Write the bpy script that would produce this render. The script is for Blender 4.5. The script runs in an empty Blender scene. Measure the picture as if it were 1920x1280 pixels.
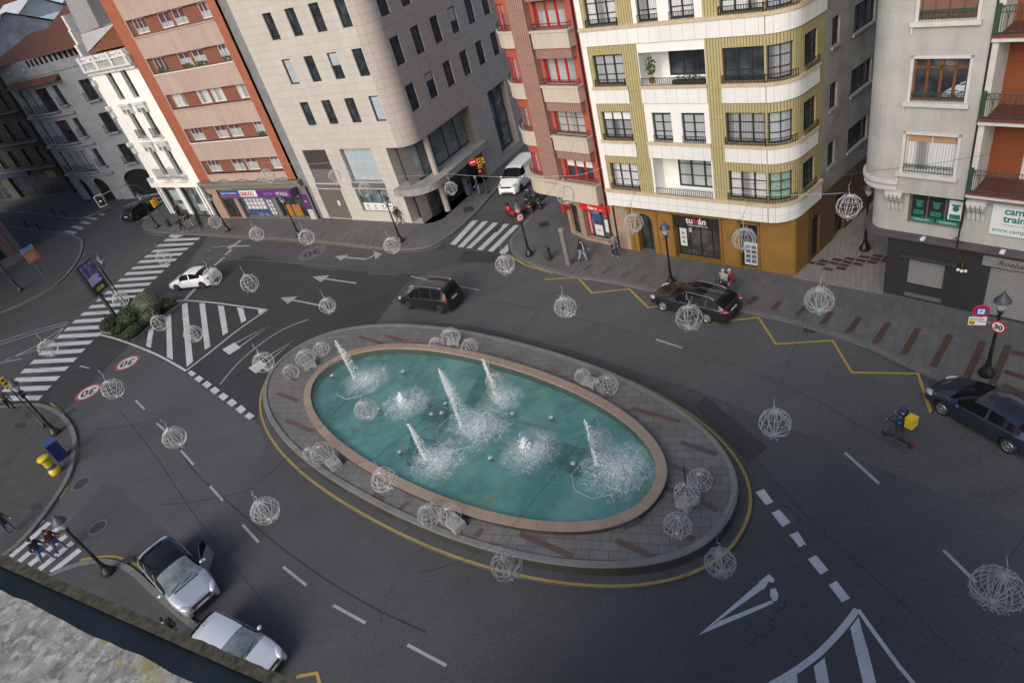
import bpy, bmesh, math, random
from mathutils import Vector, Matrix
PI=math.pi
random.seed(7)
SC=bpy.context.scene; COL=SC.collection
# ---------------------------------------------------------------- camera
CAMH=21.15; F_PX=1220.0
def _norm(v): return v/ v.length
_dn=_norm(Vector((516.0,1710.0,F_PX))); _up=-_dn
_Y=Vector((0,0,1)); _Y=_norm(_Y-_Y.dot(_up)*_up); _X=_Y.cross(_up)
ROT=Matrix((_X,_Y,_up))            # photo-camera axes (right, down, forward) to world
def ray(u,v): return ROT@Vector((u-960.0,v-640.0,F_PX))
def G(u,v,z=0.0):
    "world point of the photo's pixel on the level z"
    r=ray(u,v); t=(z-CAMH)/r.z
    return Vector((r.x*t,r.y*t,z))
cam=bpy.data.cameras.new('camera'); camo=bpy.data.objects.new('camera',cam); COL.objects.link(camo)
cam.sensor_width=36.0; cam.lens=F_PX*36.0/1920.0; cam.clip_start=0.05; cam.clip_end=1500
rx=ROT@Vector((1,0,0)); ry=ROT@Vector((0,-1,0)); rz=ROT@Vector((0,0,-1))
camo.matrix_world=Matrix(((rx.x,ry.x,rz.x,0),(rx.y,ry.y,rz.y,0),(rx.z,ry.z,rz.z,CAMH),(0,0,0,1)))
SC.camera=camo
# ---------------------------------------------------------------- light
SUN_EL=math.radians(33); SUN_DIR=Vector((-0.64,-0.77,0)).normalized()   # horizontal direction towards the sun
w=bpy.data.worlds.new('World'); SC.world=w; w.use_nodes=True
nt=w.node_tree; bg=nt.nodes['Background']
sky=nt.nodes.new('ShaderNodeTexSky'); sky.sky_type='NISHITA'; sky.sun_disc=False
sky.sun_elevation=SUN_EL; sky.sun_rotation=math.atan2(SUN_DIR.x,SUN_DIR.y)
sky.air_density=1.0; sky.dust_density=3.0; sky.ozone_density=1.0
nt.links.new(sky.outputs[0],bg.inputs[0]); bg.inputs[1].default_value=0.135
sl=bpy.data.lights.new('sun','SUN'); sl.energy=1.15; sl.angle=math.radians(40); sl.color=(1,0.96,0.90)
so=bpy.data.objects.new('sun',sl); COL.objects.link(so)
so.rotation_euler=(-(SUN_DIR*math.cos(SUN_EL)+Vector((0,0,math.sin(SUN_EL))))).to_track_quat('-Z','Y').to_euler()
SC.view_settings.view_transform='Standard'; SC.view_settings.look='None'
SC.view_settings.exposure=0.50; SC.view_settings.gamma=1.0
# ---------------------------------------------------------------- materials
MAT={}
def _new(name):
    m=bpy.data.materials.new(name); m.use_nodes=True
    n=m.node_tree.nodes; b=n['Principled BSDF']; return m,m.node_tree,n,b
def _uv(t,n,scale=(1,1,1),rot=0):
    u=n.new('ShaderNodeUVMap'); mp=n.new('ShaderNodeMapping'); t.links.new(u.outputs[0],mp.inputs[0])
    mp.inputs['Scale'].default_value=scale; mp.inputs['Rotation'].default_value=(0,0,rot); return mp.outputs[0]
def _noise(t,n,vec,scale,detail=4,rough=.6):
    x=n.new('ShaderNodeTexNoise'); x.inputs['Scale'].default_value=scale; x.inputs['Detail'].default_value=detail
    x.inputs['Roughness'].default_value=rough
    if vec is not None: t.links.new(vec,x.inputs['Vector'])
    return x.outputs[0]
def _mix(t,n,fac,a,b,mode='MIX'):
    x=n.new('ShaderNodeMix'); x.data_type='RGBA'; x.blend_type=mode
    for s,v in ((0,fac),(6,a),(7,b)):
        if hasattr(v,'is_output') or isinstance(v,bpy.types.NodeSocket): t.links.new(v,x.inputs[s])
        elif s==0: x.inputs[0].default_value=v
        else: x.inputs[s].default_value=(v[0],v[1],v[2],1)
    return x.outputs[2]
def _ramp(t,n,fac,p0,p1):
    x=n.new('ShaderNodeMapRange'); x.inputs[1].default_value=p0; x.inputs[2].default_value=p1
    t.links.new(fac,x.inputs[0]); return x.outputs[0]
def _math(t,n,op,a,b=None):
    x=n.new('ShaderNodeMath'); x.operation=op
    for i,v in enumerate((a,b)):
        if v is None: continue
        if isinstance(v,bpy.types.NodeSocket): t.links.new(v,x.inputs[i])
        else: x.inputs[i].default_value=v
    return x.outputs[0]
def _bump(t,n,b,h,strength=.3,dist=.02):
    x=n.new('ShaderNodeBump'); x.inputs['Strength'].default_value=strength; x.inputs['Distance'].default_value=dist
    t.links.new(h,x.inputs['Height']); t.links.new(x.outputs[0],b.inputs['Normal'])
def plain(name,col,rough=.6,metal=0,var=.12,scale=6,bump=0,coat=0,emit=0,spec=.5,uv=False,tall=1.0):
    "a paint, metal, cloth or stone with patchy variation of its own colour"
    if name in MAT: return MAT[name]
    m,t,n,b=_new(name)
    b.inputs['Roughness'].default_value=rough; b.inputs['Metallic'].default_value=metal
    b.inputs['Specular IOR Level'].default_value=spec
    if coat: b.inputs['Coat Weight'].default_value=coat; b.inputs['Coat Roughness'].default_value=.05
    if emit: b.inputs['Emission Strength'].default_value=emit; b.inputs['Emission Color'].default_value=(*col,1)
    if var:
        if uv: v=_uv(t,n,(1,tall,1))
        else: v=n.new('ShaderNodeTexCoord').outputs['Object']
        f=_noise(t,n,v,scale,5)
        f=_ramp(t,n,f,.3,.7)
        lo=[c*(1-var) for c in col]; hi=[min(1,c*(1+var)) for c in col]
        c=_mix(t,n,f,lo,hi); t.links.new(c,b.inputs['Base Color'])
        if bump: _bump(t,n,b,_noise(t,n,v,scale*6,3),bump)
    else: b.inputs['Base Color'].default_value=(*col,1)
    MAT[name]=m; return m
def tiles(name,c1,c2,mortar,tw,th,gap=.01,rot=0,off=.5,rough=.7,stain=.25,bump=.25,squash=1,spec=.4):
    "slabs, panels or bricks laid in the surface's own metres (UV), with streaks and stains"
    if name in MAT: return MAT[name]
    m,t,n,b=_new(name); v=_uv(t,n,(1,1,1),rot)
    br=n.new('ShaderNodeTexBrick'); t.links.new(v,br.inputs['Vector'])
    br.inputs['Color1'].default_value=(*c1,1); br.inputs['Color2'].default_value=(*c2,1); br.inputs['Mortar'].default_value=(*mortar,1)
    br.inputs['Scale'].default_value=1; br.inputs['Mortar Size'].default_value=gap; br.inputs['Brick Width'].default_value=tw; br.inputs['Row Height'].default_value=th
    br.inputs['Mortar Smooth'].default_value=.2; br.inputs['Bias'].default_value=0; br.offset=off
    f=_ramp(t,n,_noise(t,n,v,.55,6,.65),.32,.72)
    vs=_uv(t,n,(1.6,.22,1),rot); g=_ramp(t,n,_noise(t,n,vs,1.2,5,.6),.4,.75)
    fine=_ramp(t,n,_noise(t,n,v,22,3),.3,.7)
    k=_math(t,n,'ADD',_math(t,n,'MULTIPLY',f,.5),_math(t,n,'MULTIPLY',g,.5))
    c=_mix(t,n,_math(t,n,'MULTIPLY',k,stain),br.outputs[0],[x*.45 for x in c1])
    c=_mix(t,n,_math(t,n,'MULTIPLY',fine,.10),c,[x*.6 for x in c1])
    t.links.new(c,b.inputs['Base Color']); b.inputs['Roughness'].default_value=rough; b.inputs['Specular IOR Level'].default_value=spec
    if bump:
        inv=_math(t,n,'SUBTRACT',1,br.outputs[1]); _bump(t,n,b,inv,bump,.01)
    MAT[name]=m; return m
def ribbed(name,col,dark,w=.14,rough=.6,joint=1.5):
    "vertical ribs along the wall (UV metres) with a thin horizontal joint"
    if name in MAT: return MAT[name]
    m,t,n,b=_new(name); v=_uv(t,n)
    sp=n.new('ShaderNodeSeparateXYZ'); t.links.new(v,sp.inputs[0])
    fr=_math(t,n,'FRACT',_math(t,n,'DIVIDE',sp.outputs[0],w))
    tri=_math(t,n,'ABSOLUTE',_math(t,n,'SUBTRACT',fr,.5))       # 0 mid .5 edge
    line=_ramp(t,n,tri,.36,.46)
    f2=_math(t,n,'FRACT',_math(t,n,'DIVIDE',sp.outputs[1],joint)); l2=_math(t,n,'LESS_THAN',f2,.012)
    li=_math(t,n,'MAXIMUM',line,_math(t,n,'MULTIPLY',l2,.6))
    f=_ramp(t,n,_noise(t,n,v,1.4,5),.3,.7)
    base=_mix(t,n,f,[c*.86 for c in col],col)
    c=_mix(t,n,li,base,dark); t.links.new(c,b.inputs['Base Color']); b.inputs['Roughness'].default_value=rough
    _bump(t,n,b,_math(t,n,'SUBTRACT',1,line),.6,.03)
    MAT[name]=m; return m
def asphalt(name,col,crack=.5,var=.3,seed=0.0):
    if name in MAT: return MAT[name]
    m,t,n,b=_new(name); tc=n.new('ShaderNodeTexCoord'); mp=n.new('ShaderNodeMapping'); t.links.new(tc.outputs['Object'],mp.inputs[0])
    mp.inputs['Location'].default_value=(seed,seed*2,0); v=mp.outputs[0]
    big=_ramp(t,n,_noise(t,n,v,.13,5,.6),.3,.72); mid=_ramp(t,n,_noise(t,n,v,.9,5,.65),.3,.75); fine=_noise(t,n,v,38,3,.7)
    # wheel-worn streaks run with the traffic
    mp2=n.new('ShaderNodeMapping'); t.links.new(v,mp2.inputs[0]); mp2.inputs['Rotation'].default_value=(0,0,math.radians(47)); mp2.inputs['Scale'].default_value=(.10,.9,1)
    st=_ramp(t,n,_noise(t,n,mp2.outputs[0],.8,4),.35,.7)
    c=_mix(t,n,big,[x*(1-var) for x in col],[x*(1+var) for x in col])
    c=_mix(t,n,_math(t,n,'MULTIPLY',st,.35),c,[x*1.5 for x in col])
    c=_mix(t,n,_math(t,n,'MULTIPLY',mid,.30),c,[x*.55 for x in col])
    gr=_noise(t,n,v,9,3,.7); c=_mix(t,n,_math(t,n,'MULTIPLY',_ramp(t,n,gr,.5,.72),.42),c,[x*1.8 for x in col]); c=_mix(t,n,_math(t,n,'MULTIPLY',_ramp(t,n,gr,.48,.3),.42),c,[x*.5 for x in col]); sp=_ramp(t,n,fine,.52,.80); c=_mix(t,n,_math(t,n,'MULTIPLY',sp,.55),c,[min(1,x*2.6) for x in col])
    dk=_ramp(t,n,fine,.46,.28); c=_mix(t,n,_math(t,n,'MULTIPLY',dk,.5),c,[x*.4 for x in col])
    # tar cracks
    wn=n.new('ShaderNodeTexNoise'); wn.inputs['Scale'].default_value=1.4; wn.inputs['Detail'].default_value=5; t.links.new(v,wn.inputs['Vector'])
    wv=n.new('ShaderNodeVectorMath'); wv.operation='MULTIPLY_ADD'; t.links.new(wn.outputs[1],wv.inputs[0]); wv.inputs[1].default_value=(1.1,1.1,0); t.links.new(v,wv.inputs[2])
    vo=n.new('ShaderNodeTexVoronoi'); vo.feature='DISTANCE_TO_EDGE'; vo.inputs['Scale'].default_value=.22; t.links.new(wv.outputs[0],vo.inputs['Vector'])
    ln=_ramp(t,n,vo.outputs['Distance'],.0035,.001); msk=_ramp(t,n,_noise(t,n,v,.21,2),.47,.56)
    c=_mix(t,n,_math(t,n,'MULTIPLY',_math(t,n,'MULTIPLY',ln,msk),crack),c,[x*.25 for x in col])
    # small dark oil drips
    vo2=n.new('ShaderNodeTexVoronoi'); vo2.inputs['Scale'].default_value=.55; t.links.new(v,vo2.inputs['Vector'])
    sp2=_ramp(t,n,vo2.outputs['Distance'],.07,.03); c=_mix(t,n,_math(t,n,'MULTIPLY',sp2,.35),c,[x*.4 for x in col])
    t.links.new(c,b.inputs['Base Color']); b.inputs['Roughness'].default_value=.82; b.inputs['Specular IOR Level'].default_value=.35
    _bump(t,n,b,fine,.35,.01)
    MAT[name]=m; return m
def marking(name,col,wear=.5):
    "road paint, chipped and scuffed so that the tarmac shows through"
    if name in MAT: return MAT[name]
    m,t,n,b=_new(name); v=n.new('ShaderNodeTexCoord').outputs['Object']
    f=_ramp(t,n,_noise(t,n,v,7,6,.7),.58,.68); g=_ramp(t,n,_noise(t,n,v,.8,3),.3,.7); h=_ramp(t,n,_noise(t,n,v,30,3),.3,.7)
    c=_mix(t,n,g,[x*.78 for x in col],col); c=_mix(t,n,_math(t,n,'MULTIPLY',h,.22),c,[x*.55 for x in col])
    c=_mix(t,n,_math(t,n,'MULTIPLY',f,wear),c,(.06,.06,.065))
    t.links.new(c,b.inputs['Base Color']); b.inputs['Roughness'].default_value=.7
    MAT[name]=m; return m
def curtain(name,col,dark,w=.11,amp=1.0):
    "a window pane with a pleated curtain close behind it"
    if name in MAT: return MAT[name]
    m,t,n,b=_new(name); v=_uv(t,n); sp=n.new('ShaderNodeSeparateXYZ'); t.links.new(v,sp.inputs[0])
    oi=n.new('ShaderNodeObjectInfo')
    wob=_math(t,n,'ADD',_math(t,n,'MULTIPLY',_noise(t,n,v,2.2,2),.10),_math(t,n,'MULTIPLY',oi.outputs['Random'],3))
    s=_math(t,n,'SINE',_math(t,n,'MULTIPLY',_math(t,n,'ADD',sp.outputs[0],wob),2*PI/w))
    f=_ramp(t,n,s,-1,1); gap=_ramp(t,n,_math(t,n,'SINE',_math(t,n,'MULTIPLY',_math(t,n,'ADD',sp.outputs[0],_math(t,n,'MULTIPLY',oi.outputs['Random'],5)),3.1)),.55,.95)
    c=_mix(t,n,_math(t,n,'MULTIPLY',f,amp),[x*.62 for x in col],col); c=_mix(t,n,_math(t,n,'MULTIPLY',gap,.7),c,dark)
    t.links.new(c,b.inputs['Base Color']); b.inputs['Roughness'].default_value=.9
    b.inputs['Coat Weight'].default_value=1; b.inputs['Coat Roughness'].default_value=.03
    MAT[name]=m; return m
def glass(name,col=(.02,.025,.03),rough=.05,vary=.6):
    "a pane over a dim room: glossy, with vague shapes of what is inside"
    if name in MAT: return MAT[name]
    m,t,n,b=_new(name); v=_uv(t,n); oi=n.new('ShaderNodeObjectInfo')
    ad=n.new('ShaderNodeVectorMath'); ad.operation='ADD'; t.links.new(v,ad.inputs[0]); cb=n.new('ShaderNodeCombineXYZ'); t.links.new(_math(t,n,'MULTIPLY',oi.outputs['Random'],40),cb.inputs[0]); t.links.new(cb.outputs[0],ad.inputs[1])
    f=_ramp(t,n,_noise(t,n,ad.outputs[0],1.1,3,.55),.42,.75)
    c=_mix(t,n,_math(t,n,'MULTIPLY',f,vary),col,[min(1,x*4+.02) for x in col]); t.links.new(c,b.inputs['Base Color'])
    b.inputs['Roughness'].default_value=rough; b.inputs['Specular IOR Level'].default_value=.7
    MAT[name]=m; return m
# ---------------------------------------------------------------- mesh kit
class MB:
    def __init__(s): s.v=[]; s.f=[]; s.m=[]; s.uv=[]
    def _auto(s,pts):
        a=pts[0]; nrm=Vector((0,0,0))
        for i in range(1,len(pts)-1): nrm+=(pts[i]-a).cross(pts[i+1]-a)
        x,y,z=abs(nrm.x),abs(nrm.y),abs(nrm.z)
        if z>=x and z>=y: return [(p.x,p.y) for p in pts]
        if y>=x: return [(p.x,p.z) for p in pts]
        return [(p.y,p.z) for p in pts]
    def face(s,pts,m=0,uv=None):
        pts=[Vector(p) for p in pts]; k=len(s.v); s.v+=pts; s.f.append(list(range(k,k+len(pts)))); s.m.append(m); s.uv.append(uv or s._auto(pts))
    def grid(s,rows,m=0,uvs=None,closed=False):
        "rows of equal length points, shared vertices"
        k=len(s.v); nr=len(rows); nc=len(rows[0])
        for r in rows: s.v+=[Vector(p) for p in r]
        for i in range(nr-1):
            for j in range(nc if closed else nc-1):
                a=k+i*nc+j; b=k+i*nc+(j+1)%nc; c=b+nc; d=a+nc
                s.f.append([a,b,c,d]); s.m.append(m(i,j) if callable(m) else m)
                s.uv.append(s._auto([s.v[q] for q in (a,b,c,d)]))
    def box(s,x0,x1,y0,y1,z0,z1,m=0,skip=''):
        p=lambda x,y,z:(x,y,z)
        if 'f' not in skip: s.face([p(x0,y0,z0),p(x1,y0,z0),p(x1,y0,z1),p(x0,y0,z1)],m)
        if 'k' not in skip: s.face([p(x1,y1,z0),p(x0,y1,z0),p(x0,y1,z1),p(x1,y1,z1)],m)
        s.face([p(x0,y1,z0),p(x0,y0,z0),p(x0,y0,z1),p(x0,y1,z1)],m); s.face([p(x1,y0,z0),p(x1,y1,z0),p(x1,y1,z1),p(x1,y0,z1)],m)
        s.face([p(x0,y0,z1),p(x1,y0,z1),p(x1,y1,z1),p(x0,y1,z1)],m)
        if 'b' not in skip: s.face([p(x0,y1,z0),p(x1,y1,z0),p(x1,y0,z0),p(x0,y0,z0)],m)
    def prism(s,poly,z0,z1,m=0,bottom=False,msides=None):
        poly=[Vector((p[0],p[1],0)) for p in poly]
        ar=sum(poly[i].x*poly[(i+1)%len(poly)].y-poly[(i+1)%len(poly)].x*poly[i].y for i in range(len(poly)))
        if ar<0: poly=poly[::-1]
        s.face([(p.x,p.y,z1) for p in poly],m)
        if bottom: s.face([(p.x,p.y,z0) for p in poly[::-1]],m)
        d=0
        for i in range(len(poly)):
            a,b=poly[i],poly[(i+1)%len(poly)]; L=(b-a).length
            s.face([(a.x,a.y,z0),(b.x,b.y,z0),(b.x,b.y,z1),(a.x,a.y,z1)],m if msides is None else msides,[(d,z0),(d+L,z0),(d+L,z1),(d,z1)]); d+=L
    def tube(s,path,r,n=8,m=0,caps=True):
        path=[Vector(p) for p in path]; rs=r if isinstance(r,(list,tuple)) else [r]*len(path); rows=[]
        for i,p in enumerate(path):
            d=(path[min(i+1,len(path)-1)]-path[max(i-1,0)]).normalized()
            a=d.cross(Vector((0,0,1)) if abs(d.z)<.95 else Vector((1,0,0))).normalized(); b=d.cross(a)
            rows.append([p+(a*math.cos(2*PI*k/n)+b*math.sin(2*PI*k/n))*rs[i] for k in range(n)])
        s.grid(rows,m,closed=True)
        if caps: s.face(rows[0][::-1],m); s.face(rows[-1],m)
    def lathe(s,prof,n=14,c=(0,0,0),m=0):
        c=Vector(c); rows=[[c+Vector((r*math.cos(2*PI*k/n),r*math.sin(2*PI*k/n),z)) for k in range(n)] for r,z in prof]
        s.grid(rows,m,closed=True)
        s.face(rows[0][::-1],m); s.face(rows[-1],m)
    def ball(s,c,r,n=10,rings=6,m=0):
        c=Vector(c); r=r if isinstance(r,(tuple,list)) else (r,r,r)
        rows=[]
        for i in range(rings+1):
            a=-PI/2+PI*i/rings; cr=max(math.cos(a),.02)
            rows.append([c+Vector((r[0]*cr*math.cos(2*PI*k/n),r[1]*cr*math.sin(2*PI*k/n),r[2]*math.sin(a))) for k in range(n)])
        s.grid(rows,m,closed=True)
    def blob(s,c,r,m=0):
        "tiny 8-sided drop"
        c=Vector(c); k=len(s.v)
        for d in ((1,0,0),(0,1,0),(-1,0,0),(0,-1,0),(0,0,1.3),(0,0,-1.3)): s.v.append(c+Vector(d)*r)
        for f in ((0,1,4),(1,2,4),(2,3,4),(3,0,4),(1,0,5),(2,1,5),(3,2,5),(0,3,5)): s.f.append([k+q for q in f]); s.m.append(m); s.uv.append([(0,0)]*3)
    def xform(s,M): s.v=[M@p for p in s.v]
    def mesh(s,name,mats,smooth=False):
        me=bpy.data.meshes.new(name); me.from_pydata([tuple(p) for p in s.v],[],s.f)
        for mt in (mats if isinstance(mats,(list,tuple)) else [mats]): me.materials.append(mt)
        me.polygons.foreach_set('material_index',s.m)
        uvl=me.uv_layers.new(name='UVMap'); flat=[c for u in s.uv for p in u for c in p]
        if len(flat)==2*len(me.loops): uvl.data.foreach_set('uv',flat)
        if smooth: me.polygons.foreach_set('use_smooth',[True]*len(me.polygons))
        me.update(); return me
    def build(s,name,mats,parent=None,smooth=False,loc=(0,0,0),rot=None):
        o=bpy.data.objects.new(name,s.mesh(name,mats,smooth)); COL.objects.link(o); o.location=loc
        if rot is not None: o.rotation_euler=rot
        if parent is not None: o.parent=parent
        return o
def put(name,me,parent=None,loc=(0,0,0),rot=None,scale=None):
    o=bpy.data.objects.new(name,me); COL.objects.link(o); o.location=loc
    if rot is not None: o.rotation_euler=rot
    if scale is not None: o.scale=scale
    if parent is not None: o.parent=parent
    return o
def tag(o,label,cat,group=None):
    o['label']=label; o['category']=cat
    if group: o['group']=group
    return o
def thing(name,label,cat,loc=(0,0,0),rz=0,group=None):
    o=bpy.data.objects.new(name,None); COL.objects.link(o); o.empty_display_size=.3
    o.location=loc; o.rotation_euler=(0,0,rz); return tag(o,label,cat,group)
def structure(o,kind='structure'): o['kind']=kind; return o
def copy_tree(o,parent=None):
    c=o.copy(); COL.objects.link(c)
    if parent is not None: c.parent=parent
    for ch in list(o.children): copy_tree(ch,c)
    return c
def text(name,s,size,loc,mat,parent,rot=(PI/2,0,0),extrude=.004,align='LEFT',squash=1.0,bold=0.0,slant=0):
    cu=bpy.data.curves.new(name,'FONT'); cu.body=s; cu.size=size; cu.extrude=extrude; cu.align_x=align; cu.offset=bold; cu.shear=slant
    cu.resolution_u=3
    ob=bpy.data.objects.new(name,cu); COL.objects.link(ob)
    dg=bpy.context.evaluated_depsgraph_get(); me=bpy.data.meshes.new_from_object(ob.evaluated_get(dg))
    bpy.data.objects.remove(ob); bpy.data.curves.remove(cu)
    me.materials.clear(); me.materials.append(mat)
    o=put(name,me,parent,loc,rot,(squash,1,1)); return o
# ---- a wall line: straight runs and arcs in a building's own plan; s runs along it in metres
class Path:
    def __init__(s,start,segs):
        "segs: ('L',length) or ('A',radius,degrees) turning left (away from the street)"
        s.seg=[]; p=Vector((start[0],start[1])); a=0.0; d=0.0
        if len(start)>2: a=math.radians(start[2])
        for g in segs:
            if g[0]=='L': s.seg.append(('L',d,d+g[1],p.copy(),a)); p=p+Vector((math.cos(a),math.sin(a)))*g[1]; d+=g[1]
            else:
                R,th=g[1],math.radians(g[2]); L=abs(R*th); sg=1 if th>0 else -1
                s.seg.append(('A',d,d+L,p.copy(),a,R,sg))
                c=p+Vector((-math.sin(a),math.cos(a)))*R*sg; a2=a+th
                p=c-Vector((-math.sin(a2),math.cos(a2)))*R*sg; a=a2; d+=L
        s.len=d; s.s0=0.0
    def at(s,q):
        q=q-s.s0
        g=next((g for g in s.seg if q<=g[2]+1e-6),s.seg[-1])
        if q<0: g=s.seg[0]
        t=q-g[1]
        if g[0]=='L': a=g[4]; p=g[3]+Vector((math.cos(a),math.sin(a)))*t
        else:
            R,sg=g[5],g[6]; c=g[3]+Vector((-math.sin(g[4]),math.cos(g[4])))*R*sg; a=g[4]+sg*t/R
            p=c-Vector((-math.sin(a),math.cos(a)))*R*sg
        return p,a
    def pt(s,q,d,z):
        p,a=s.at(q); return Vector((p.x+math.sin(a)*d,p.y-math.cos(a)*d,z))
    def cuts(s,q0,q1):
        c=[q0,q1]
        for g in s.seg:
            a,b=g[1]+s.s0,g[2]+s.s0
            c+= [x for x in (a,b) if q0+1e-4<x<q1-1e-4]
            if g[0]=='A':
                k=max(3,int(abs((g[2]-g[1])/g[5])/math.radians(9)))
                c+=[a+(b-a)*i/k for i in range(1,k) if q0+1e-4<a+(b-a)*i/k<q1-1e-4]
        return sorted(set(round(x,5) for x in c))
def ribbon(mb,P,s0,s1,z0,z1,d0,d1,m=0,mt=None,ends=True,back=False):
    "a band along the wall from depth d0 (in) to d1 (out)"
    mt=m if mt is None else mt; c=P.cuts(s0,s1)
    for a,b in zip(c,c[1:]):
        mb.face([P.pt(a,d1,z0),P.pt(b,d1,z0),P.pt(b,d1,z1),P.pt(a,d1,z1)],m,[(a,z0),(b,z0),(b,z1),(a,z1)])
        mb.face([P.pt(a,d1,z1),P.pt(b,d1,z1),P.pt(b,d0,z1),P.pt(a,d0,z1)],mt)
        mb.face([P.pt(a,d0,z0),P.pt(b,d0,z0),P.pt(b,d1,z0),P.pt(a,d1,z0)],mt)
        if back: mb.face([P.pt(b,d0,z0),P.pt(a,d0,z0),P.pt(a,d0,z1),P.pt(b,d0,z1)],m)
    if ends:
        for a,fl in ((s0,1),(s1,0)):
            q=[P.pt(a,d0,z0),P.pt(a,d1,z0),P.pt(a,d1,z1),P.pt(a,d0,z1)]
            mb.face(q if fl else q[::-1],m,[(d0,z0),(d1,z0),(d1,z1),(d0,z1)] if fl else [(d0,z1),(d1,z1),(d1,z0),(d0,z0)])
def wall(mb,P,s0,s1,z0,z1,holes,depth=.25,m=0,mr=None,d=0.0):
    "wall face with openings (s0,s1,z0,z1[,depth]) and their reveals"
    mr=m if mr is None else mr
    ss=sorted(set([s0,s1]+[x for h in holes for x in h[:2] if s0<x<s1])); zz=sorted(set([z0,z1]+[x for h in holes for x in h[2:4] if z0<x<z1]))
    for a,b in zip(ss,ss[1:]):
        cz=None
        for u,v in zip(zz,zz[1:]):
            ca,cv=(a+b)/2,(u+v)/2
            if any(h[0]<ca<h[1] and h[2]<cv<h[3] for h in holes): continue
            c=P.cuts(a,b)
            for e,f in zip(c,c[1:]): mb.face([P.pt(e,d,u),P.pt(f,d,u),P.pt(f,d,v),P.pt(e,d,v)],m,[(e,u),(f,u),(f,v),(e,v)])
    for h in holes:
        dp=d-(h[4] if len(h)>4 else depth); a,b,u,v=h[:4]
        mb.face([P.pt(a,d,u),P.pt(a,d,v),P.pt(a,dp,v),P.pt(a,dp,u)],mr); mb.face([P.pt(b,d,v),P.pt(b,d,u),P.pt(b,dp,u),P.pt(b,dp,v)],mr)
        c=P.cuts(a,b)
        for e,f in zip(c,c[1:]):
            mb.face([P.pt(e,d,v),P.pt(f,d,v),P.pt(f,dp,v),P.pt(e,dp,v)],mr); mb.face([P.pt(f,d,u),P.pt(e,d,u),P.pt(e,dp,u),P.pt(f,dp,u)],mr)
def frame_of(a,b,off=0.0):
    "plan frame of a facade: origin, rotation about z, with the street on the local -Y side"
    a=Vector((a[0],a[1])); b=Vector((b[0],b[1])); u=(b-a).normalized(); n=Vector((u.y,-u.x))
    return a+n*off, math.atan2(u.y,u.x)
# ================================================================ ground
ASPH=asphalt('asphalt',(.060,.060,.062)); ASPH_D=asphalt('asphalt_dark',(.036,.036,.038),.3,.22,31.0); ASPH_L=asphalt('asphalt_worn',(.068,.067,.069),.4,.22,57.0)
WHT=marking('road_paint_white',(.52,.52,.53)); WHT2=marking('road_paint_white_worn',(.34,.34,.35),.9); WHT3=marking('road_paint_white_faded',(.12,.12,.124),.7)
YEL=marking('road_paint_yellow',(.42,.29,.05)); YEL2=marking('road_paint_yellow_faded',(.22,.17,.06),.8); REDP=marking('road_paint_red',(.30,.06,.06)); BLKP=marking('road_paint_black',(.04,.04,.045))
KERB=tiles('kerb_granite',(.16,.16,.157),(.13,.13,.127),(.05,.05,.05),1.0,.5,.012,0,0,.8,.5)
SLAB=tiles('pavement_slab',(.138,.136,.133),(.115,.113,.11),(.072,.071,.069),.62,.42,.012,math.radians(-48),.5,.75,.65)
SLAB2=tiles('pavement_slab_left',(.078,.077,.075),(.066,.065,.064),(.045,.045,.044),.62,.42,.012,math.radians(35),.5,.75,.65)
BROWN=plain('brown_strip_stone',(.068,.036,.028),.75,0,.2,3)
ground=MB(); ground.face([(-260,-60,0),(200,-60,0),(200,420,0),(-260,420,0)])
structure(ground.build('road',ASPH))
def smooth(pts,it=2,closed=False):
    for _ in range(it):
        q=[] if closed else [pts[0]]
        n=len(pts)
        for i in range(n if closed else n-1):
            a,b=pts[i],pts[(i+1)%n]; q+=[a*.75+b*.25,a*.25+b*.75]
        if not closed: q.append(pts[-1])
        pts=q
    return pts
def gp(px,z=0.0): return [G(x,y,z) for x,y in px]
def flat(name,polys,mat,z=.004,kind=True,parent=None):
    mb=MB()
    for p in polys:
        q=[Vector((v.x,v.y,z)) for v in p]
        a=sum(q[i].x*q[(i+1)%len(q)].y-q[(i+1)%len(q)].x*q[i].y for i in range(len(q)))
        mb.face(q if a>0 else q[::-1])
    o=mb.build(name,mat,parent)
    return structure(o) if kind else o
def band(pts,wd,closed=False):
    "quads along a ground polyline"
    out=[]; n=len(pts); L=[];R=[]
    for i in range(n):
        a=pts[(i-1)%n] if (closed or i>0) else pts[i]; b=pts[(i+1)%n] if (closed or i<n-1) else pts[i]
        d=(b-a); d.z=0; d.normalize(); nn=Vector((-d.y,d.x,0))*wd/2; L.append(pts[i]+nn); R.append(pts[i]-nn)
    for i in range(n if closed else n-1): j=(i+1)%n; out.append([L[i],R[i],R[j],L[j]])
    return out
# darker and paler sheets of resurfaced tarmac
flat('asphalt_patch',[gp([(352,437),(392,440),(250,640),(120,770),(-20,790),(-60,720),(30,745)])],ASPH_D,.003)
flat('asphalt_patch',[gp([(345,560),(390,500),(470,478),(600,505),(790,515),(760,532),(700,612),(620,632),(552,662),(500,712),(480,790),(350,700),(250,645),(205,628),(330,560)])],ASPH_D,.0035)
flat('asphalt_patch',[gp([(385,442),(640,458),(790,468),(840,470),(760,505),(600,492),(470,468),(395,490),(350,500)])],ASPH_L,.002)
ASPH_R=asphalt('asphalt_pale_warm',(.079,.079,.078),.5,.24,83.0); ASPH_V=asphalt('asphalt_violet',(.068,.067,.072),.3,.2,11.0)
flat('asphalt_patch',[smooth(gp([(790,516),(870,488),(1000,500),(1230,545),(1500,603),(1700,690),(1830,790),(1990,930),(1990,1010),(1700,900),(1480,800),(1330,740),(1180,690),(1000,635),(840,600),(700,612)]),1)],ASPH_R,.0014)
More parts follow.
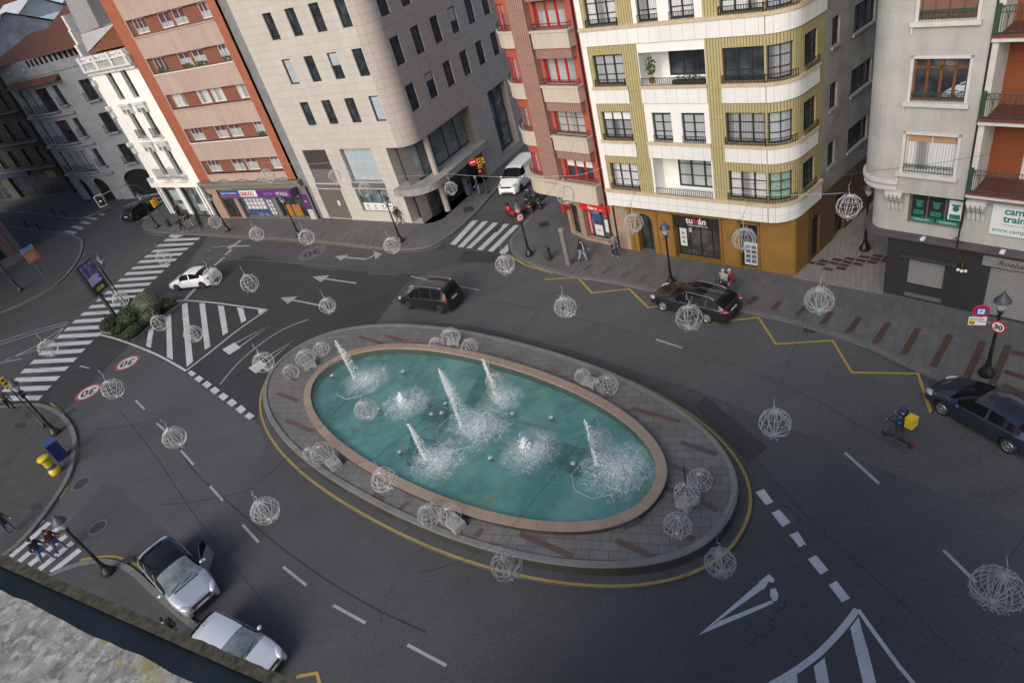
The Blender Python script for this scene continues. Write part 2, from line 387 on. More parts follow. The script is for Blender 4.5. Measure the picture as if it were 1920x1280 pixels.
flat('asphalt_patch',[gp([(205,628),(250,645),(350,700),(480,790),(500,830),(420,1000),(330,1010),(200,900),(110,1000),(60,1040),(150,860),(100,755),(120,770)])],ASPH_V,.0016)
flat('asphalt_patch',[gp([(1302,762),(1322,742),(1440,838),(1405,868)])],ASPH_D,.0025)
flat('asphalt_patch',[gp([(868,470),(960,478),(945,494),(860,490)])],ASPH_D,.0027)
flat('asphalt_patch',[gp([(880,405),(1000,385),(1075,200),(985,250)])],tiles('street_setts',(.10,.10,.10),(.085,.085,.088),(.05,.05,.05),.24,.12,.012,math.radians(50),.5,.8,.5),.0028)
# the long crossing on the left: bars between two tapering edges
_R=[(1198,212),(1165,242),(1130,272),(1095,303),(1060,338),(1020,372),(980,408),(943,445),(905,482),(865,520),(825,558),(782,602),(738,646),(694,692),(650,738),(605,785),(552,832),(505,882),(457,936),(407,990),(353,1048),(300,1105),(248,1165)]
_L=[(985,230),(945,262),(910,297),(868,328),(830,360),(790,398),(750,432),(710,470),(668,508),(630,545),(580,588),(535,630),(487,673),(438,718),(390,763),(345,808),(290,858),(237,908),(187,960),(130,1015),(80,1068),(20,1125),(-30,1180)]
bars=[]
for (a,b),(c,d) in zip(_R,_L):
    p=G(a/3.2-1.2,380+b/3.2+1.6); q=G(c/3.2+1.2,380+d/3.2-1.6); ax=(G(60,755)-G(375,440)).normalized()*.27
    bars.append([p+ax,p-ax,q-ax,q+ax])
bars.append(gp([(320,440),(345,441),(330,447),(316,444)]))
flat('crosswalk',bars,WHT,.007)
def quadset(sc,o,L): return [gp([(o[0]+x/sc,o[1]+y/sc) for x,y in q]) for q in L]
# crossing over the side street, by the motorbikes
flat('crosswalk',quadset(4.922,(860,260),[[(124,757),(178,755),(-28,980),(-80,975)],[(222,763),(272,763),(42,1003),(-10,1000)],[(318,775),(368,777),(115,1013),(70,1010)],[(418,787),(468,787),(218,1030),(168,1025)],[(512,798),(562,800),(318,1043),(268,1037)],[(455,970),(460,1035),(425,1064),(370,1055)]]),WHT,.007)
# crossing far left and the dashes across the side road
flat('crosswalk',[q for a,b in (((232,388),(300,360)),((243,394),(309,366)),((254,402),(316,371)),((268,410),(330,384))) for q in band([G(*a),G(*b)],.5)],WHT2,.006)
flat('crosswalk',quadset(5.817,(0,380),[[(680,310),(760,303),(850,325),(800,346)],[(765,265),(832,250),(922,275),(880,297)],[(860,215),(915,201),(1000,220),(962,241)],[(930,170),(990,157),(1078,173),(1040,191)],[(1068,130),(1112,117),(1155,125),(1118,144)]]),WHT2,.006)
flat('lane_marking',[q for a,b in (((205,399),(230,388)),((202,391),(240,375))) for q in band([G(*a),G(*b)],.3)],WHT3,.006)
# crossing bottom left
flat('crosswalk',[q for a,b in (((20,1043),(93,979)),((36,1052),(112,987)),((55,1059),(124,1003)),((74,1067),(137,1016)),((96,1073),(150,1030)),((0,1041),(80,974))) for q in band([G(*a),G(*b)],.42)],WHT,.007)
# hatched island
flat('hatched_island',quadset(3.2,(0,380),[[(893,758),(925,740),(905,872),(876,860)],[(997,682),(1025,667),(1038,942),(1002,926)],[(1090,607),(1124,600),(1158,952),(1121,985)],[(1196,602),(1229,602),(1262,862),(1229,882)],[(1307,616),(1343,620),(1368,775),(1337,797)],[(1422,628),(1459,633),(1477,705),(1448,722)],[(1546,635),(1597,641),(1553,670)]]),WHT,.006)
flat('hatched_island',band(smooth(gp([(186,627),(215,634),(260,650),(300,667),(349,695)])),.16)+band(smooth(gp([(349,695),(400,655),(450,615),(501,581)])),.13)+band(smooth(gp([(310,564),(350,563),(400,567),(450,574),(501,581)])),.13),WHT,.0075)
# give-way dashes
flat('give_way_line',quadset(3.2,(0,380),[[(1125,1020),(1148,1004),(1178,1025),(1152,1043)],[(1165,1055),(1195,1035),(1223,1056),(1195,1078)],[(1211,1090),(1243,1067),(1272,1090),(1242,1113)],[(1258,1125),(1290,1102),(1321,1125),(1288,1149)],[(1309,1161),(1340,1138),(1372,1162),(1340,1187)],[(1359,1198),(1393,1174),(1424,1200),(1390,1224)],[(1412,1238),(1447,1212),(1478,1240),(1443,1266)],[(1466,1280),(1495,1256),(1530,1278),(1497,1300)]]),WHT,.006)
flat('give_way_line',quadset(3.048,(1300,860),[[(355,190),(403,171),(457,245),(415,264)],[(446,308),(492,289),(556,362),(510,388)],[(548,435),(598,414),(648,495),(632,488),(618,500),(603,503),(580,468)],[(654,572),(702,548),(772,635),(727,661)],[(774,720),(818,696),(896,795),(850,819)]]),WHT,.006)
def wedge(base_a,base_b,apex,w1,thick=.28):
    a,b,c=G(*base_a),G(*base_b),G(*apex)
    d=(c-(a+b)/2).normalized(); e=(b-a).normalized()
    return [[a,a+e*w1,c],[b-e*w1,b,c],[a,b,b+d*thick-e*.04,a+d*thick+e*.04]]
def fix(l,dz=.0004): return l
tri=wedge((417,655),(430,665),(507,609),.14,.9)+wedge((466,690),(480,700),(551,637),.14,.9)
for i,q in enumerate(tri): flat('give_way_triangle',[q],WHT,.006+.0006*(i%3))
for i,q in enumerate(quadset(3.048,(1300,860),[[(372,705),(428,658),(445,668),(465,688),(455,708),(430,700),(405,745),(380,735)],[(370,712),(398,742),(28,1006)],[(444,808),(460,822),(330,880),(28,1006),(150,925)],[(440,745),(470,737),(487,775),(480,808),(458,814),(438,782)]])): flat('give_way_triangle',[q],WHT,.006+.0006*i)
flat('lane_marking',band(smooth(gp([(413,720),(440,686),(480,650),(530,616),(578,599)])),.10),WHT2,.006)
# lane dashes left of the fountain, right, and back
D=[((254,750),(271,767)),((294,793),(312,809)),((339,844),(363,871)),((394,911),(418,938)),((455,983),(485,1016)),((531,1062),(575,1097)),((625,1134),(685,1167)),((764,1208),(837,1247)),((1230,636),(1279,652)),((1584,848),(1648,906)),((1769,1031),(1829,1090)),((1055,582),(1080,591)),((856,535),(898,544)),((770,518),(800,524)),((150,686),(167,690)),((1900,800),(1925,815))]
flat('lane_marking',[q for a,b in D for q in band(gp([a,b]),.12)],WHT2,.0055)
flat('lane_marking',[q for a,b in (((347,562),(366,541)),((402,498),(421,482)),((423,478),(434,468)),((437,462),(452,450))) for q in band(gp([a,b]),.38)],WHT2,.0055)
flat('lane_marking',band(gp([(362,483),(480,487),(640,500)]),.09)+band(gp([(690,512),(745,515)]),.09)+band(gp([(318,526),(330,526)]),.1),WHT3,.0057)
flat('lane_marking',[q for k in range(11) for q in band(gp([(3+11.5*k,609-6.6*k),(10+11.5*k,605-6.6*k)]),.09)],WHT3,.0055)
flat('lane_marking',band(gp([(0,640),(70,618),(128,603)]),.12)+band(gp([(0,646),(68,624),(126,608)]),.12)+band(gp([(0,680),(42,672)]),.12),WHT2,.0055)
flat('give_way_triangle',band(gp([(10,675),(64,651),(119,614)]),.16)+band(gp([(20,670),(88,650),(118,616)]),.13),WHT2,.006)
# turn arrows and cycle mark
def arrow(tail,tip,wid=.16,hl=1.5,hw=.5):
    a,b=G(*tail),G(*tip); d=(b-a).normalized(); n=Vector((-d.y,d.x,0)); c=b-d*hl
    return [[a+n*wid/2,a-n*wid/2,c-n*wid/2,c+n*wid/2],[b,c+n*hw,c-n*hw]]
flat('road_arrow',arrow((668,531),(586,519)),WHT2,.0062); flat('road_arrow',arrow((612,575),(526,558)),WHT2,.0062)
flat('road_arrow',arrow((688,486),(628,481),.2,1.2,.5)+band(gp([(690,485),(702,478)]),.2)+[gp([(700,470),(716,476),(704,487)])],WHT2,.0064)
flat('road_arrow',arrow((468,461),(424,462),.22,1.1,.6)+band(gp([(422,462),(396,463)]),.12),WHT2,.0062)
def ring(c,r0,r1,n=22): return [[c+Vector((math.cos(a),math.sin(a),0))*r0,c+Vector((math.cos(a),math.sin(a),0))*r1,c+Vector((math.cos(b),math.sin(b),0))*r1,c+Vector((math.cos(b),math.sin(b),0))*r0] for a,b in ((2*PI*k/n,2*PI*(k+1)/n) for k in range(n))]
flat('cycle_symbol',ring(G(400,466),.45,.6)+ring(G(417,456),.45,.6),WHT3,.006)
# painted speed limits
def disc(c,r,n=28): return [c+Vector((math.cos(2*PI*k/n),math.sin(2*PI*k/n),0))*r for k in range(n)]
def limit(cx,cy,ex,up,r,mw,mr,mt,label):
    "round painted limit: rim, face and digits; up = pixel towards which the digits' tops point"
    c=G(cx,cy); d=(G(*up)-c); ang=math.atan2(d.y,d.x)-PI/2
    o=flat('painted_speed_limit',[disc(c,r)],mr,.006); o2=flat('painted_speed_limit',[disc(c,r*.78)],mw,.0068)
    e=text('painted_digits','30',r*1.12,(c.x,c.y,.0078),mt,None,(0,0,ang),0,'CENTER',1.0,.035); structure(e)
    dn=Vector((math.sin(ang),-math.cos(ang),0))*r*.36; e.location=Vector((c.x,c.y,.0078))+dn
limit(239,680,0,(222,712),.94,WHT,REDP,BLKP,''); limit(166,735,0,(150,770),.94,WHT,REDP,BLKP,'')
limit(585,474,0,(590,500),1.3,WHT3,WHT3,ASPH_D,'')
# yellow zigzags and kerb lines
flat('yellow_zigzag',band(gp([(955,479),(985,497),(1036,512),(1020,524),(1083,520),(1110,549),(1180,542),(1216,577),(1242,572)]),.14)+band(gp([(1325,606),(1422,595),(1455,645),(1561,638),(1597,698),(1721,700),(1746,775),(1760,768)]),.14),YEL,.006)
flat('yellow_line',band(smooth(gp([(407,445),(500,450),(637,459),(700,468),(760,473),(800,470),(832,457)])),.12)+band(gp([(881,411),(920,368),(962,322)]),.12),YEL2,.006)
flat('yellow_line',band(smooth(gp([(143,447),(157,450),(160,468),(150,494),(119,530),(74,556),(30,577)])),.13)+band(smooth(gp([(267,417),(280,404),(295,392)])),.13)+band(gp([(272,436),(290,440),(308,442)]),.13),YEL2,.006)
flat('yellow_line',band(smooth(gp([(94,756),(120,775),(141,808),(147,838),(140,872),(126,912),(112,935)])),.13)+band(smooth(gp([(150,1050),(178,1044),(215,1042),(248,1054),(268,1070)])),.15)+band(gp([(556,1268),(594,1261),(602,1290)]),.14),YEL,.006)
# arc and hatch bottom right
flat('hatched_island',band(smooth(gp([(1607,1142),(1590,1165),(1576,1182),(1556,1204),(1536,1224),(1510,1244),(1484,1262),(1445,1284)])),.2),WHT,.0078)
flat('hatched_island',band(gp([(1609,1142),(1632,1175),(1658,1211),(1687,1250),(1716,1284)]),.13),WHT,.0070)
flat('hatched_island',quadset(3.048,(1300,860),[[(945,900),(897,965),(925,1090),(975,1300),(1050,1300),(1000,1100),(960,965)],[(750,1133),(688,1185),(708,1300),(780,1300)],[(592,1230),(598,1300),(480,1300)]]),WHT,.006)
TARS=plain('tar_seal',(.028,.028,.031),.6,0,.3,3)
flat('tar_seam',band(smooth(gp([(318,800),(340,850),(372,895),(440,950),(505,1010),(600,1080),(700,1140),(800,1185)])),.07),TARS,.0044)
flat('tar_seam',band(smooth(gp([(1010,690),(1130,700),(1290,760),(1420,860),(1500,960),(1660,1100),(1800,1230)])),.05),TARS,.0043)
flat('tar_seam',band(smooth(gp([(870,560),(1000,575),(1250,640),(1480,720),(1700,850)])),.04),TARS,.0042)
flat('tar_seam',band(smooth(gp([(225,770),(290,850),(360,960),(430,1050),(520,1160)])),.04),TARS,.0042)
# iron covers and rings in the road
IRON=plain('cast_iron',(.045,.045,.048),.7,.3,.3,9,.2)
def cover(px,r,sq=False,z=.005,name='manhole_cover'):
    c=G(*px)
    structure(flat(name,[disc(c,r)] if not sq else [[c+Vector((x*r*math.cos(.9)-y*r*math.sin(.9),x*r*math.sin(.9)+y*r*math.cos(.9),0)) for x,y in ((-1,-.6),(1,-.6),(1,.6),(-1,.6))]],IRON,z,False))
for px,r in (((107,1*506),.5),((104,438),.45),((152,906),.42),((183,988),.38),((103,625),.35),((500,925),.0)):
    if r: cover(px,r)
flat('manhole_ring',ring(G(152,906),.44,.56)+ring(G(183,988),.40,.50),WHT3,.0058)
for px in ((931,430),(1519,614),(130,774),(829,462)): cover(px,.45,True,.0085,'drain_grate')
# ---------------------------------------------------------------- pavements
def pavement(name,outline,kerb,mat,h=.13,kw=.28):
    "outline in pixels (level of the top); kerb = run of pixels on the road side"
    mb=MB(); mb.prism(gp(outline,h),0,h-.006,0); o=structure(mb.build(name,[mat]))
    k=smooth(gp(kerb,h),1); kb=MB(); d=0
    for q in band(k,kw):
        L=(q[0]-q[3]).length
        top=[Vector((p.x,p.y,h+.006)) for p in q]; a=sum(top[i].x*top[(i+1)%4].y-top[(i+1)%4].x*top[i].y for i in range(4))
        uv=[(d,0),(d,.3),(d+L,.3),(d+L,0)]; d+=L
        if a<0: top=top[::-1]; uv=uv[::-1]
        kb.face(top,0,uv)
        for i in range(4):
            p0,p1=top[i],top[(i+1)%4]; kb.face([(p0.x,p0.y,0),(p1.x,p1.y,0),p1,p0],0)
    structure(kb.build('kerb',KERB)); return o
k1=[(300,389),(285,402),(271,416),(268,425),(278,431),(300,435),(387,439),(447,442),(560,448),(637,454),(700,462),(760,466),(800,462),(835,446),(880,409),(920,364),(962,318),(1000,270)]
pavement('pavement',k1+[(1030,240),(900,250),(600,300),(330,360)],k1,SLAB)
k2=[(1040,355),(1005,395),(977,428),(958,448),(958,462),(968,479),(1002,494),(1035,506),(1078,516),(1137,524),(1230,543),(1310,561),(1400,581),(1478,598),(1556,621),(1634,648),(1697,679),(1744,698),(1790,722),(1860,775),(1960,850),(2060,930)]
pavement('pavement',k2+[(2150,900),(2200,700),(1900,500),(1600,420),(1480,440),(1150,400),(1080,370)],k2,SLAB)
k3=[(-60,606),(0,587),(69,555),(112,529),(142,493),(153,469),(154,452),(146,444),(117,436),(60,430),(-40,415)]
pavement('pavement',k3+[(-120,440),(-200,600)],k3,SLAB2)
k4=[(-120,387),(17,395),(90,404),(146,411),(176,401),(215,383),(262,352)]
pavement('pavement',k4+[(250,330),(0,340),(-150,350)],k4,SLAB2)
k5=[(-60,772),(0,762),(61,756),(93,763),(122,783),(138,810),(140,833),(134,873),(124,899),(110,922),(67,983),(17,1035),(-60,1075)]
pavement('pavement',k5+[(-160,1000),(-160,800)],k5,SLAB2)
k6=[(60,1100),(97,1074),(147,1056),(182,1050),(219,1054),(249,1070),(295,1115),(358,1168),(430,1225),(520,1290)]
pavement('pavement',k6+[(420,1400),(200,1300)],k6,SLAB2)
# alley floor: pale slabs with brown ones scattered
ALLEY=tiles('alley_slab',(.27,.25,.23),(.22,.2,.185),(.14,.13,.12),.55,.28,.012,math.radians(-57),.5,.7,.5)
mb=MB(); mb.prism(gp([(1486,520),(1530,480),(1600,400),(1640,330),(1700,330),(1690,450),(1655,552)],.13),.05,.136,0); structure(mb.build('alley_paving',ALLEY))
rs=random.Random(4); alx=(G(1600,545,.13)-G(1500,523,.13)).normalized(); aly=Vector((-alx.y,alx.x,0)); c0=G(1580,500,.13)
DKB=plain('dark_brown_slab',(.05,.028,.022),.7,0,.2,3)
b1,b2=[],[]
for i,j,kx in ((0,0,1),(1,0,1),(0,1,2),(1,1,2),(2,1,1),(2,2,2),(3,2,1),(3,3,2),(4,3,2),(4,4,2),(-1,-1,1),(-1,0,2),(-2,-1,1),(5,4,1),(1,2,2),(2,3,1),(0,-2,1),(3,4,1),(5,5,2),(6,5,2),(1,-1,2)):
    p=c0+alx*(i*.56-.8)+aly*(j*.36+rs.random()*.1); q=[p,p+alx*.5,p+alx*.5+aly*.27,p+aly*.27]; (b1 if kx==1 else b2).append(q)
flat('alley_paving',b1,BROWN,.140); flat('alley_paving',b2,DKB,.141)
# brown strips set across the pavement
S=[[(60,243),(10,290)],[(203,272),(157,320)],[(350,303),(300,358)],[(510,335),(452,410)],[(678,365),(607,462)],[(850,400),(770,522)],[(1030,433),(940,590)],[(1222,470),(1115,665)],[(1420,510),(1310,750)],[(1570,535),(1460,800)],[(1545,690),(1700,742)],[(1590,573),(1700,600)],[(1540,770),(1700,850)]]
q=[x for a,b in S for x in band([G(1400+a[0]/3.2,480+a[1]/3.2,.13),G(1400+b[0]/3.2,480+b[1]/3.2,.13)],.28)]
flat('pavement_strip',q,BROWN,.1345)
S=[[(620,1065),(510,1140)],[(850,1105),(760,1185)],[(1090,1160),(990,1240)],[(1310,1210),(1240,1290)]]
FSTR=plain('faded_brown_strip',(.082,.066,.058),.75,0,.25,3)
flat('pavement_strip',[x for a,b in S for x in band([G(1020+a[0]/6.857,340+a[1]/6.857,.13),G(1020+b[0]/6.857,340+b[1]/6.857,.13)],.28)],FSTR,.1345)
GSTR=plain('dark_grey_strip',(.075,.075,.077),.75,0,.2,3)
S=[[(560,868),(640,815)],[(720,890),(800,830)],[(855,900),(935,835)],[(1000,905),(1080,840)],[(1145,910),(1220,845)],[(1620,925),(1690,865)],[(1775,935),(1850,875)],[(430,850),(500,800)]]
flat('pavement_strip',[x for a,b in S for x in band([G(380+a[0]/7.385,320+a[1]/7.385,.13),G(380+b[0]/7.385,320+b[1]/7.385,.13)],.24)]+[x for k in range(9) for x in band([G(640+14*k,456+1.2*k,.13),G(655+14*k,440+1.2*k,.13)],.2)],GSTR,.1345)
flat('pavement_cover',[q for c in ((20,512),(67,455)) for q in [disc(G(c[0],c[1],.13),.5)]],IRON,.136)
flat('pavement_cover',[[G(x-10,y-3,.13),G(x+8,y-7,.13),G(x+11,y+2,.13),G(x-7,y+6,.13)] for x,y in ((37,798),(57,778),(878,393),(1019,421),(240,1050),(66,950))],IRON,.136)
# ================================================================ buildings
GLS=glass('window_glass'); GLS2=glass('window_glass_blue',(.06,.08,.095),.08,.8); GLSL=plain('opal_blind_glass',(.36,.42,.46),.15,0,.12,1.5,0,1)
CURT=curtain('white_curtain',(.62,.63,.64),(.05,.055,.065)); CURT2=curtain('pale_net_curtain',(.48,.52,.55),(.22,.25,.27),.09,.35); CURT3=curtain('grey_curtain',(.30,.31,.33),(.03,.035,.04),.13)
STEEL=plain('dark_steel_frame',(.03,.033,.037),.4,.2,.15,5); WHITEF=plain('white_window_frame',(.62,.62,.60),.4,0,.08,4); BLACKI=plain('black_iron',(.022,.022,.024),.45,.3,.2,6)
REDF=plain('red_window_frame',(.40,.018,.025),.4,0,.12,4); WOODF=plain('brown_wood_frame',(.13,.055,.02),.45,0,.25,7); ALU=plain('grey_aluminium',(.20,.205,.21),.4,.5,.1,4)
DARKROOM=plain('dim_interior',(.012,.012,.013),.9,0,.3,2)
_wc={}
def window(parent,P,s0,s1,z0,z1,depth,fm,pm,nv=2,nh=0,fw=.06,mw=.05,d=0.0,blind=None,shut=None,name='window',extra=None):
    "glazed frame set back in its opening; pane and any blind are its children"
    dd=d-depth
    if abs(P.at(s0)[1]-P.at(s1)[1])<1e-4:
        w,h=round(s1-s0,3),round(z1-z0,3); key=(w,h,fm.name,nv,nh,fw,mw)
        if key not in _wc:
            mb=MB(); 
            mb.box(0,w,-.04,.04,0,fw); mb.box(0,w,-.04,.04,h-fw,h); mb.box(0,fw,-.04,.04,fw,h-fw); mb.box(w-fw,w,-.04,.04,fw,h-fw)
            for i in range(1,nv): x=w*i/nv; mb.box(x-mw/2,x+mw/2,-.03,.035,fw,h-fw)
            for i in range(1,nh): z=h*i/nh; mb.box(fw,w-fw,-.02,.03,z-.02,z+.02)
            p=MB(); p.face([(fw*.5,.02,fw*.5),(w-fw*.5,.02,fw*.5),(w-fw*.5,.02,h-fw*.5),(fw*.5,.02,h-fw*.5)])
            _wc[key]=(mb.mesh('window',fm),p.v,p.f)
        me=_wc[key][0]; k2=key+(pm.name,)
        if k2 not in _wc:
            p=MB(); p.face([(fw*.5,.02,fw*.5),(w-fw*.5,.02,fw*.5),(w-fw*.5,.02,h-fw*.5),(fw*.5,.02,h-fw*.5)]); _wc[k2]=p.mesh('pane',pm)
        q=P.pt(s0,dd,z0); a=P.at(s0)[1]
        o=put(name,me,parent,q,(0,0,a)); put('pane',_wc[k2],o)
        if blind:
            hb=h*blind[0]; mb=MB(); mb.box(fw,w-fw,-.015,.012,h-hb,h-fw*.5); mb.build('roller_blind',blind[1],o)
        return o
    mb=MB(); ribbon(mb,P,s0,s1,z0,z0+fw,dd-.04,dd+.04); ribbon(mb,P,s0,s1,z1-fw,z1,dd-.04,dd+.04)
    for i in range(nv+1): x=s0+(s1-s0)*i/nv; ribbon(mb,P,max(s0,x-mw/2-(.02 if i in(0,nv) else 0)),min(s1,x+mw/2+(.02 if i in (0,nv) else 0)),z0+fw,z1-fw,dd-.03,dd+.035)
    for i in range(1,nh): z=z0+(z1-z0)*i/nh; ribbon(mb,P,s0,s1,z-.02,z+.02,dd-.02,dd+.03)
    o=mb.build(name,fm,parent); pb=MB(); ribbon(pb,P,s0+.02,s1-.02,z0+.03,z1-.03,dd-.05,dd-.015); pb.build('pane',pm,o)
    if blind: bb=MB(); ribbon(bb,P,s0+fw,s1-fw,z1-(z1-z0)*blind[0],z1-.02,dd-.012,dd+.012); bb.build('roller_blind',blind[1],o)
    return o
def rail(parent,P,s0,s1,z0,h,d,mat=None,step=.13,name='railing',ends=0.0,r=.014,arch=False):
    mb=MB(); c=P.cuts(s0,s1)
    for z in ((z0+.06,z0+h) if not arch else (z0+.06,z0+h*.78,z0+h)): mb.tube([P.pt(a,d,z) for a in c],r*1.3,4)
    n=max(2,int((s1-s0)/step))
    for i in range(n+1): a=s0+(s1-s0)*i/n; mb.tube([P.pt(a,d,z0),P.pt(a,d,z0+h)],r,4)
    if arch:
        for i in range(0,n-1,2):
            a=s0+(s1-s0)*i/n; b=s0+(s1-s0)*(i+2)/n; mb.tube([P.pt(a+(b-a)*k/6,d,z0+h*.55+h*.43*math.sin(PI*k/6)) for k in range(7)],r*.8,4,caps=False)
    if ends:
        for a in (s0,s1):
            for z in (z0+.06,z0+h): mb.tube([P.pt(a,d,z),P.pt(a,d-ends,z)],r*1.3,4)
            for k in range(1,3): mb.tube([P.pt(a,d-ends*k/3,z0),P.pt(a,d-ends*k/3,z0+h)],r,4)
    return mb.build(name,mat or BLACKI,parent)
def bldg(name,label,a,b,off=0,group=None):
    o,rz=frame_of(a,b,off); return thing(name,label,'building',(o.x,o.y,0),rz,group)
def shell(parent,P,s0,s1,z0,z1,depth,mat,roofm,d=0.0,back=None,name='roof'):
    "flat roof and rear of a block behind its facade line"
    c=P.cuts(s0,s1); pts=[P.pt(q,d,0) for q in c]
    if back is None: pts+=[pts[-1]+Vector((0,depth,0)),Vector((pts[0].x,max(pts[0].y,pts[-1].y+depth),0))]
    else: pts+=[Vector((p[0],p[1],0)) for p in back]
    mb=MB(); mb.face([(p.x,p.y,z1) for p in pts])
    n=len(pts)
    for i in range(len(c)-1,n):
        p,q=pts[i],pts[(i+1)%n]; mb.face([(p.x,p.y,z0),(q.x,q.y,z0),(q.x,q.y,z1),(p.x,p.y,z1)],1)
    return mb.build(name,[roofm,mat],parent)
def part(parent,name,mat,fn,smooth=False):
    mb=MB(); fn(mb); return mb.build(name,mat,parent,smooth)
ROOFM=plain('roof_felt',(.12,.12,.125),.9,0,.25,.8); TERRA=tiles('terracotta_tiles',(.21,.075,.035),(.15,.052,.026),(.10,.04,.025),.22,.34,.03,0,.5,.85,.5,.8)
# ---------------------------------------------------------------- beige stone-clad office block with a rounded corner
BEI=tiles('beige_stone_cladding',(.50,.475,.435),(.47,.44,.405),(.30,.27,.25),1.32,.62,.012,0,0,.6,.34,.12); BEI2=tiles('beige_stone_shade_tone',(.42,.365,.335),(.39,.34,.312),(.20,.17,.16),1.32,.62,.012,0,0,.6,.30,.12)  # second tone darkens the same stone to paint shade past the corner
bt=bldg('office_building','pale beige stone clad office block with rounded corner and narrow dark windows',(-13.5387,59.4081),(-13.5387+.74866,59.4081-.66295))
ang=math.degrees(math.atan2(.79502,.60659))+math.degrees(math.atan2(.66295,.74866))
Pb=Path((0,0),[('L',12.5),('A',1.35,ang),('L',24)]); LB=12.5+1.35*math.radians(ang)
HB=25.0
holes=[];wins=[]
for k in range(5):
    z0=8.82+3.36*k; z1=z0+1.92
    for j in range(4): holes.append((3.38+2.66*j,4.42+2.66*j,z0,z1)); wins.append((3.38+2.66*j,4.42+2.66*j,z0,z1))
    for j in range(8): x=LB+.05+2.66*j; holes.append((x,x+1.12,z0,z1)); wins.append((x,x+1.12,z0,z1))
low=[(1.1,4.1,3.62,6.72,.25),(5.85,9.58,3.75,6.72,.4),(.9,3.95,.13,3.05,.3),(5.8,9.6,1.0,3.15,.35),(11.25,LB+7.4,.13,6.7,1.3),(LB+10.6,LB+14,.8,6.6,.8)]
m=MB(); wall(m,Pb,0,12.5,0,HB,[h for h in holes+low if h[0]<12.5],.16,0); m.build('wall',[BEI],bt)
m=MB(); wall(m,Pb,12.5,LB+23,0,HB,[(max(h[0],12.5),)+tuple(h[1:]) for h in holes+low if h[1]>12.5],.16,0); m.build('wall',[BEI2],bt)
shell(bt,Pb,0,LB+23,0,HB,16,BEI,ROOFM)
rb=random.Random(3)
for i,(a,b,z0,z1) in enumerate(wins):
    pm=GLS; bl=None
    r=rb.random()
    if r<.16: bl=(.3+.3*rb.random(),GLSL)
    if (abs(a-3.38)<.1 and 12<z0<13) or (abs(a-11.36)<.1 and z0<9): pm=GLSL
    window(bt,Pb,a,b,z0,z1,.13,STEEL,pm,1,0,.09,blind=bl)
GLSX=0
SHUT=tiles('brown_slatted_shutter',(.075,.07,.065),(.065,.06,.056),(.02,.02,.02),6,.09,.02,0,0,.5,.25,.5)
part(bt,'shutter',SHUT,lambda m:ribbon(m,Pb,1.1,4.1,4.95,6.72,-.3,-.1)); part(bt,'shutter',tiles('grey_panel',(.15,.14,.13),(.14,.13,.12),(.07,.07,.065),1.0,1.3,.02,0,0,.5,.3),lambda m:ribbon(m,Pb,1.1,4.1,3.62,4.95,-.3,-.14))
GDOOR=tiles('grey_garage_door',(.13,.122,.115),(.12,.112,.105),(.06,.055,.05),.75,2.92,.02,0,0,.5,.3)
dr=part(bt,'garage_door',GDOOR,lambda m:ribbon(m,Pb,.9,3.95,.13,3.05,-.4,-.22)); part(dr,'notice',WHITEF,lambda m:ribbon(m,Pb,2.6,2.9,1.4,1.85,-.22,-.2))
part(bt,'ledge',ALU,lambda m:ribbon(m,Pb,1.0,4.15,3.2,3.55,-.1,.06)); part(bt,'ledge',ALU,lambda m:ribbon(m,Pb,5.75,9.65,3.3,3.72,-.2,.08))
window(bt,Pb,5.85,9.58,3.75,6.72,.32,ALU,GLSL,1,0,.10)
sw=window(bt,Pb,5.8,9.6,1.0,3.15,.3,STEEL,GLS2,3,0,.08)
pst=part(bt,'poster_strip',plain('white_poster',(.62,.62,.62),.5,0,.05,3),lambda m:ribbon(m,Pb,5.9,9.5,1.05,1.75,-.26,-.24))
GREYT=plain('grey_print',(.18,.18,.19),.6,0,.1,3)
for i in range(4): 
    x=6.25+.9*i; part(pst,'pictogram',GREYT,lambda m:(m.box(x,x+.28,.235,.238,1.42,1.56),m.box(x-.1,x+.4,.235,.238,1.25,1.30),m.box(x-.05,x+.35,.235,.238,1.15,1.19)))
# glazed corner: upper glazing, curved canopy slab, round pillar, recessed doors
Pg=Path((11.3,1.0),[('L',.6),('A',.9,ang),('L',9)])
window(bt,Pg,0.0,9.2,3.5,6.9,0,STEEL,plain('pale_grey_glass',(.13,.165,.18),.12,0,.3,1,0,1),5,0,.10,.1)
window(bt,Pg,0.0,9.2,.13,3.0,0,STEEL,GLS,6,0,.10,.09,name='entrance_glazing')
part(bt,'canopy',plain('canopy_concrete',(.26,.25,.235),.7,0,.2,1.5),lambda m:ribbon(m,Pb,11.15,LB+7.6,2.95,3.5,-1.0,.75,0,None,True,True))
part(bt,'pillar',BEI2,lambda m:m.lathe([(.26,.1),(.26,6.75)],18,Pb.pt(LB+1.0,-.45,0)),True)
m=MB(); [m.face([Pb.pt(a,-1.35,6.72),Pb.pt(b,-1.35,6.72),Pb.pt(b,0,6.72),Pb.pt(a,0,6.72)]) for a,b in zip(Pb.cuts(11.2,LB+7.5),Pb.cuts(11.2,LB+7.5)[1:])]; m.build('soffit',BEI2,bt)
window(bt,Pb,LB+10.6,LB+14,.8,6.6,.7,STEEL,GLS2,2,3,.1,.12)
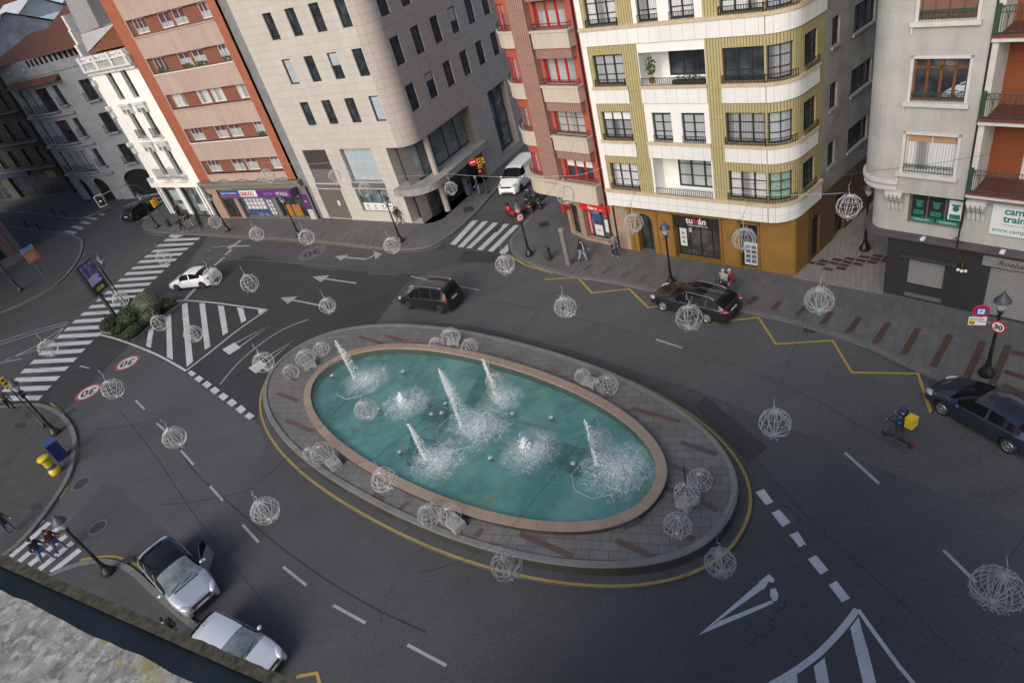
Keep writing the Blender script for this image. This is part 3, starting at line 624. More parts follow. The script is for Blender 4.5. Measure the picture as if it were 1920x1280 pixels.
# ---------------------------------------------------------------- terracotta-edged apartment block with pink bands
TER=plain('terracotta_render',(.30,.092,.048),.75,0,.13,1.2,.1,uv=True); PNK=tiles('stained_pink_concrete',(.44,.335,.29),(.42,.32,.28),(.44,.335,.29),9,3,.0,0,0,.8,.5,0); BRK=tiles('thin_red_brick',(.245,.083,.05),(.205,.068,.043),(.17,.08,.06),.25,.07,.012,0,.5,.8,.2,.3)
CON=tiles('grimy_concrete',(.22,.205,.185),(.2,.185,.17),(.16,.15,.14),2.4,.6,.01,0,0,.85,.75,.2); MAR=plain('maroon_blind',(.085,.035,.045),.6,0,.15,3)
PSTONE=tiles('pinkish_granite',(.40,.265,.21),(.36,.24,.19),(.22,.15,.12),.9,.7,.01,0,0,.5,.3,.1)
ob=bldg('apartment_building','terracotta sided apartment block with stained pink bands, brick window strips and maroon blinds',(-25.069,68.061),(-25.069+.79116,68.061-.61161))
Po=Path((-.95,0),[('L',16)]); Po.s0=-.95; HO=25
bands=[(1.05,12.3,5.0+3.22*k,6.36+3.22*k,.28) for k in range(6)]
m=MB(); wall(m,Po,-.95,.9,4.1,HO,[]); wall(m,Po,12.35,13.35,4.1,HO,[]); m.build('side_wall',TER,ob)
m=MB(); wall(m,Po,.9,12.35,4.1,HO,bands,.28,0); m.build('wall',[PNK],ob)
m=MB(); wall(m,Po,13.35,14.42,0,HO,[],d=-.25); m.build('party_wall',plain('blue_grey_render',(.17,.18,.19),.8,0,.2,1,0,uv=True),ob)
shell(ob,Po,-.95,14.4,0,HO,13,TER,ROOFM,d=-.4)
for k,bd in enumerate(bands):
    z0,z1=bd[2],bd[3]; hl=[(1.5,3.3),(5.2,6.85),(7.2,8.85),(10.75,12.25)]
    m=MB(); wall(m,Po,1.05,12.3,z0,z1,[(a,b,z0+.12,z1-.05) for a,b in hl],.1,0,d=-.28); m.build('brick_strip',BRK,ob)
    part(ob,'sill',WHITEF if k%2 else PNK,lambda m:ribbon(m,Po,.98,12.38,z0-.1,z0,-.3,.07))
    for j,(a,b) in enumerate(hl):
        bl=[.62,.62,.55,.55] if k in (4,5) else ([.85,.4,.4,.3] if k==3 else ([.05,.05,.05,.05] if k==2 else [.45,.4,.35,.25]))
        bv=bl[j]; wo=window(ob,Po,a,b,z0+.12,z1-.05,.36,WHITEF,(CURT2 if k!=2 else CURT),3 if j in (0,3) else 2,0,.07,.06,blind=(bv,MAR) if bv>.1 else None)
        if k==3 or (k==1 and j==3): part(wo,'flower_box',plain('balcony_greenery',(.05,.085,.03),.8,0,.5,9),lambda m:[m.blob((random.uniform(.1,b-a-.1),-.12+random.uniform(-.05,.05),random.uniform(0,.26)),random.uniform(.05,.10)) for _ in range(30)])
part(ob,'ledge',CON,lambda m:(ribbon(m,Po,-.6,13.75,3.85,4.12,-.2,.35),ribbon(m,Po,-.6,13.6,3.45,3.85,-.3,.08)))
wh=[(.95,3.05,.13,3.3),(3.75,8.75,.2,2.55),(9.3,13.0,.3,2.5)]
m=MB(); wall(m,Po,-.6,3.55,0,3.5,[wh[0]],.35,0); m.build('portal',PSTONE,ob)
m=MB(); wall(m,Po,3.55,14.0,0,3.5,wh[1:],.4,0); m.build('shopfront',plain('grey_shopfront',(.14,.135,.13),.6,0,.15,2),ob)
dd=window(ob,Po,.95,3.05,.13,3.3,.3,plain('dark_brown_door',(.05,.028,.025),.5,0,.2,4),GLS,3,2,.1,.09,name='door')
wl=window(ob,Po,3.75,8.75,.2,2.55,.3,ALU,GLS2,3,0,.07,.07,name='shop_window'); wo=window(ob,Po,9.3,13.0,.3,2.5,.35,BLACKI,GLS,2,0,.06,.05,name='shop_window')
PAPER=plain('white_paper',(.55,.56,.60),.6,0,.04,2); BLUEP=plain('blue_print',(.03,.07,.19),.5,0,.15,3)
for i in range(5):
    for j in range(3):
        cd=part(ob,'listing_card',PAPER,lambda m:ribbon(m,Po,4.3+.58*i,4.78+.58*i,1.05+.43*j,1.40+.43*j,-.27,-.255))
for j in range(4): part(ob,'listing_card',PAPER,lambda m:(ribbon(m,Po,7.55,7.8,.45+.42*j,.78+.42*j,-.27,-.255),ribbon(m,Po,7.95,8.2,.45+.42*j,.78+.42*j,-.27,-.255)))
part(ob,'poster',BLUEP,lambda m:ribbon(m,Po,4.2,7.2,.65,1.0,-.27,-.255))
part(ob,'display_counter',plain('orange_wood_counter',(.28,.14,.04),.5,0,.2,4),lambda m:(m.box(9.7,10.6,.24,.33,.32,1.5),m.box(10.75,11.9,.24,.33,.32,1.5)))
PUR=plain('purple_sign',(.105,.028,.16),.4,0,.08,3); LETW=plain('white_letters',(.66,.66,.66),.5,0,.04,3); LETR=plain('red_letters',(.42,.03,.03),.5,0,.05,3); BLUES=plain('blue_sign',(.03,.065,.28),.4,0,.06,3)
sgb=part(ob,'sign_back',ALU,lambda m:ribbon(m,Po,1.75,13.0,2.45,3.32,.0,.22))
s1=part(ob,'agency_sign',BLUES,lambda m:ribbon(m,Po,1.85,4.75,2.82,3.25,.22,.25)); text('lettering','Agencia Inmobiliaria',.30,(1.95,-.255,2.93),LETW,s1,squash=.98)
part(ob,'sign_stripe',LETR,lambda m:ribbon(m,Po,1.85,4.75,2.66,2.74,.22,.245)); part(ob,'sign_stripe',BLUES,lambda m:ribbon(m,Po,1.85,4.75,2.52,2.60,.22,.245))
s2=part(ob,'agency_sign',LETW,lambda m:ribbon(m,Po,4.8,7.3,2.62,3.27,.22,.25)); text('lettering','SABUGO',.58,(4.92,-.255,2.74),LETR,s2,squash=.86,bold=.018)
part(ob,'sign_stripe',BLUES,lambda m:ribbon(m,Po,4.8,7.3,2.52,2.6,.22,.245))
s3=part(ob,'optician_sign',PUR,lambda m:ribbon(m,Po,7.32,12.6,2.5,3.28,.22,.26)); text('lettering','ÓPTICA',.30,(8.2,-.265,2.78),plain('lilac_letters',(.35,.22,.42),.5,0,.04,3),s3,squash=1.35); text('lettering','PIÑOLE',.52,(10.0,-.265,2.68),LETW,s3,squash=.95)
s4=part(ob,'hanging_sign',PUR,lambda m:m.box(12.95,13.03,-1.0,-.05,2.75,3.5)); text('lettering','ÓP',.4,(12.945,-.2,2.95),LETW,s4,(PI/2,0,-PI/2))
s5=part(ob,'side_board',PUR,lambda m:ribbon(m,Po,13.05,13.75,1.15,2.65,0,.05)); text('lettering','óp',.3,(13.2,-.055,1.9),LETW,s5); part(ob,'pier',plain('white_tile',(.45,.45,.45),.4,0,.08,3),lambda m:ribbon(m,Po,13.05,13.75,.12,1.15,0,.045))
# cables slung along the ledge
part(ob,'wiring',BLACKI,lambda m:m.tube([Po.pt(-.4+14*i/24,.12,4.25+.12*math.sin(i*1.3)+.05*math.sin(i*3.1)) for i in range(25)],.025,5))
# ---------------------------------------------------------------- red corner building
RED=plain('coral_render',(.345,.075,.052),.75,0,.10,1.0,.05,uv=True); RIBP=ribbed('pink_ribbed_tile',(.33,.195,.155),(.09,.035,.03),.17); CRM=tiles('cream_panel',(.52,.455,.375),(.49,.43,.36),(.34,.29,.24),.62,3,.012,0,0,.7,.30,.15)
STN=tiles('tan_stone_blocks',(.36,.265,.19),(.31,.225,.165),(.2,.15,.11),.9,.45,.008,0,.5,.7,.4,.15)
rdb=bldg('corner_building','coral red corner building with cream balconies, ribbed pink pillar and bright red window frames',(6.9914,39.9828),(6.9914+.57199,39.9828-.82026))
Pr=Path((-7.87,10.7,-72.2),[('L',10),('A',1.7,72.2),('L',6.2)]); Pr.s0=-15.34; HR=19.5
hol=[]; 
for k in range(5):
    z0=4.58+3.08*k; hol+=[(-.72,1.68,z0,z0+1.5,.3),(-4.95,-3.12,z0+.1,z0+1.55,.2)]
    hol+=[(-8.6,-7.2,z0+.1,z0+1.55,.2),(-12.2,-10.8,z0+.1,z0+1.55,.2)]
m=MB(); wall(m,Pr,-15.3,2.95,3.3,HR,hol,.3,0); m.build('wall',[RED],rdb)
shell(rdb,Pr,-15.3,2.95,3.3,HR,11,RED,ROOFM,back=[(2.95,12),(-4,12)])
part(rdb,'ribbed_pillar',RIBP,lambda m:ribbon(m,Pr,-2.42,-1.0,4.35,HR,0,.42))
for k in range(5):
    z0=4.58+3.08*k
    part(rdb,'balcony_front',CRM,lambda m:ribbon(m,Pr,-.78,2.08,z0-.92,z0-.06,0,.5)) if k else None
    part(rdb,'balcony_cap',CRM,lambda m:ribbon(m,Pr,-.85,2.14,z0-.06,z0+.06,0,.56)) if k else None
    if k: part(rdb,'ribbed_lintel',RIBP,lambda m:ribbon(m,Pr,-.78,2.0,z0-1.5,z0-.92,0,.4))
    if k:
        part(rdb,'balcony_front',CRM,lambda m:ribbon(m,Pr,-6.2,-2.6,z0-.92,z0-.06,0,.22)); part(rdb,'balcony_cap',CRM,lambda m:ribbon(m,Pr,-6.25,-2.55,z0-.06,z0+.06,0,.28))
    rail(rdb,Pr,-.66,2.02,z0+.06,.32,.42,BLACKI,.14,ends=.35); rail(rdb,Pr,-6.0,-2.8,z0+.06,.32,.18,BLACKI,.14)
    fr=REDF if k!=1 else plain('faded_red_frame',(.22,.07,.05),.5,0,.2,4)
    bl={0:(.42,LETW),3:(.38,plain('tan_blind',(.24,.16,.11),.7,0,.1,3))}.get(k)
    window(rdb,Pr,-.72,1.68,z0,z0+1.5,.22,fr,(GLS if k==0 else CURT2),3,(3 if k==1 else 0),.10,.17 if k!=1 else .07,blind=bl)
    window(rdb,Pr,-4.95,-3.12,z0+.1,z0+1.55,.12,fr,CURT3,4,2 if k==1 else 0,.08,.12 if k!=1 else .06,blind=bl if k==3 else None)
    for a,b in ((-8.6,-7.2),(-12.2,-10.8)): window(rdb,Pr,a,b,z0+.1,z0+1.55,.12,fr,CURT3,3,0,.08,.1)
part(rdb,'balcony_front',CRM,lambda m:(ribbon(m,Pr,-7.5,2.12,3.3,4.48,0,.32),ribbon(m,Pr,-1.0,2.12,3.3,4.48,.32,.55)))
part(rdb,'balcony_cap',CRM,lambda m:ribbon(m,Pr,-7.5,2.16,4.48,4.6,0,.58))
part(rdb,'drainpipe',BLACKI,lambda m:(m.tube([Pr.pt(2.33,.09,.1),Pr.pt(2.33,.09,HR)],.06,8),m.tube([Pr.pt(2.83,.05,.1),Pr.pt(2.83,.05,3.3)],.05,8)))
Pg2=Path((-2.907,6.106,-80.7),[('L',5.5),('A',.3,66.7),('L',1.75),('A',.4,14),('L',3.3)])
base=5.5+.3*math.radians(66.7); g0=base+1.75+.4*math.radians(14); Pg2.s0=-g0
hg=[(.05,2.42,.35,2.6,.45),(-1.55,-.55,.3,2.55,.3),(-4.6,-2.6,.4,2.5,.3)]
m=MB(); wall(m,Pg2,-7.6,2.98,0,3.4,hg,.3,0); m.build('ground_floor',[STN],rdb)
m=MB(); m.face([Pr.pt(q,0.0,3.35) for q in Pr.cuts(-15,2.9)][::-1]+[]) if False else None
window(rdb,Pg2,.05,2.42,.35,2.6,.42,BLACKI,GLS2,2,0,.07,name='shop_window'); window(rdb,Pg2,-1.55,-.55,.3,2.55,.25,BLACKI,GLS,1,2,.07,name='shop_window'); window(rdb,Pg2,-4.6,-2.6,.4,2.5,.25,BLACKI,GLS,2,0,.07,name='shop_window')
REDS=plain('bright_red_sign',(.55,.022,.018),.45,0,.06,3); CRED=plain('coral_poster',(.42,.05,.045),.5,0,.1,3)
sg=part(rdb,'shop_sign',REDS,lambda m:ribbon(m,Pg2,0.0,2.5,2.58,3.1,0,.10)); text('lettering','Halcón',.27,(.72,-.105,2.68),LETW,sg,bold=.012); text('lettering','viajes',.12,(1.66,-.105,2.68),LETW,sg)
part(sg,'bird_emblem',LETW,lambda m:(m.face([(.75,-.106,2.98),(.86,-.106,2.90),(.90,-.106,2.94)]),m.face([(.86,-.106,2.90),(.98,-.106,3.06),(.89,-.106,2.96)])))
part(rdb,'shop_sign',REDS,lambda m:m.box(-1.0,-.9,-.75,-.05,2.45,3.05))
p1=part(rdb,'poster',CRED,lambda m:ribbon(m,Pg2,.12,.4,.45,2.5,-.38,-.36)); text('lettering','PASIÓN POR VIAJAR',.17,(.33,.355,.6),LETW,p1,(PI/2,-PI/2,0))
p2=part(rdb,'poster',BLUEP,lambda m:ribbon(m,Pg2,.62,1.3,1.55,2.45,-.36,-.34)); text('lettering','ESQUÍ',.16,(.70,.335,2.15),LETW,p2)
part(rdb,'poster',plain('violet_poster',(.09,.03,.06),.5,0,.1,3),lambda m:ribbon(m,Pg2,.62,1.3,1.3,1.55,-.36,-.34)); p3=part(rdb,'poster',plain('pale_poster',(.55,.58,.6),.5,0,.06,3),lambda m:ribbon(m,Pg2,.62,1.3,.5,1.3,-.36,-.34)); text('lettering','halcón',.13,(.76,.335,.85),GREYT,p3)
part(rdb,'poster',CRED,lambda m:(ribbon(m,Pg2,1.55,2.2,1.95,2.4,-.36,-.34),ribbon(m,Pg2,1.85,2.25,1.3,1.7,-.36,-.34))); part(rdb,'poster',plain('pale_poster',(.5,.5,.5)),lambda m:ribbon(m,Pg2,1.55,1.83,.85,1.8,-.36,-.34))
part(rdb,'street_plate',BLACKI,lambda m:ribbon(m,Pg2,.25,.95,3.14,3.28,0,.03))
# ---------------------------------------------------------------- yellow and white building
WHP=tiles('white_cladding_panel',(.72,.725,.71),(.70,.705,.69),(.34,.34,.33),.62,4,.010,0,0,.5,.26,.12); RIBY=ribbed('yellow_ribbed_tile',(.405,.345,.175),(.12,.098,.045),.15); TAN=plain('tan_stone_cap',(.46,.375,.25),.7,0,.15,2.5); OCH=plain('ochre_render',(.215,.112,.022),.7,0,.14,.9,.05,uv=True); WHR=plain('white_render',(.70,.70,.68),.7,0,.05,1,0,uv=True); GRW=plain('patchy_grey_render',(.235,.23,.22),.8,0,.3,.7,.05,uv=True)
yb=bldg('apartment_building','yellow ribbed and white apartment building with ochre ground floor and rounded right corner',(9.0,37.14),(15.815,29.045))
Py=Path((-.6,-.55),[('L',10.1),('A',1.3,83),('L',12)]); Py.s0=-.6; HY=19.3; AE=9.5+1.3*math.radians(83)
FZ=[4.76+3.06*k for k in range(5)]
hl=[]
for z in FZ:
    hl+=[(.05,1.95,z,z+1.58,.25),(7.48,9.5,z,z+1.56,.25),(9.62,10.8,z,z+1.56,.25),(AE+.15,AE+1.35,z+.1,z+1.55,.2)]
hole_c=(2.88,6.62,4.6,HY-.3,0.0)
m=MB(); wall(m,Py,-.22,AE+2.0,4.45,HY,hl+[hole_c],.25,0); m.build('ribbed_wall',[RIBY],yb)
m=MB(); wall(m,Py,-.55,-.22,3.5,HY,[]); 
ch=[(3.02,6.55,4.62,6.88,1.1),(3.3,4.45,7.8,9.36),(5.05,6.35,7.8,9.36),(2.92,6.6,10.78,12.45,1.3),(3.15,4.28,13.92,15.4),(4.92,6.22,13.92,15.4),(3.1,6.5,16.8,18.6,1.2)]
wall(m,Py,2.88,6.62,4.6,HY-.3,ch,.22,0); m.build('white_wall',[WHR],yb)
m=MB(); wall(m,Py,AE+2.0,AE+11,3.6,HY,[(AE+2.7,AE+3.45,z+.2,z+1.5) for z in FZ]+[(AE+4.9,AE+7.2,z+.1,z+1.4) for z in FZ],.2,0); m.build('side_wall',[GRW],yb)  # alley side in a darker, patchy grey than the white front
shell(yb,Py,-.55,AE+11,3.6,HY,11,WHR,ROOFM,back=[(6,13),(-.5,12)])
rail_m=BLACKI
def bandset(z,segs,full):
    for a,b in segs:
        part(yb,'white_band',WHP,lambda m:ribbon(m,Py,a,b,z-1.0,z-.22,0,.07)); part(yb,'sill_cap',TAN,lambda m:ribbon(m,Py,a-.03,b+.03,z-.22,z-.06,0,.13))
for k,z in enumerate(FZ):
    if k in (1,2,4): bandset(z,[(-.2,2.08),(2.88,6.62),(7.38,9.56),(9.60,AE+.05),(AE+.12,AE+1.5)],False)
    elif k==3: bandset(z,[(-.5,9.56),(9.60,AE+2.0)],True)
    wl_=[(.05,1.95,3,[CURT,CURT3,CURT2,CURT,CURT2][k]),(7.48,9.5,3,[CURT,CURT3,GLS,CURT,CURT][k])]
    for a,b,nv,pm in wl_: window(yb,Py,a,b,z,z+1.57,.18,STEEL,pm,nv,3,.08,.09,blind=((.3 if a<1 else .22),LETW) if (k,a<1) in ((1,True),(3,False)) else None); rail(yb,Py,a-.02,b+.02,z-.04,.36,.12,rail_m,.12,ends=.1)
    window(yb,Py,9.62,10.8,z,z+1.56,.18,STEEL,[plain('green_curtain',(.22,.34,.28),.6,0,.25,4,0,1),CURT2,CURT3,CURT2,CURT2][k],2,3,.08,.05); rail(yb,Py,9.55,10.95,z-.04,.36,.12,rail_m,.12)
    window(yb,Py,AE+.15,AE+1.35,z+.1,z+1.55,.14,STEEL,GLS,3,3,.06,.05); rail(yb,Py,AE+.12,AE+1.4,z-.04,.36,.1,rail_m,.12)
    window(yb,Py,AE+2.7,AE+3.45,z+.2,z+1.5,.15,STEEL,GLS,2,3,.05); window(yb,Py,AE+4.9,AE+7.2,z+.1,z+1.4,.15,STEEL,GLS,3,0,.05)
    part(yb,'sill',GRW,lambda m:(ribbon(m,Py,AE+2.62,AE+3.53,z+.08,z+.2,0,.1),ribbon(m,Py,AE+4.8,AE+7.3,z-.02,z+.1,0,.1)))
# the deep band over the ground floor
part(yb,'white_band',WHP,lambda m:(ribbon(m,Py,-.5,9.56,3.58,4.48,-.55,.09),ribbon(m,Py,9.6,AE+2.0,3.58,4.48,-.55,.09))); part(yb,'sill_cap',TAN,lambda m:ribbon(m,Py,-.52,AE+2.05,4.48,4.66,0,.16))
m=MB(); cc=Py.cuts(-.5,AE+11); [m.face([Py.pt(a,-1.6,3.6),Py.pt(b,-1.6,3.6),Py.pt(b,0,3.6),Py.pt(a,0,3.6)]) for a,b in zip(cc,cc[1:])]; m.build('soffit',GRW,yb)
# centre bay
for a,b,z in ((3.3,4.45,7.8),(5.05,6.35,7.8),(3.15,4.28,13.92),(4.92,6.22,13.92)): window(yb,Py,a,b,z,z+1.5,.16,STEEL,(CURT2 if z<10 else CURT),2,3,.08,.08); rail(yb,Py,a,b,z-.04,.36,.05,rail_m,.12)
def loggia(s0,s1,z0,z1,dep,w0,w1,pm,nv,nh):
    m=MB(); wall(m,Py,s0,s1,z0,z1,[(w0,w1,z0+.1,z1-.12)],.1,0,d=-dep); m.build('loggia_wall',WHR,yb)
    window(yb,Py,w0,w1,z0+.1,z1-.12,dep+.06,STEEL,pm,nv,nh,.08,.10); rail(yb,Py,s0+.03,s1-.03,z0-.02,.42,.06,rail_m,.12)
loggia(3.02,6.55,4.62,6.88,1.0,4.0,6.4,CURT2,3,3); loggia(2.92,6.6,10.78,12.45,1.2,3.95,6.35,GLS,3,2); loggia(3.1,6.5,16.8,18.6,1.1,4,6.2,GLS,3,2)
GRN=plain('pot_plant_leaf',(.055,.10,.03),.7,0,.5,9)
def bush_mesh(n,rx,ry,rz,leaf,seed=0,z0=0):
    rr=random.Random(seed); mb=MB()
    for _ in range(n):
        u=rr.uniform(-1,1); a=rr.uniform(0,2*PI); r=(rr.random()**.33); c=Vector((rx*r*math.sqrt(1-u*u)*math.cos(a),ry*r*math.sqrt(1-u*u)*math.sin(a),z0+rz*r*u))
        n_=Vector((rr.gauss(0,1),rr.gauss(0,1),rr.gauss(0,1))).normalized(); t_=n_.orthogonal().normalized(); b_=n_.cross(t_); L=leaf*rr.uniform(.6,1.3)
        mb.face([c-t_*L,c+b_*L*.5,c+t_*L,c-b_*L*.5])
    return mb
pb=thing('pot_plant','tall leafy pot plant on the yellow building\'s open recessed balcony','plant',(yb.matrix_basis@Py.pt(3.35,-.35,10.82)),0)
part(pb,'pot',plain('clay_pot',(.2,.09,.05)),lambda m:m.lathe([(.12,0),(.17,.25)],10),True); fo=bush_mesh(90,.28,.28,.5,.11,5,.85).build('foliage',GRN,pb)
pb2=thing('pot_plant','long low row of greenery behind the railing of the recessed balcony','plant',(yb.matrix_basis@Py.pt(5.6,-.15,10.82)),yb.rotation_euler.z)
part(pb2,'planter',plain('dark_planter',(.04,.035,.03)),lambda m:m.box(-.9,.9,-.1,.1,0,.18)); bush_mesh(140,.95,.14,.14,.07,6,.26).build('foliage',GRN,pb2)
# ochre ground floor
Pq=Path((-.5,0),[('L',11.0),('A',.25,83),('L',12)]); Pq.s0=-.5; QE=10.5+.25*math.radians(83)
hq=[(.95,2.08,.0,2.85,.5),(3.55,6.5,.13,3.08,.55),(7.72,8.72,.2,2.98,.25)]
m=MB(); wall(m,Pq,.32,QE+1.2,0,3.65,hq,.3,0)
for i in range(12):   # spandrels that turn the door opening into an arch
    t0,t1=PI*i/12,PI*(i+1)/12; cx,r,zs=1.515,.565,2.285
    x0,x1=cx-r*math.cos(t0),cx-r*math.cos(t1); z0,z1=zs+r*math.sin(t0),zs+r*math.sin(t1)
    m.face([Pq.pt(x0,0,z0),Pq.pt(x1,0,z1),Pq.pt(x1,0,2.85),Pq.pt(x0,0,2.85)]); m.face([Pq.pt(x1,0,z1),Pq.pt(x0,0,z0),Pq.pt(x0,-.5,z0),Pq.pt(x1,-.5,z1)])
m.build('ground_floor',[OCH],yb)
m=MB(); wall(m,Pq,QE+1.2,QE+11,0,3.65,[(QE+1.6,QE+2.5,.13,2.7),(QE+4.2,QE+5.4,.13,2.7)],.2,0); m.build('ground_floor',[plain('ochre_render_shade_tone',(.10,.06,.025),.8,0,.2,1)],yb)  # darker ochre copy paints the alley's shade into the wall colour
OCH2=plain('ochre_trim',(.185,.092,.017),.65,0,.1,2)
part(yb,'door_surround',OCH2,lambda m:(ribbon(m,Pq,.55,.62,.1,3.1,0,.05),ribbon(m,Pq,2.4,2.47,.1,3.1,0,.05),ribbon(m,Pq,.55,2.47,3.1,3.17,0,.05)))
part(yb,'door_surround',OCH2,lambda m:(ribbon(m,Pq,3.4,3.55,.1,3.2,0,.06),ribbon(m,Pq,6.5,6.65,.1,3.2,0,.06),ribbon(m,Pq,3.4,6.65,3.08,3.22,0,.06)))
part(yb,'door_surround',OCH2,lambda m:(ribbon(m,Pq,7.6,7.72,.1,3.1,0,.06),ribbon(m,Pq,8.72,8.84,.1,3.1,0,.06),ribbon(m,Pq,7.6,8.84,2.98,3.1,0,.06)))
window(yb,Pq,.95,2.08,.1,2.85,.5,BLACKI,GLS,2,0,.06,name='street_door'); window(yb,Pq,3.55,6.5,.13,2.35,.5,BLACKI,glass('shop_glass',(.035,.035,.034),.06,.7),4,0,.06,.05,name='shop_window')
fs=part(yb,'shop_sign',plain('black_fascia',(.02,.02,.022),.4,0,.1,2),lambda m:ribbon(m,Pq,3.55,6.5,2.3,3.08,-.45,-.08))
text('lettering','tu',.55,(4.35,.075,2.55),LETW,fs,bold=.012); text('lettering','k',.55,(4.86,.075,2.55),LETR,fs,bold=.012); text('lettering','án',.55,(5.13,.075,2.55),LETW,fs,bold=.012); text('lettering','somos impresores',.17,(4.45,.075,2.38),LETW,fs)
pp=part(yb,'poster',plain('pale_poster',(.5,.5,.5)),lambda m:ribbon(m,Pq,3.68,4.12,.75,1.95,-.44,-.42)); [part(pp,'pictogram',GREYT,lambda m:ribbon(m,Pq,3.8,4.0,.95+.3*i,1.1+.3*i,-.42,-.417)) for i in range(3)]
part(yb,'notice',plain('cream_paper',(.45,.36,.25)),lambda m:ribbon(m,Pq,4.3,4.5,1.75,2.05,-.44,-.42))
dw=window(yb,Pq,7.72,8.72,.2,2.98,.2,BLACKI,GLS,1,0,.07,name='display_window')
pp=part(yb,'poster',plain('pale_poster',(.5,.5,.5)),lambda m:ribbon(m,Pq,7.85,8.6,.3,1.75,-.17,-.15)); [part(pp,'picture',plain('poster_picture%d'%(i%3),[(.08,.12,.2),(.2,.1,.08),(.1,.1,.12)][i%3],.5,0,.4,8),lambda m:ribbon(m,Pq,7.92+.34*(i%2),8.2+.34*(i%2),.45+.3*(i//2),.68+.3*(i//2),-.15,-.146)) for i in range(8)]
part(yb,'side_door',BLACKI,lambda m:(ribbon(m,Pq,QE+1.6,QE+2.5,.13,2.7,-.3,-.18),ribbon(m,Pq,QE+4.2,QE+5.4,.13,2.7,-.3,-.18)))
part(yb,'stone_pier',STN,lambda m:ribbon(m,Pq,-.5,.34,0,3.6,-.6,0)); part(yb,'alarm_box',WHITEF,lambda m:ribbon(m,Pq,.05,.3,3.25,3.45,0,.12))
# ---------------------------------------------------------------- pale stone building at the right
LIM=tiles('weathered_limestone',(.44,.43,.405),(.39,.38,.36),(.36,.35,.33),1.1,.46,.006,0,.5,.75,.62,.12); LIMP=plain('limestone_trim',(.50,.49,.465),.7,0,.12,2); GRI=plain('green_iron',(.028,.062,.05),.5,.2,.2,6)
OWOOD=tiles('orange_wood_cladding',(.22,.062,.02),(.195,.053,.017),(.12,.03,.01),4,.11,.01,0,.3,.6,.25,.3); RBR=plain('red_brown_slab',(.11,.032,.022),.7,0,.2,3); CHAR=tiles('charcoal_shopfront',(.030,.030,.033),(.027,.027,.030),(.02,.02,.02),1.6,3,.012,0,0,.5,.3,.15); SLAT=tiles('silver_roller_shutter',(.46,.46,.46),(.44,.44,.44),(.05,.05,.05),12,.085,.03,0,0,.35,.2,.8)
rb_=bldg('apartment_building','weathered pale limestone apartment building with green railings above charcoal shopfront',(18.654,25.434),(18.654+.54836*5-.0,25.434-.83624*5+.05))
Pt=Path((-2.19,8.75,-82),[('L',8.1),('A',.85,82),('L',13)]); Pt.s0=-(8.1+.85*math.radians(82))-.22
dU=.42; HT=19.2
hw=[(.47,2.42,6.9+3.08*k,8.55+3.08*k,.2) for k in range(4)]
m=MB(); wall(m,Pt,-8,3.0,5.85,HT,hw,.2,0,d=dU); m.build('wall',[LIM],rb_)
shell(rb_,Pt,-8,12,3.5,HT,10,LIM,ROOFM,d=.2,back=[(12,10),(0,10)])
m=MB(); lw=[(.72,2.92,4.2,5.7,.2)]; wall(m,Pt,-8,12,3.4,5.9,lw,.2,0,d=.0); m.build('mezzanine_wall',[LIM],rb_)
m=MB(); cc=Pt.cuts(-7.9,12); [m.face([Pt.pt(a,-.3,5.86),Pt.pt(b,-.3,5.86),Pt.pt(b,dU,5.86),Pt.pt(a,dU,5.86)]) for a,b in zip(cc,cc[1:])]; m.build('soffit',LIM,rb_)
part(rb_,'moulding',LIMP,lambda m:(ribbon(m,Pt,-8,.35,6.25,6.4,dU,dU+.12),ribbon(m,Pt,-8,.3,5.95,6.12,dU-.1,dU+.06)))
for k in range(4):
    z0=6.9+3.08*k
    if k==0: w=window(rb_,Pt,.47,2.42,z0,z0+1.65,.15,LIMP,CURT,2,0,.05,.04,d=dU,blind=(.22,plain('tan_shutter',(.36,.22,.12),.6,0,.1,3)))
    elif k==1: 
        w=window(rb_,Pt,.47,2.42,z0,z0+1.75-.1,.15,WOODF,GLS,4,0,.08,.11,d=dU); part(w,'transom',WOODF,lambda m:m.box(.05,1.9,-.03,.03,1.22,1.32))
        cb=MB(); cb.grid([[(1.0+.85*i/8,.012-.02*math.sin(j*2+i),.12+(.75-.12)*j/6*((i/8)**.7)) for i in range(9)] for j in range(7)]); cb.build('bedding',plain('blue_white_bedding',(.42,.47,.53),.8,0,.3,5),w,True)
    else: w=window(rb_,Pt,.47,2.42,z0,z0+1.65,.15,WOODF,GLS,4,0,.06,.05,d=dU,blind=(.97,plain('brown_shutter',(.15,.085,.06),.6,0,.12,4)))
    part(rb_,'window_surround',LIMP,lambda m:(ribbon(m,Pt,.36,.47,z0-.05,z0+1.75,dU,dU+.05),ribbon(m,Pt,2.42,2.53,z0-.05,z0+1.75,dU,dU+.05),ribbon(m,Pt,.36,2.53,z0+1.65,z0+1.75,dU,dU+.05)))
    part(rb_,'sill',LIMP,lambda m:(ribbon(m,Pt,.22,2.62,z0-.22,z0-.05,dU-.02,dU+.16),ribbon(m,Pt,.25,.31,z0-.5,z0-.22,dU,dU+.08)))
    rail(rb_,Pt,.5,2.4,z0-.03,.36,dU+.03,GRI,.11,arch=True,r=.011)
part(rb_,'drainpipe',BLACKI,lambda m:m.tube([Pt.pt(3.0,dU+.04,3.6),Pt.pt(3.0,dU+.04,HT)],.035,6))
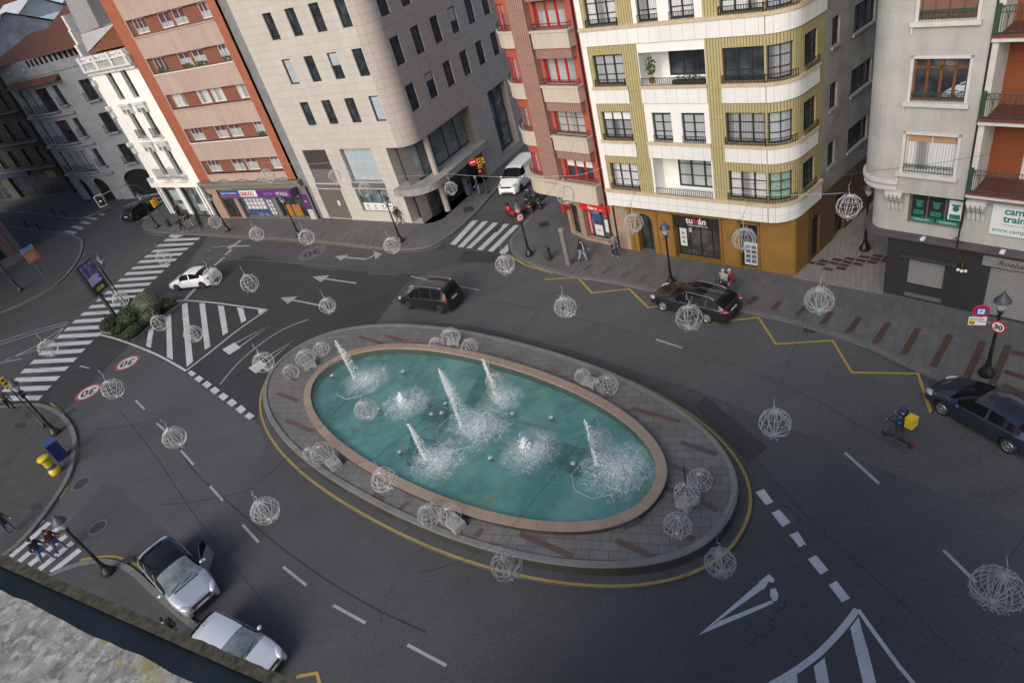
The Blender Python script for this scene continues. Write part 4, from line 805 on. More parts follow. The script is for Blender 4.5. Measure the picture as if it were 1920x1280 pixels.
for k in range(4):
    zb=6.06+3.08*k
    part(rb_,'balcony_slab',RBR,lambda m:ribbon(m,Pt,3.0,12,zb+.16,zb+.27,-1.3,dU+.2)); part(rb_,'balcony_edge',LIMP,lambda m:ribbon(m,Pt,3.02,12,zb,zb+.16,-1.3,dU+.14))
    part(rb_,'jamb',LIMP,lambda m:ribbon(m,Pt,3.03,3.24,zb+.27,zb+3.08,-1.2,dU))
    m=MB(); wall(m,Pt,3.24,12,zb+.27,zb+3.08,[(4.4,6.2,zb+.3,zb+2.75)],.1,0,d=-.95); m.build('loggia_wall',[OWOOD],rb_)
    window(rb_,Pt,4.4,6.2,zb+.3,zb+2.75,1.0,LIMP,CURT,2,0,.14,.10)
    rail(rb_,Pt,3.06,9,zb+.27,.95,dU+.12,GRI,.17,arch=True,r=.013); part(rb_,'railing_post',GRI,lambda m:m.box(3.02,3.16,-(dU+.2),-(dU+.06),zb+.27,zb+1.3))
def corbel(s):
    def f(m):
        pr=[(0,4.8),(.10,4.8),(.16,5.0),(.22,5.2),(.38,5.4),(.5,5.6),(.5,5.86),(0,5.86)]
        for i in range(4):
            a=s+.17*i
            for (d0,z0),(d1,z1) in zip(pr[1:-1],pr[2:]): m.face([Pt.pt(a,d0,z0),Pt.pt(a+.13,d0,z0),Pt.pt(a+.13,d1,z1),Pt.pt(a,d1,z1)])
            m.face([Pt.pt(a,d,z) for d,z in pr][::-1]); m.face([Pt.pt(a+.13,d,z) for d,z in pr])
        ribbon(m,Pt,s+.02,s+.62,4.9,5.86,0,.10)
        ribbon(m,Pt,s-.03,s+.68,5.72,5.87,0,.53)
    return f
part(rb_,'corbel',LIMP,corbel(-.12)); part(rb_,'corbel',LIMP,corbel(3.1))
mw=window(rb_,Pt,.72,2.92,4.2,5.7,.15,plain('grey_brown_frame',(.10,.09,.08)),GLS,3,0,.1,.06)
TEA=plain('teal_poster',(.012,.16,.115),.5,0,.12,4)
for i in range(2):
    x=.82+1.05*i; pz=part(rb_,'poster',TEA,lambda m:ribbon(m,Pt,x,x+.98,4.28,4.5,-.12,-.10)); text('lettering',['FORMACIÓN','PROFESIONAL'][i],.11,(x+.12,.095,4.35),LETW,pz)
for i,x in enumerate((.85,1.55,2.3)):
    b=part(rb_,'poster',(DARKROOM if i<2 else LETW),lambda m:ribbon(m,Pt,x,x+.55,4.58,5.5,-.12,-.105)); part(b,'figure',TEA,lambda m:(m.ball((x+.27,.10,5.12),(.13,.012,.15),10,6),m.box(x+.06,x+.48,.092,.11,4.62,4.85),m.box(x+.1,x+.44,.092,.11,5.24,5.32)))
bs=part(rb_,'billboard',plain('white_board',(.60,.62,.64),.4,0,.04,2),lambda m:ribbon(m,Pt,3.95,8.2,4.3,5.74,0,.08)); text('lettering','campus',.42,(4.38,-.085,5.28),TEA,bs,bold=.012); text('lettering','training',.42,(4.38,-.085,4.93),TEA,bs,bold=.012); text('lettering','www.campustraining.es',.26,(4.05,-.085,4.45),TEA,bs); text('lettering','fórmate a tu ritmo',.12,(4.4,-.085,4.76),GREYT,bs)
part(rb_,'ledge',plain('slate_ledge',(.075,.07,.07),.7,0,.2,2),lambda m:(ribbon(m,Pt,-8,12,3.5,3.68,-.1,.36),ribbon(m,Pt,-8,12,3.38,3.5,-.1,.22)))
Pl=Path((0,9,-90),[('L',8.9),('A',.1,90),('L',13)]); Pl.s0=-(8.9+.1*PI/2)+.1
hs=[(1.0,2.55,.92,2.32,.15),(4.25,6.6,.13,2.68,.2),(.97,2.6,.2,.46,.05)]
m=MB(); wall(m,Pl,-8,12,0,3.4,hs,.15,0,d=.02); m.build('shopfront',[CHAR],rb_)
part(rb_,'roller_shutter',SLAT,lambda m:ribbon(m,Pl,1.0,2.55,.92,2.32,-.16,-.1)); part(rb_,'roller_shutter',SLAT,lambda m:ribbon(m,Pl,4.25,6.6,.13,2.68,-.2,-.14)); part(rb_,'vent',tiles('vent_slats',(.3,.3,.3),(.28,.28,.28),(.03,.03,.03),3,.05,.02,0,0,.4,.2,.5),lambda m:ribbon(m,Pl,.97,2.6,.2,.46,-.06,-.02))
part(rb_,'awning_box',plain('dark_awning',(.035,.035,.036)),lambda m:(ribbon(m,Pl,.65,3.05,2.44,2.62,.02,.24)))
gs=part(rb_,'shop_sign',plain('grey_sign_panel',(.19,.19,.195),.4,0,.08,2),lambda m:ribbon(m,Pl,3.95,7,2.74,3.2,.02,.1)); text('lettering','Roebas',.36,(4.5,-.105,2.86),BLACKI,gs,slant=.35)
def triple(m):
    c=Pl.pt(3.27,.22,2.35)
    for i in (-1,0,1): m.ball(c+Vector((.15*i,0,-.04 if i==0 else 0)),.075,10,6)
part(rb_,'wall_lamp',LETW,triple,True); part(rb_,'lamp_bracket',plain('brass_bracket',(.10,.08,.03),.4,.5),lambda m:m.box(3.22,3.32,-.2,-.02,2.4,2.75))
for s in (1.55,4.6): part(rb_,'floodlight',LETW,lambda m:(m.box(s,s+.16,-.6,-.36,3.72,3.82),m.box(s+.05,s+.11,-.5,-.44,3.68,3.72)))
part(rb_,'wiring',BLACKI,lambda m:m.tube([Pt.pt(2.98,.1,5.8),Pt.pt(2.97,.12,4.6),Pt.pt(2.9,.14,3.95),Pt.pt(2.6,.2,3.74),Pt.pt(3.1,.2,3.72),Pt.pt(2.8,.2,3.9)],.02,5))
# ---------------------------------------------------------------- ornate white building
OWH=plain('bright_white_stucco',(.80,.79,.755),.7,0,.05,1,.05); OGR=plain('weathered_white_cornice',(.58,.58,.57),.75,0,.2,2)
wb=bldg('town_house','narrow bright white ornate town house with balustraded cornice and iron balconies',(-32.402,74.133),(-32.402+.77002,74.133-.63802))
Pw=Path((.2,14,-90),[('L',14),('A',.05,90),('L',9)]); Pw.s0=-(14+.05*PI/2)+.2
hw=[]
for a,b in ((2.9,3.95),(5.55,6.6)): hw+=[(a,b,z0,z1,.4) for z0,z1 in ((5.0,8.15),(9.2,11.95),(12.95,15.5))]
sidew=[(-4-3*i,-3-3*i,z0,z1,.2) for i in range(4) for z0,z1 in ((5.0,8.1),(9.2,11.9),(12.9,15.3))]
m=MB(); wall(m,Pw,-14,8.7,4.1,15.9,hw+sidew,.4,0); m.build('wall',[OWH],wb)
for h in hw+sidew: window(wb,Pw,h[0],h[1],h[2],h[3],h[4]-.04,plain('grey_brown_frame',(.10,.09,.08)),GLS,2,2,.07)
for a,b in ((2.9,3.95),(5.55,6.6)):
    c=(a+b)/2
    for z in (12.4,8.5): part(wb,'window_hood',OGR,lambda m:(ribbon(m,Pw,c-.95,c+.95,z,z+.18,0,.35),ribbon(m,Pw,c-.8,c+.8,z-.35,z,0,.2),ribbon(m,Pw,c-.85,c-.65,z-.75,z,0,.28),ribbon(m,Pw,c+.65,c+.85,z-.75,z,0,.28)))
    part(wb,'balcony_slab',OGR,lambda m:(ribbon(m,Pw,c-1.0,c+1.0,4.75,4.92,0,.65),ribbon(m,Pw,c-.8,c+.8,9.0,9.15,0,.3)))
    rail(wb,Pw,c-1.0,c+1.0,4.92,1.0,.6,plain('grey_wrought_iron',(.22,.22,.21)),.1,'balcony_railing',ends=.6); rail(wb,Pw,c-.7,c+.7,9.15,.85,.26,plain('dark_iron',(.05,.05,.05)),.1,'balcony_railing',ends=.25)
def cornice(m):
    ribbon(m,Pw,-14.3,8.75,15.9,16.05,0,.45); ribbon(m,Pw,-14.3,8.75,15.55,15.9,0,.22); ribbon(m,Pw,-14.3,8.75,16.7,16.85,-.1,.4); ribbon(m,Pw,-14.2,8.7,17.05,17.25,-.3,.25)
    s=-13.8
    while s<8.6: ribbon(m,Pw,s,s+.13,16.05,16.7,.05,.3); s+=.28
    for s in (.35,3.0,5.7,8.3): ribbon(m,Pw,s-.25,s+.25,16.05,17.3,-.1,.42)
    for q in (1.6,4.3,7.0): ribbon(m,Pw,q-.6,q-.5,16.85,17.05,0,.3); ribbon(m,Pw,q+.5,q+.6,16.85,17.05,0,.3)
    ribbon(m,Pw,-14,8.7,16.85,17.05,-.2,.15)
part(wb,'cornice',OGR,cornice)
part(wb,'corner_ornament',OGR,lambda m:[ribbon(m,Pw,-.6,.55,z,z+h_,0,d_) for z,h_,d_ in ((14.6,.5,.3),(12.2,.35,.4),(11.4,.5,.25),(8.4,.35,.45),(7.6,.5,.25),(4.3,.5,.45))])
shell(wb,Pw,-14,8.7,4,16.9,14,OWH,TERRA,d=-.2)
m=MB(); wall(m,Pw,-14,8.7,0,4.1,[(1.2,3.9,.2,3.7),(4.6,7.5,.2,3.7),(-6,-2,.2,3.5)],.35,0); m.build('ground_floor',[plain('dark_grey_stone',(.10,.10,.10),.6,0,.2,1.5)],wb)
for a,b in ((1.2,3.9),(4.6,7.5)): window(wb,Pw,a,b,.2,3.7,.3,BLACKI,glass('shop_glass_pale',(.07,.08,.08),.08,.9),2,0,.08,name='shop_window')  # glass a paler grey than the other shop panes
part(wb,'pilaster',OWH,lambda m:[ribbon(m,Pw,s,s+.3,.6,4.1,0,.18) for s in (.3,.85,4.0,4.35,7.6,8.15)])
for a,b,z0,z1 in ((1.7,3.2,2.0,3.2),(2.0,3.6,.9,1.6),(5.6,7.2,.8,1.6)): part(wb,'poster',plain('pale_green_poster',(.4,.48,.44),.5,0,.2,2),lambda m:ribbon(m,Pw,a,b,z0,z1,-.28,-.26))
part(wb,'fascia',OWH,lambda m:ribbon(m,Pw,-.2,8.8,3.85,4.3,0,.45))
# roofs behind its parapet: grey sheet mansard and slope
ZINC=tiles('grey_zinc_roof',(.26,.26,.27),(.25,.25,.26),(.17,.17,.18),.5,30,.02,0,0,.5,.3,.4)
part(wb,'mansard_roof',ZINC,lambda m:(m.face([(.35,1.1,19.05),(2.9,1.9,19.2),(2.5,2.4,24),(.1,2.0,24)],0,[(0,0),(2.7,0),(2.7,5),(0,5)]),m.face([(2.9,1.9,19.2),(3.7,6,19.4),(3.2,6,24),(2.5,2.4,24)])))
part(wb,'roof_slope',plain('pale_grey_sheet',(.36,.36,.37),.5,0,.1,1),lambda m:(m.face([(.35,.8,17.45),(5.6,2.0,19.2),(.35,1.1,19.05)]),m.face([(2.9,1.9,19.2),(5.6,2.0,19.2),(5.8,6,19.4),(3.7,6,19.4)])))
part(wb,'roof',TERRA,lambda m:m.face([(.6,.75,17.4),(8.7,.6,17.4),(8.7,2.6,19.4),(5.6,1.95,19.1)]))
part(wb,'stepped_gable',OGR,lambda m:(m.box(-.05,.4,.2,.6,17,18.2),m.box(-.05,.38,.45,1.0,17,19.5),m.box(-.05,.36,.55,1.4,17,20.9),m.box(-.1,.45,.2,.65,18.2,18.35),m.box(-.1,.43,.42,1.05,19.5,19.65)))
# ---------------------------------------------------------------- shaded white building across the street
SWH=plain('white_stucco_shade_tone',(.31,.32,.345),.8,0,.14,.8,.05);  # street shade is darkened into the white stucco's colour
sb=bldg('corner_building','shaded off white corner building with bowed balconies and terracotta canopy eaves',(-50.547,93.843),(-50.547+.83472,93.843-.55068))
Ps=Path((-3.34,9.3,-80),[('L',7.6),('A',2.0,70),('L',3.2),('A',25,20),('L',9)]); Ps.s0=-(7.6+2.0*math.radians(70))-.4
hs=[]
for k in range(3):
    z0=4.2+3.85*k
    hs+=[(5.4,8.1,z0,z0+2.7),(9.3,10.2,z0+.5,z0+2.7),(3.6,4.3,z0,z0+2.7),(.9,2.0,z0,z0+2.8),(13.6,15.2,z0+.3,z0+2.6),(-3.5,-2.4,z0,z0+2.7)]
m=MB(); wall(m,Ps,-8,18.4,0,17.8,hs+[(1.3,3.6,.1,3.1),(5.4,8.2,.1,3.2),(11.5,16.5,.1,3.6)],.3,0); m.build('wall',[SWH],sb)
for i,h in enumerate(hs):
    window(sb,Ps,h[0],h[1],h[2],h[3],.26,BLACKI,(CURT2 if i in (0,) else GLS),2,0,.08,blind=(.45,MAR) if i==6 else None)
    if h[1]-h[0]<5: rail(sb,Ps,h[0]-.15,h[1]+.15,h[2],.95,.35,BLACKI,.16,'balcony_railing',ends=.3); part(sb,'balcony_slab',SWH,lambda m:ribbon(m,Ps,h[0]-.25,h[1]+.25,h[2]-.14,h[2],0,.45))
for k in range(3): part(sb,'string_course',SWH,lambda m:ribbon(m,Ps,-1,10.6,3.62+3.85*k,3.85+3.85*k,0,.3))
part(sb,'arched_doorway',DARKROOM,lambda m:[ribbon(m,Ps,a,b,.1,z,-.32,-.28) for a,b,z in ((1.3,3.6,3.1),(5.4,8.2,3.2),(11.5,16.5,3.6))])
m=MB()
for a,b,zt in ((1.3,3.6,3.1),(5.4,8.2,3.2),(11.5,16.5,3.6)):
    r=(b-a)/2; rz_=min(r,1.3); cx=(a+b)/2
    for i in range(10):
        t0,t1=PI*i/10,PI*(i+1)/10; x0,x1=cx-r*math.cos(t0),cx-r*math.cos(t1); m.face([Ps.pt(x0,0,zt-rz_+rz_*math.sin(t0)),Ps.pt(x1,0,zt-rz_+rz_*math.sin(t1)),Ps.pt(x1,0,zt),Ps.pt(x0,0,zt)])
m.build('arch_spandrel',SWH,sb)
def canopy(m):
    c=Ps.cuts(.4,11.5)
    for a,b in zip(c,c[1:]): m.face([Ps.pt(a,1.0,15.15),Ps.pt(b,1.0,15.15),Ps.pt(b,0,15.75),Ps.pt(a,0,15.75)],0,[(a,0),(b,0),(b,1.1),(a,1.1)]); m.face([Ps.pt(b,1.0,15.15),Ps.pt(a,1.0,15.15),Ps.pt(a,0,15.1),Ps.pt(b,0,15.1)])
    for a in (.4,11.5): m.face([Ps.pt(a,1,15.15),Ps.pt(a,0,15.75),Ps.pt(a,0,15.1)])
part(sb,'tiled_canopy',TERRA,canopy)
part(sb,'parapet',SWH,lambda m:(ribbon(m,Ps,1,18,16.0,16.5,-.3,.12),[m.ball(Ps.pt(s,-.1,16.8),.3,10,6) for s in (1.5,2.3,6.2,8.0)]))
part(sb,'louvre_band',DARKROOM,lambda m:[ribbon(m,Ps,7.5+.8*i,7.95+.8*i,17.0,17.75,0,.02) for i in range(13)])
def hip(m,x0,x1,y0,y1,z0,z1,inset):
    yc=(y0+y1)/2; A,B,C,D=(x0,y0,z0),(x1,y0,z0),(x1,y1,z0),(x0,y1,z0); E,F=(x0+inset,yc,z1),(x1-inset,yc,z1); w=x1-x0; sl=math.hypot(yc-y0,z1-z0)
    m.face([A,B,F,E],0,[(0,0),(w,0),(w-inset,sl),(inset,sl)]); m.face([C,D,E,F],0,[(0,0),(w,0),(w-inset,sl),(inset,sl)]); m.face([B,C,F],0,[(0,0),(y1-y0,0),((y1-y0)/2,sl)]); m.face([D,A,E],0,[(0,0),(y1-y0,0),((y1-y0)/2,sl)])
part(sb,'roof',TERRA,lambda m:hip(m,-1.8,19,-.7,9,17.8,20.1,5)); part(sb,'rear_wall',SWH,lambda m:m.box(-1,18,3,9,0,17.75))
# ---------------------------------------------------------------- dim buildings at the far left
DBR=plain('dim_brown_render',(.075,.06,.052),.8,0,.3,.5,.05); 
db=bldg('town_house','dim brown balconied town house in deep shade at the head of the side street',(-70.79,109.57),(-70.79+.85718,109.57-.51502))
Pd=Path((-30,0),[('L',49)]); Pd.s0=-30
hd=[(a,a+1.3,z,z+2.4,.25) for a in [-26+3.3*i for i in range(14)] for z in (4.8,8.4,12.5)]
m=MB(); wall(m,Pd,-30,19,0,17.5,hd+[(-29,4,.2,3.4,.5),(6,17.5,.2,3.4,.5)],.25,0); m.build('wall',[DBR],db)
for i,h in enumerate(hd): window(db,Pd,h[0],h[1],h[2],h[3],.2,BLACKI,GLS,2,0,.07)
for z in (4.3,8.0,12.1): part(db,'balcony_slab',plain('dim_sill',(.16,.155,.15)),lambda m:ribbon(m,Pd,-29,19,z,z+.16,0,.5)); rail(db,Pd,-29,18.8,z+.16,.9,.46,BLACKI,.5,'balcony_railing')
part(db,'shop_glazing',GLS,lambda m:(ribbon(m,Pd,-29,4,.2,3.4,-.5,-.4),ribbon(m,Pd,6,17.5,.2,3.4,-.5,-.4))); part(db,'shop_fascia',plain('blue_fascia',(.02,.025,.10)),lambda m:ribbon(m,Pd,-10,12,3.5,4.2,0,.25))
part(db,'hanging_sign',plain('cream_sign',(.30,.26,.12)),lambda m:m.box(20.2,21.9,-2.6,-2.5,3.6,4.5))
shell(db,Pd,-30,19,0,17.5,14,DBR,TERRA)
# stone building with a columned porch at the left edge
DST=tiles('dim_granite_blocks',(.17,.155,.14),(.145,.13,.12),(.07,.065,.06),1.2,.55,.012,0,.5,.8,.4,.3)
lo=thing('stone_building','dim granite building with stepped columned porch at the left edge','building',(-51.0,76.6,0),math.radians(62),None)
Pf=Path((-60,0),[('L',60),('A',.4,75),('L',30)]); Pf.s0=-60  # unseen height and length stretched to shade the left street
hp=[(-3.4,-1.5,.8,7,.8),(-6.9,-4.5,.8,7,.8)]
m=MB(); wall(m,Pf,-60,30,0,33,hp+[(-12-4*i,-10-4*i,1.5+5*j,4.8+5*j,.3) for i in range(3) for j in range(4)]+[(4+4*i,6+4*i,1.5+5*j,4.8+5*j,.3) for i in range(6) for j in range(4)],.3,0); m.build('wall',[DST],lo)
for h in hp: window(lo,Pf,h[0],h[1],.8,7,.7,BLACKI,GLS,2,2,.08,name='door')
for i in range(3):
    for j in range(4): window(lo,Pf,-12-4*i,-10-4*i,1.5+5*j,4.8+5*j,.25,BLACKI,GLS,2,2,.08)
for i in range(6):
    for j in range(4): window(lo,Pf,4+4*i,6+4*i,1.5+5*j,4.8+5*j,.25,BLACKI,GLS,2,2,.08)
part(lo,'column',plain('brown_granite_column',(.14,.09,.07),.5,0,.2,2),lambda m:[ribbon(m,Pf,s,s+.5,.75,8,0,.3) for s in (-3.95,-1.3,-7.4)])
part(lo,'step',DST,lambda m:[ribbon(m,Pf,-7.8-.3*i,-.6+.25*i,.2*(2-i)+.13,.2*(3-i)+.13,-.2,.55+.4*i) for i in range(3)])
shell(lo,Pf,-60,30,0,33,14,DST,ROOFM,back=[(-8,26),(-60,26)])
# ---------------------------------------------------------------- the roofs beyond
def house(name,label,px,dist,rz,L,W,rise,wm,rm,kind='gable',win=()):
    r=ray(*px); k=dist/math.hypot(r.x,r.y); c=Vector((r.x*k,r.y*k,0)); H=CAMH+r.z*k-rise*.6   # the pixel looks at the upper roof
    t=thing(name,label,'building',(c.x,c.y,0),math.radians(rz))
    m=MB(); m.box(-L/2,L/2,-W/2,W/2,0,H,0); m.build('wall',wm,t)
    if kind=='gable':
        part(t,'roof',rm,lambda m:(m.face([(-L/2-.4,-W/2-.4,H),(L/2+.4,-W/2-.4,H),(L/2+.4,0,H+rise),(-L/2-.4,0,H+rise)]),m.face([(L/2+.4,W/2+.4,H),(-L/2-.4,W/2+.4,H),(-L/2-.4,0,H+rise),(L/2+.4,0,H+rise)])))
        part(t,'gable',wm,lambda m:(m.face([(L/2,-W/2,H),(L/2,W/2,H),(L/2,0,H+rise-.1)]),m.face([(-L/2,W/2,H),(-L/2,-W/2,H),(-L/2,0,H+rise-.1)])))
    else: part(t,'roof',rm,lambda m:hip(m,-L/2-.5,L/2+.5,-W/2-.5,W/2+.5,H,H+rise,W*.5))
    for (x,z0,n,side) in win:
        for i in range(n):
            if side=='f': part(t,'window',DARKROOM,lambda m:m.box(x+1.0*i,x+.55+1.0*i,-W/2-.03,-W/2+.02,z0,z0+1.7))
            else: part(t,'window',DARKROOM,lambda m:m.box(L/2-.02,L/2+.03,x+1.0*i,x+.55+1.0*i,z0,z0+1.7))
    return t
GWL=plain('pale_grey_wall',(.40,.41,.43),.8,0,.15,.6); WWL=plain('off_white_wall',(.55,.55,.53),.8,0,.12,.6); GWD=plain('streaked_grey_wall',(.30,.31,.34),.85,0,.35,.7); LROOF=plain('light_grey_roof',(.42,.44,.48),.6,0,.1,.5)
house('rooftop_shed','light grey low roofed rooftop storey just behind the tiled hip roof',(92,34),121,-33,8,6,1.0,WWL,LROOF,'gable')
house('town_house','white gabled house with row of dark slit windows behind the shed roof',(40,14),135,-40,9,8,2.4,WWL,LROOF,'gable',[(-3,17.0,5,'f')])
house('town_house','streaked grey gabled house with terracotta roof edge at the upper left',(8,42),118,-55,9,9,2.4,GWD,TERRA,'gable',[(-4,14.2,2,'f')])
house('town_house','orange roofed house at the top left corner of the view',(-8,10),150,-35,16,12,2.6,WWL,TERRA,'hip')
house('town_house','distant cream house with orange hip roof beyond the gables',(70,-4),165,-30,14,11,2.8,WWL,TERRA,'hip')
house('town_house','distant grey house with pale roof above the white town house',(112,2),140,-30,7,8,2.0,GWL,LROOF,'gable')
house('town_house','orange roofed house glimpsed between grey mansard and terracotta block',(172,16),100,-38,10,9,2.4,DBR,TERRA,'gable')
house('town_house','low house with brown tiled roof at the extreme upper left edge',(-40,70),130,-40,16,11,2.6,GWD,TERRA,'hip')
# far hills close the view
m=MB(); rr=random.Random(2); n=60
m.grid([[(-420+900*i/n,330+40*math.sin(i*.5),0) for i in range(n+1)],[(-420+900*i/n,390,14+8*math.sin(i*.37)+3*rr.random()) for i in range(n+1)],[(-420+900*i/n,470,24+10*math.sin(i*.21+1)+3*rr.random()) for i in range(n+1)]]); structure(m.build('hills',plain('far_green_hills',(.06,.075,.06),.9,0,.3,.05)))
# ---------------------------------------------------------------- the tower under the camera: its ledge and parapet
GRA=plain('lichened_granite',(.23,.218,.195),.85,0,.35,14,.1)
_m=GRA; _t=_m.node_tree; _n=_t.nodes; _b=_n['Principled BSDF']; _v=_n.new('ShaderNodeTexCoord').outputs['Object']
_c=_b.inputs['Base Color'].links[0].from_socket
_sp=_ramp(_t,_n,_noise(_t,_n,_v,46,5,.7),.50,.60); _c=_mix(_t,_n,_math(_t,_n,'MULTIPLY',_sp,.62),_c,(.085,.072,.055))
_sw=_ramp(_t,_n,_noise(_t,_n,_v,38,5,.7),.53,.60); _c=_mix(_t,_n,_math(_t,_n,'MULTIPLY',_sw,.6),_c,(.42,.42,.40))
_ly=_ramp(_t,_n,_noise(_t,_n,_v,3.2,5,.65),.60,.64); _c=_mix(_t,_n,_math(_t,_n,'MULTIPLY',_ly,.8),_c,(.22,.175,.03)); _t.links.new(_c,_b.inputs['Base Color'])
LEAD=plain('dark_lead_flashing',(.085,.080,.078),.85,0,.25,5,.05); LICH=plain('lichen_edge_stone',(.34,.23,.11),.9,0,.5,40,.15)
tw=thing('tower','tower parapet of rough lichened granite over dark lead ledge under the viewpoint','building',(0,0,0),0)
e0,e1=G(0,1040,19.6),G(560,1280,19.6); du=(e1-e0).normalized(); dn=Vector((-du.y,du.x,0)); dn=-dn if dn.dot(-e0)>0 else dn   # dn points to the street
if dn.dot(Vector((e0.x,e0.y,0)))<0: dn=-dn
def slab(m,z0,z1,o0,o1,l0=-9,l1=7,n=1,jit=0,seed=1):
    rr=random.Random(seed)
    def P_(l,o,z): q=e0+du*l+dn*o; return (q.x,q.y,z)
    L=[l0+(l1-l0)*i/n for i in range(n+1)]; j=[rr.uniform(-jit,jit) for _ in L]; jz=[rr.uniform(-jit,jit) for _ in L]
    for i in range(n):
        a,b=L[i],L[i+1]
        m.face([P_(a,o1+j[i],z0),P_(b,o1+j[i+1],z0),P_(b,o1+j[i+1],z1+jz[i+1]),P_(a,o1+j[i],z1+jz[i])][::-1]); m.face([P_(a,o1+j[i],z1+jz[i]),P_(b,o1+j[i+1],z1+jz[i+1]),P_(b,o0,z1),P_(a,o0,z1)][::-1]); 
        m.face([P_(a,o0,z0),P_(b,o0,z0),P_(b,o1+j[i+1],z0),P_(a,o1+j[i],z0)][::-1])
part(tw,'ledge',LEAD,lambda m:slab(m,19.35,19.6,-3,-.026)); part(tw,'ledge_edge',LICH,lambda m:slab(m,19.3,19.608,-.034,0,-9,7,900,.0022))
g0,g1=G(0,1118,20.1),G(400,1280,20.1)
og=((g0-e0).dot(dn)+(g1-e0).dot(dn))/2
part(tw,'parapet',GRA,lambda m:slab(m,19.6,20.1,og-1.4,og,-9,7,300,.0035,4))
part(tw,'wall',DST,lambda m:slab(m,0,19.3,-6,-.45,-7,9))
# ================================================================ fountain island
def sup(c,a,b,ang,n=2.2,N=120,z=0):
    out=[]; ca,sa=math.cos(ang),math.sin(ang)
    for k in range(N):
        t=2*PI*k/N; x=math.copysign(abs(math.cos(t))**(2/n),math.cos(t))*a; y=math.copysign(abs(math.sin(t))**(2/n),math.sin(t))*b
        out.append(Vector((c[0]+x*ca-y*sa,c[1]+x*sa+y*ca,z)))
    return out
PZ=.62
FC=(-3.99,25.57); FA,FB,FANG=14.86,6.47,math.radians(-47.2); RC=(-3.74,24.78); RA,RB=10.62,4.14
fo=lambda off,z:sup(FC,FA-off,FB-off,FANG,z=z)
ro=lambda off,z:sup(RC,RA+off,RB+off,math.radians(-47.6),z=z)
def lengths(pts):
    d=[0]
    for i in range(len(pts)): d.append(d[-1]+(pts[(i+1)%len(pts)]-pts[i]).length)
    return d
def loft(mb,A,B,m=0,v0=0,v1=None):
    dl=lengths(A); n=len(A)
    v1=v1 if v1 is not None else v0+(B[0]-A[0]).length
    for i in range(n):
        j=(i+1)%n; mb.face([A[i],A[j],B[j],B[i]],m,[(dl[i],v0),(dl[i+1],v0),(dl[i+1],v1),(dl[i],v1)])
flat('yellow_line',[[a,b,c,d] for a,b,c,d in zip(fo(-.07,0),fo(.06,0),fo(.06,0)[1:]+fo(.06,0)[:1],fo(-.07,0)[1:]+fo(-.07,0)[:1])],marking('kerb_yellow',(.34,.25,.08),.6),.124)
ft=thing('fountain','large oval fountain island with pink stone rim, grey retaining wall and turquoise basin','fountain',(0,0,0))
PLN=tiles('grey_plinth_stone',(.088,.088,.092),(.074,.074,.078),(.05,.05,.05),1.1,2,.014,0,0,.8,.5,.4); WST=tiles('stained_grey_granite',(.050,.050,.043),(.030,.030,.026),(.04,.04,.038),1.15,3,.014,0,0,.85,.9,.4); CST=tiles('coping_granite',(.20,.20,.19),(.165,.165,.157),(.08,.08,.08),1.15,3,.012,0,0,.8,.5,.4)
IPAV=tiles('island_paving',(.185,.176,.168),(.145,.138,.132),(.05,.048,.046),.72,.42,.012,math.radians(24),.5,.75,.75,.5); RIM=tiles('tan_rim_stone',(.33,.25,.19),(.28,.21,.155),(.19,.15,.12),.85,3,.01,0,0,.6,.45,.25)
m=MB(); loft(m,fo(-.08,0),fo(-.08,.11)); loft(m,fo(-.08,.11),fo(.62,.12)); m.build('plinth',PLN,ft)
m=MB(); loft(m,fo(.42,.11),fo(.42,.60)); m.build('retaining_wall',WST,ft)
m=MB(); loft(m,fo(.41,.59),fo(.41,.645)); loft(m,fo(.41,.645),fo(.45,.672)); loft(m,fo(.45,.672),fo(.68,.675)); loft(m,fo(.68,.675),fo(.68,.58)); m.build('coping',CST,ft)
A,B=fo(.62,PZ),ro(.3,PZ)
m=MB(); n=len(A)
for i in range(n): j=(i+1)%n; m.face([A[i],A[j],B[j],B[i]])
m.build('paving',IPAV,ft)
m=MB(); loft(m,ro(.40,PZ),ro(.40,.88)); m.build('rim_face',WST,ft)
m=MB(); loft(m,ro(.44,.86),ro(.44,.93)); loft(m,ro(.44,.93),ro(0,.935)); loft(m,ro(0,.935),ro(0,.40)); m.build('rim',RIM,ft)
# basin floor, painted turquoise and stained by algae
tm,t,n_,b_=_new('basin_paint'); v=n_.new('ShaderNodeTexCoord').outputs['Object']
a1=_ramp(t,n_,_noise(t,n_,v,.45,6,.68),.42,.60); a2=_ramp(t,n_,_noise(t,n_,v,.8,6,.7),.52,.72); a3=_ramp(t,n_,_noise(t,n_,v,2.4,5,.7),.42,.8)
mp=n_.new('ShaderNodeMapping'); t.links.new(v,mp.inputs[0]); mp.inputs['Location'].default_value=(13,7,0); a4=_ramp(t,n_,_noise(t,n_,mp.outputs[0],.55,5,.6),.53,.70)
c=_mix(t,n_,a1,(.165,.39,.34),(.41,.68,.58)); c=_mix(t,n_,_math(t,n_,'MULTIPLY',a2,.75),c,(.085,.18,.14)); c=_mix(t,n_,_math(t,n_,'MULTIPLY',a4,.7),c,(.50,.52,.31)); c=_mix(t,n_,_math(t,n_,'MULTIPLY',a3,.4),c,(.34,.54,.50))
t.links.new(c,b_.inputs['Base Color']); b_.inputs['Roughness'].default_value=.8
m=MB(); m.face([p for p in ro(.02,.44)]); fl=m.build('basin_floor',tm,ft)
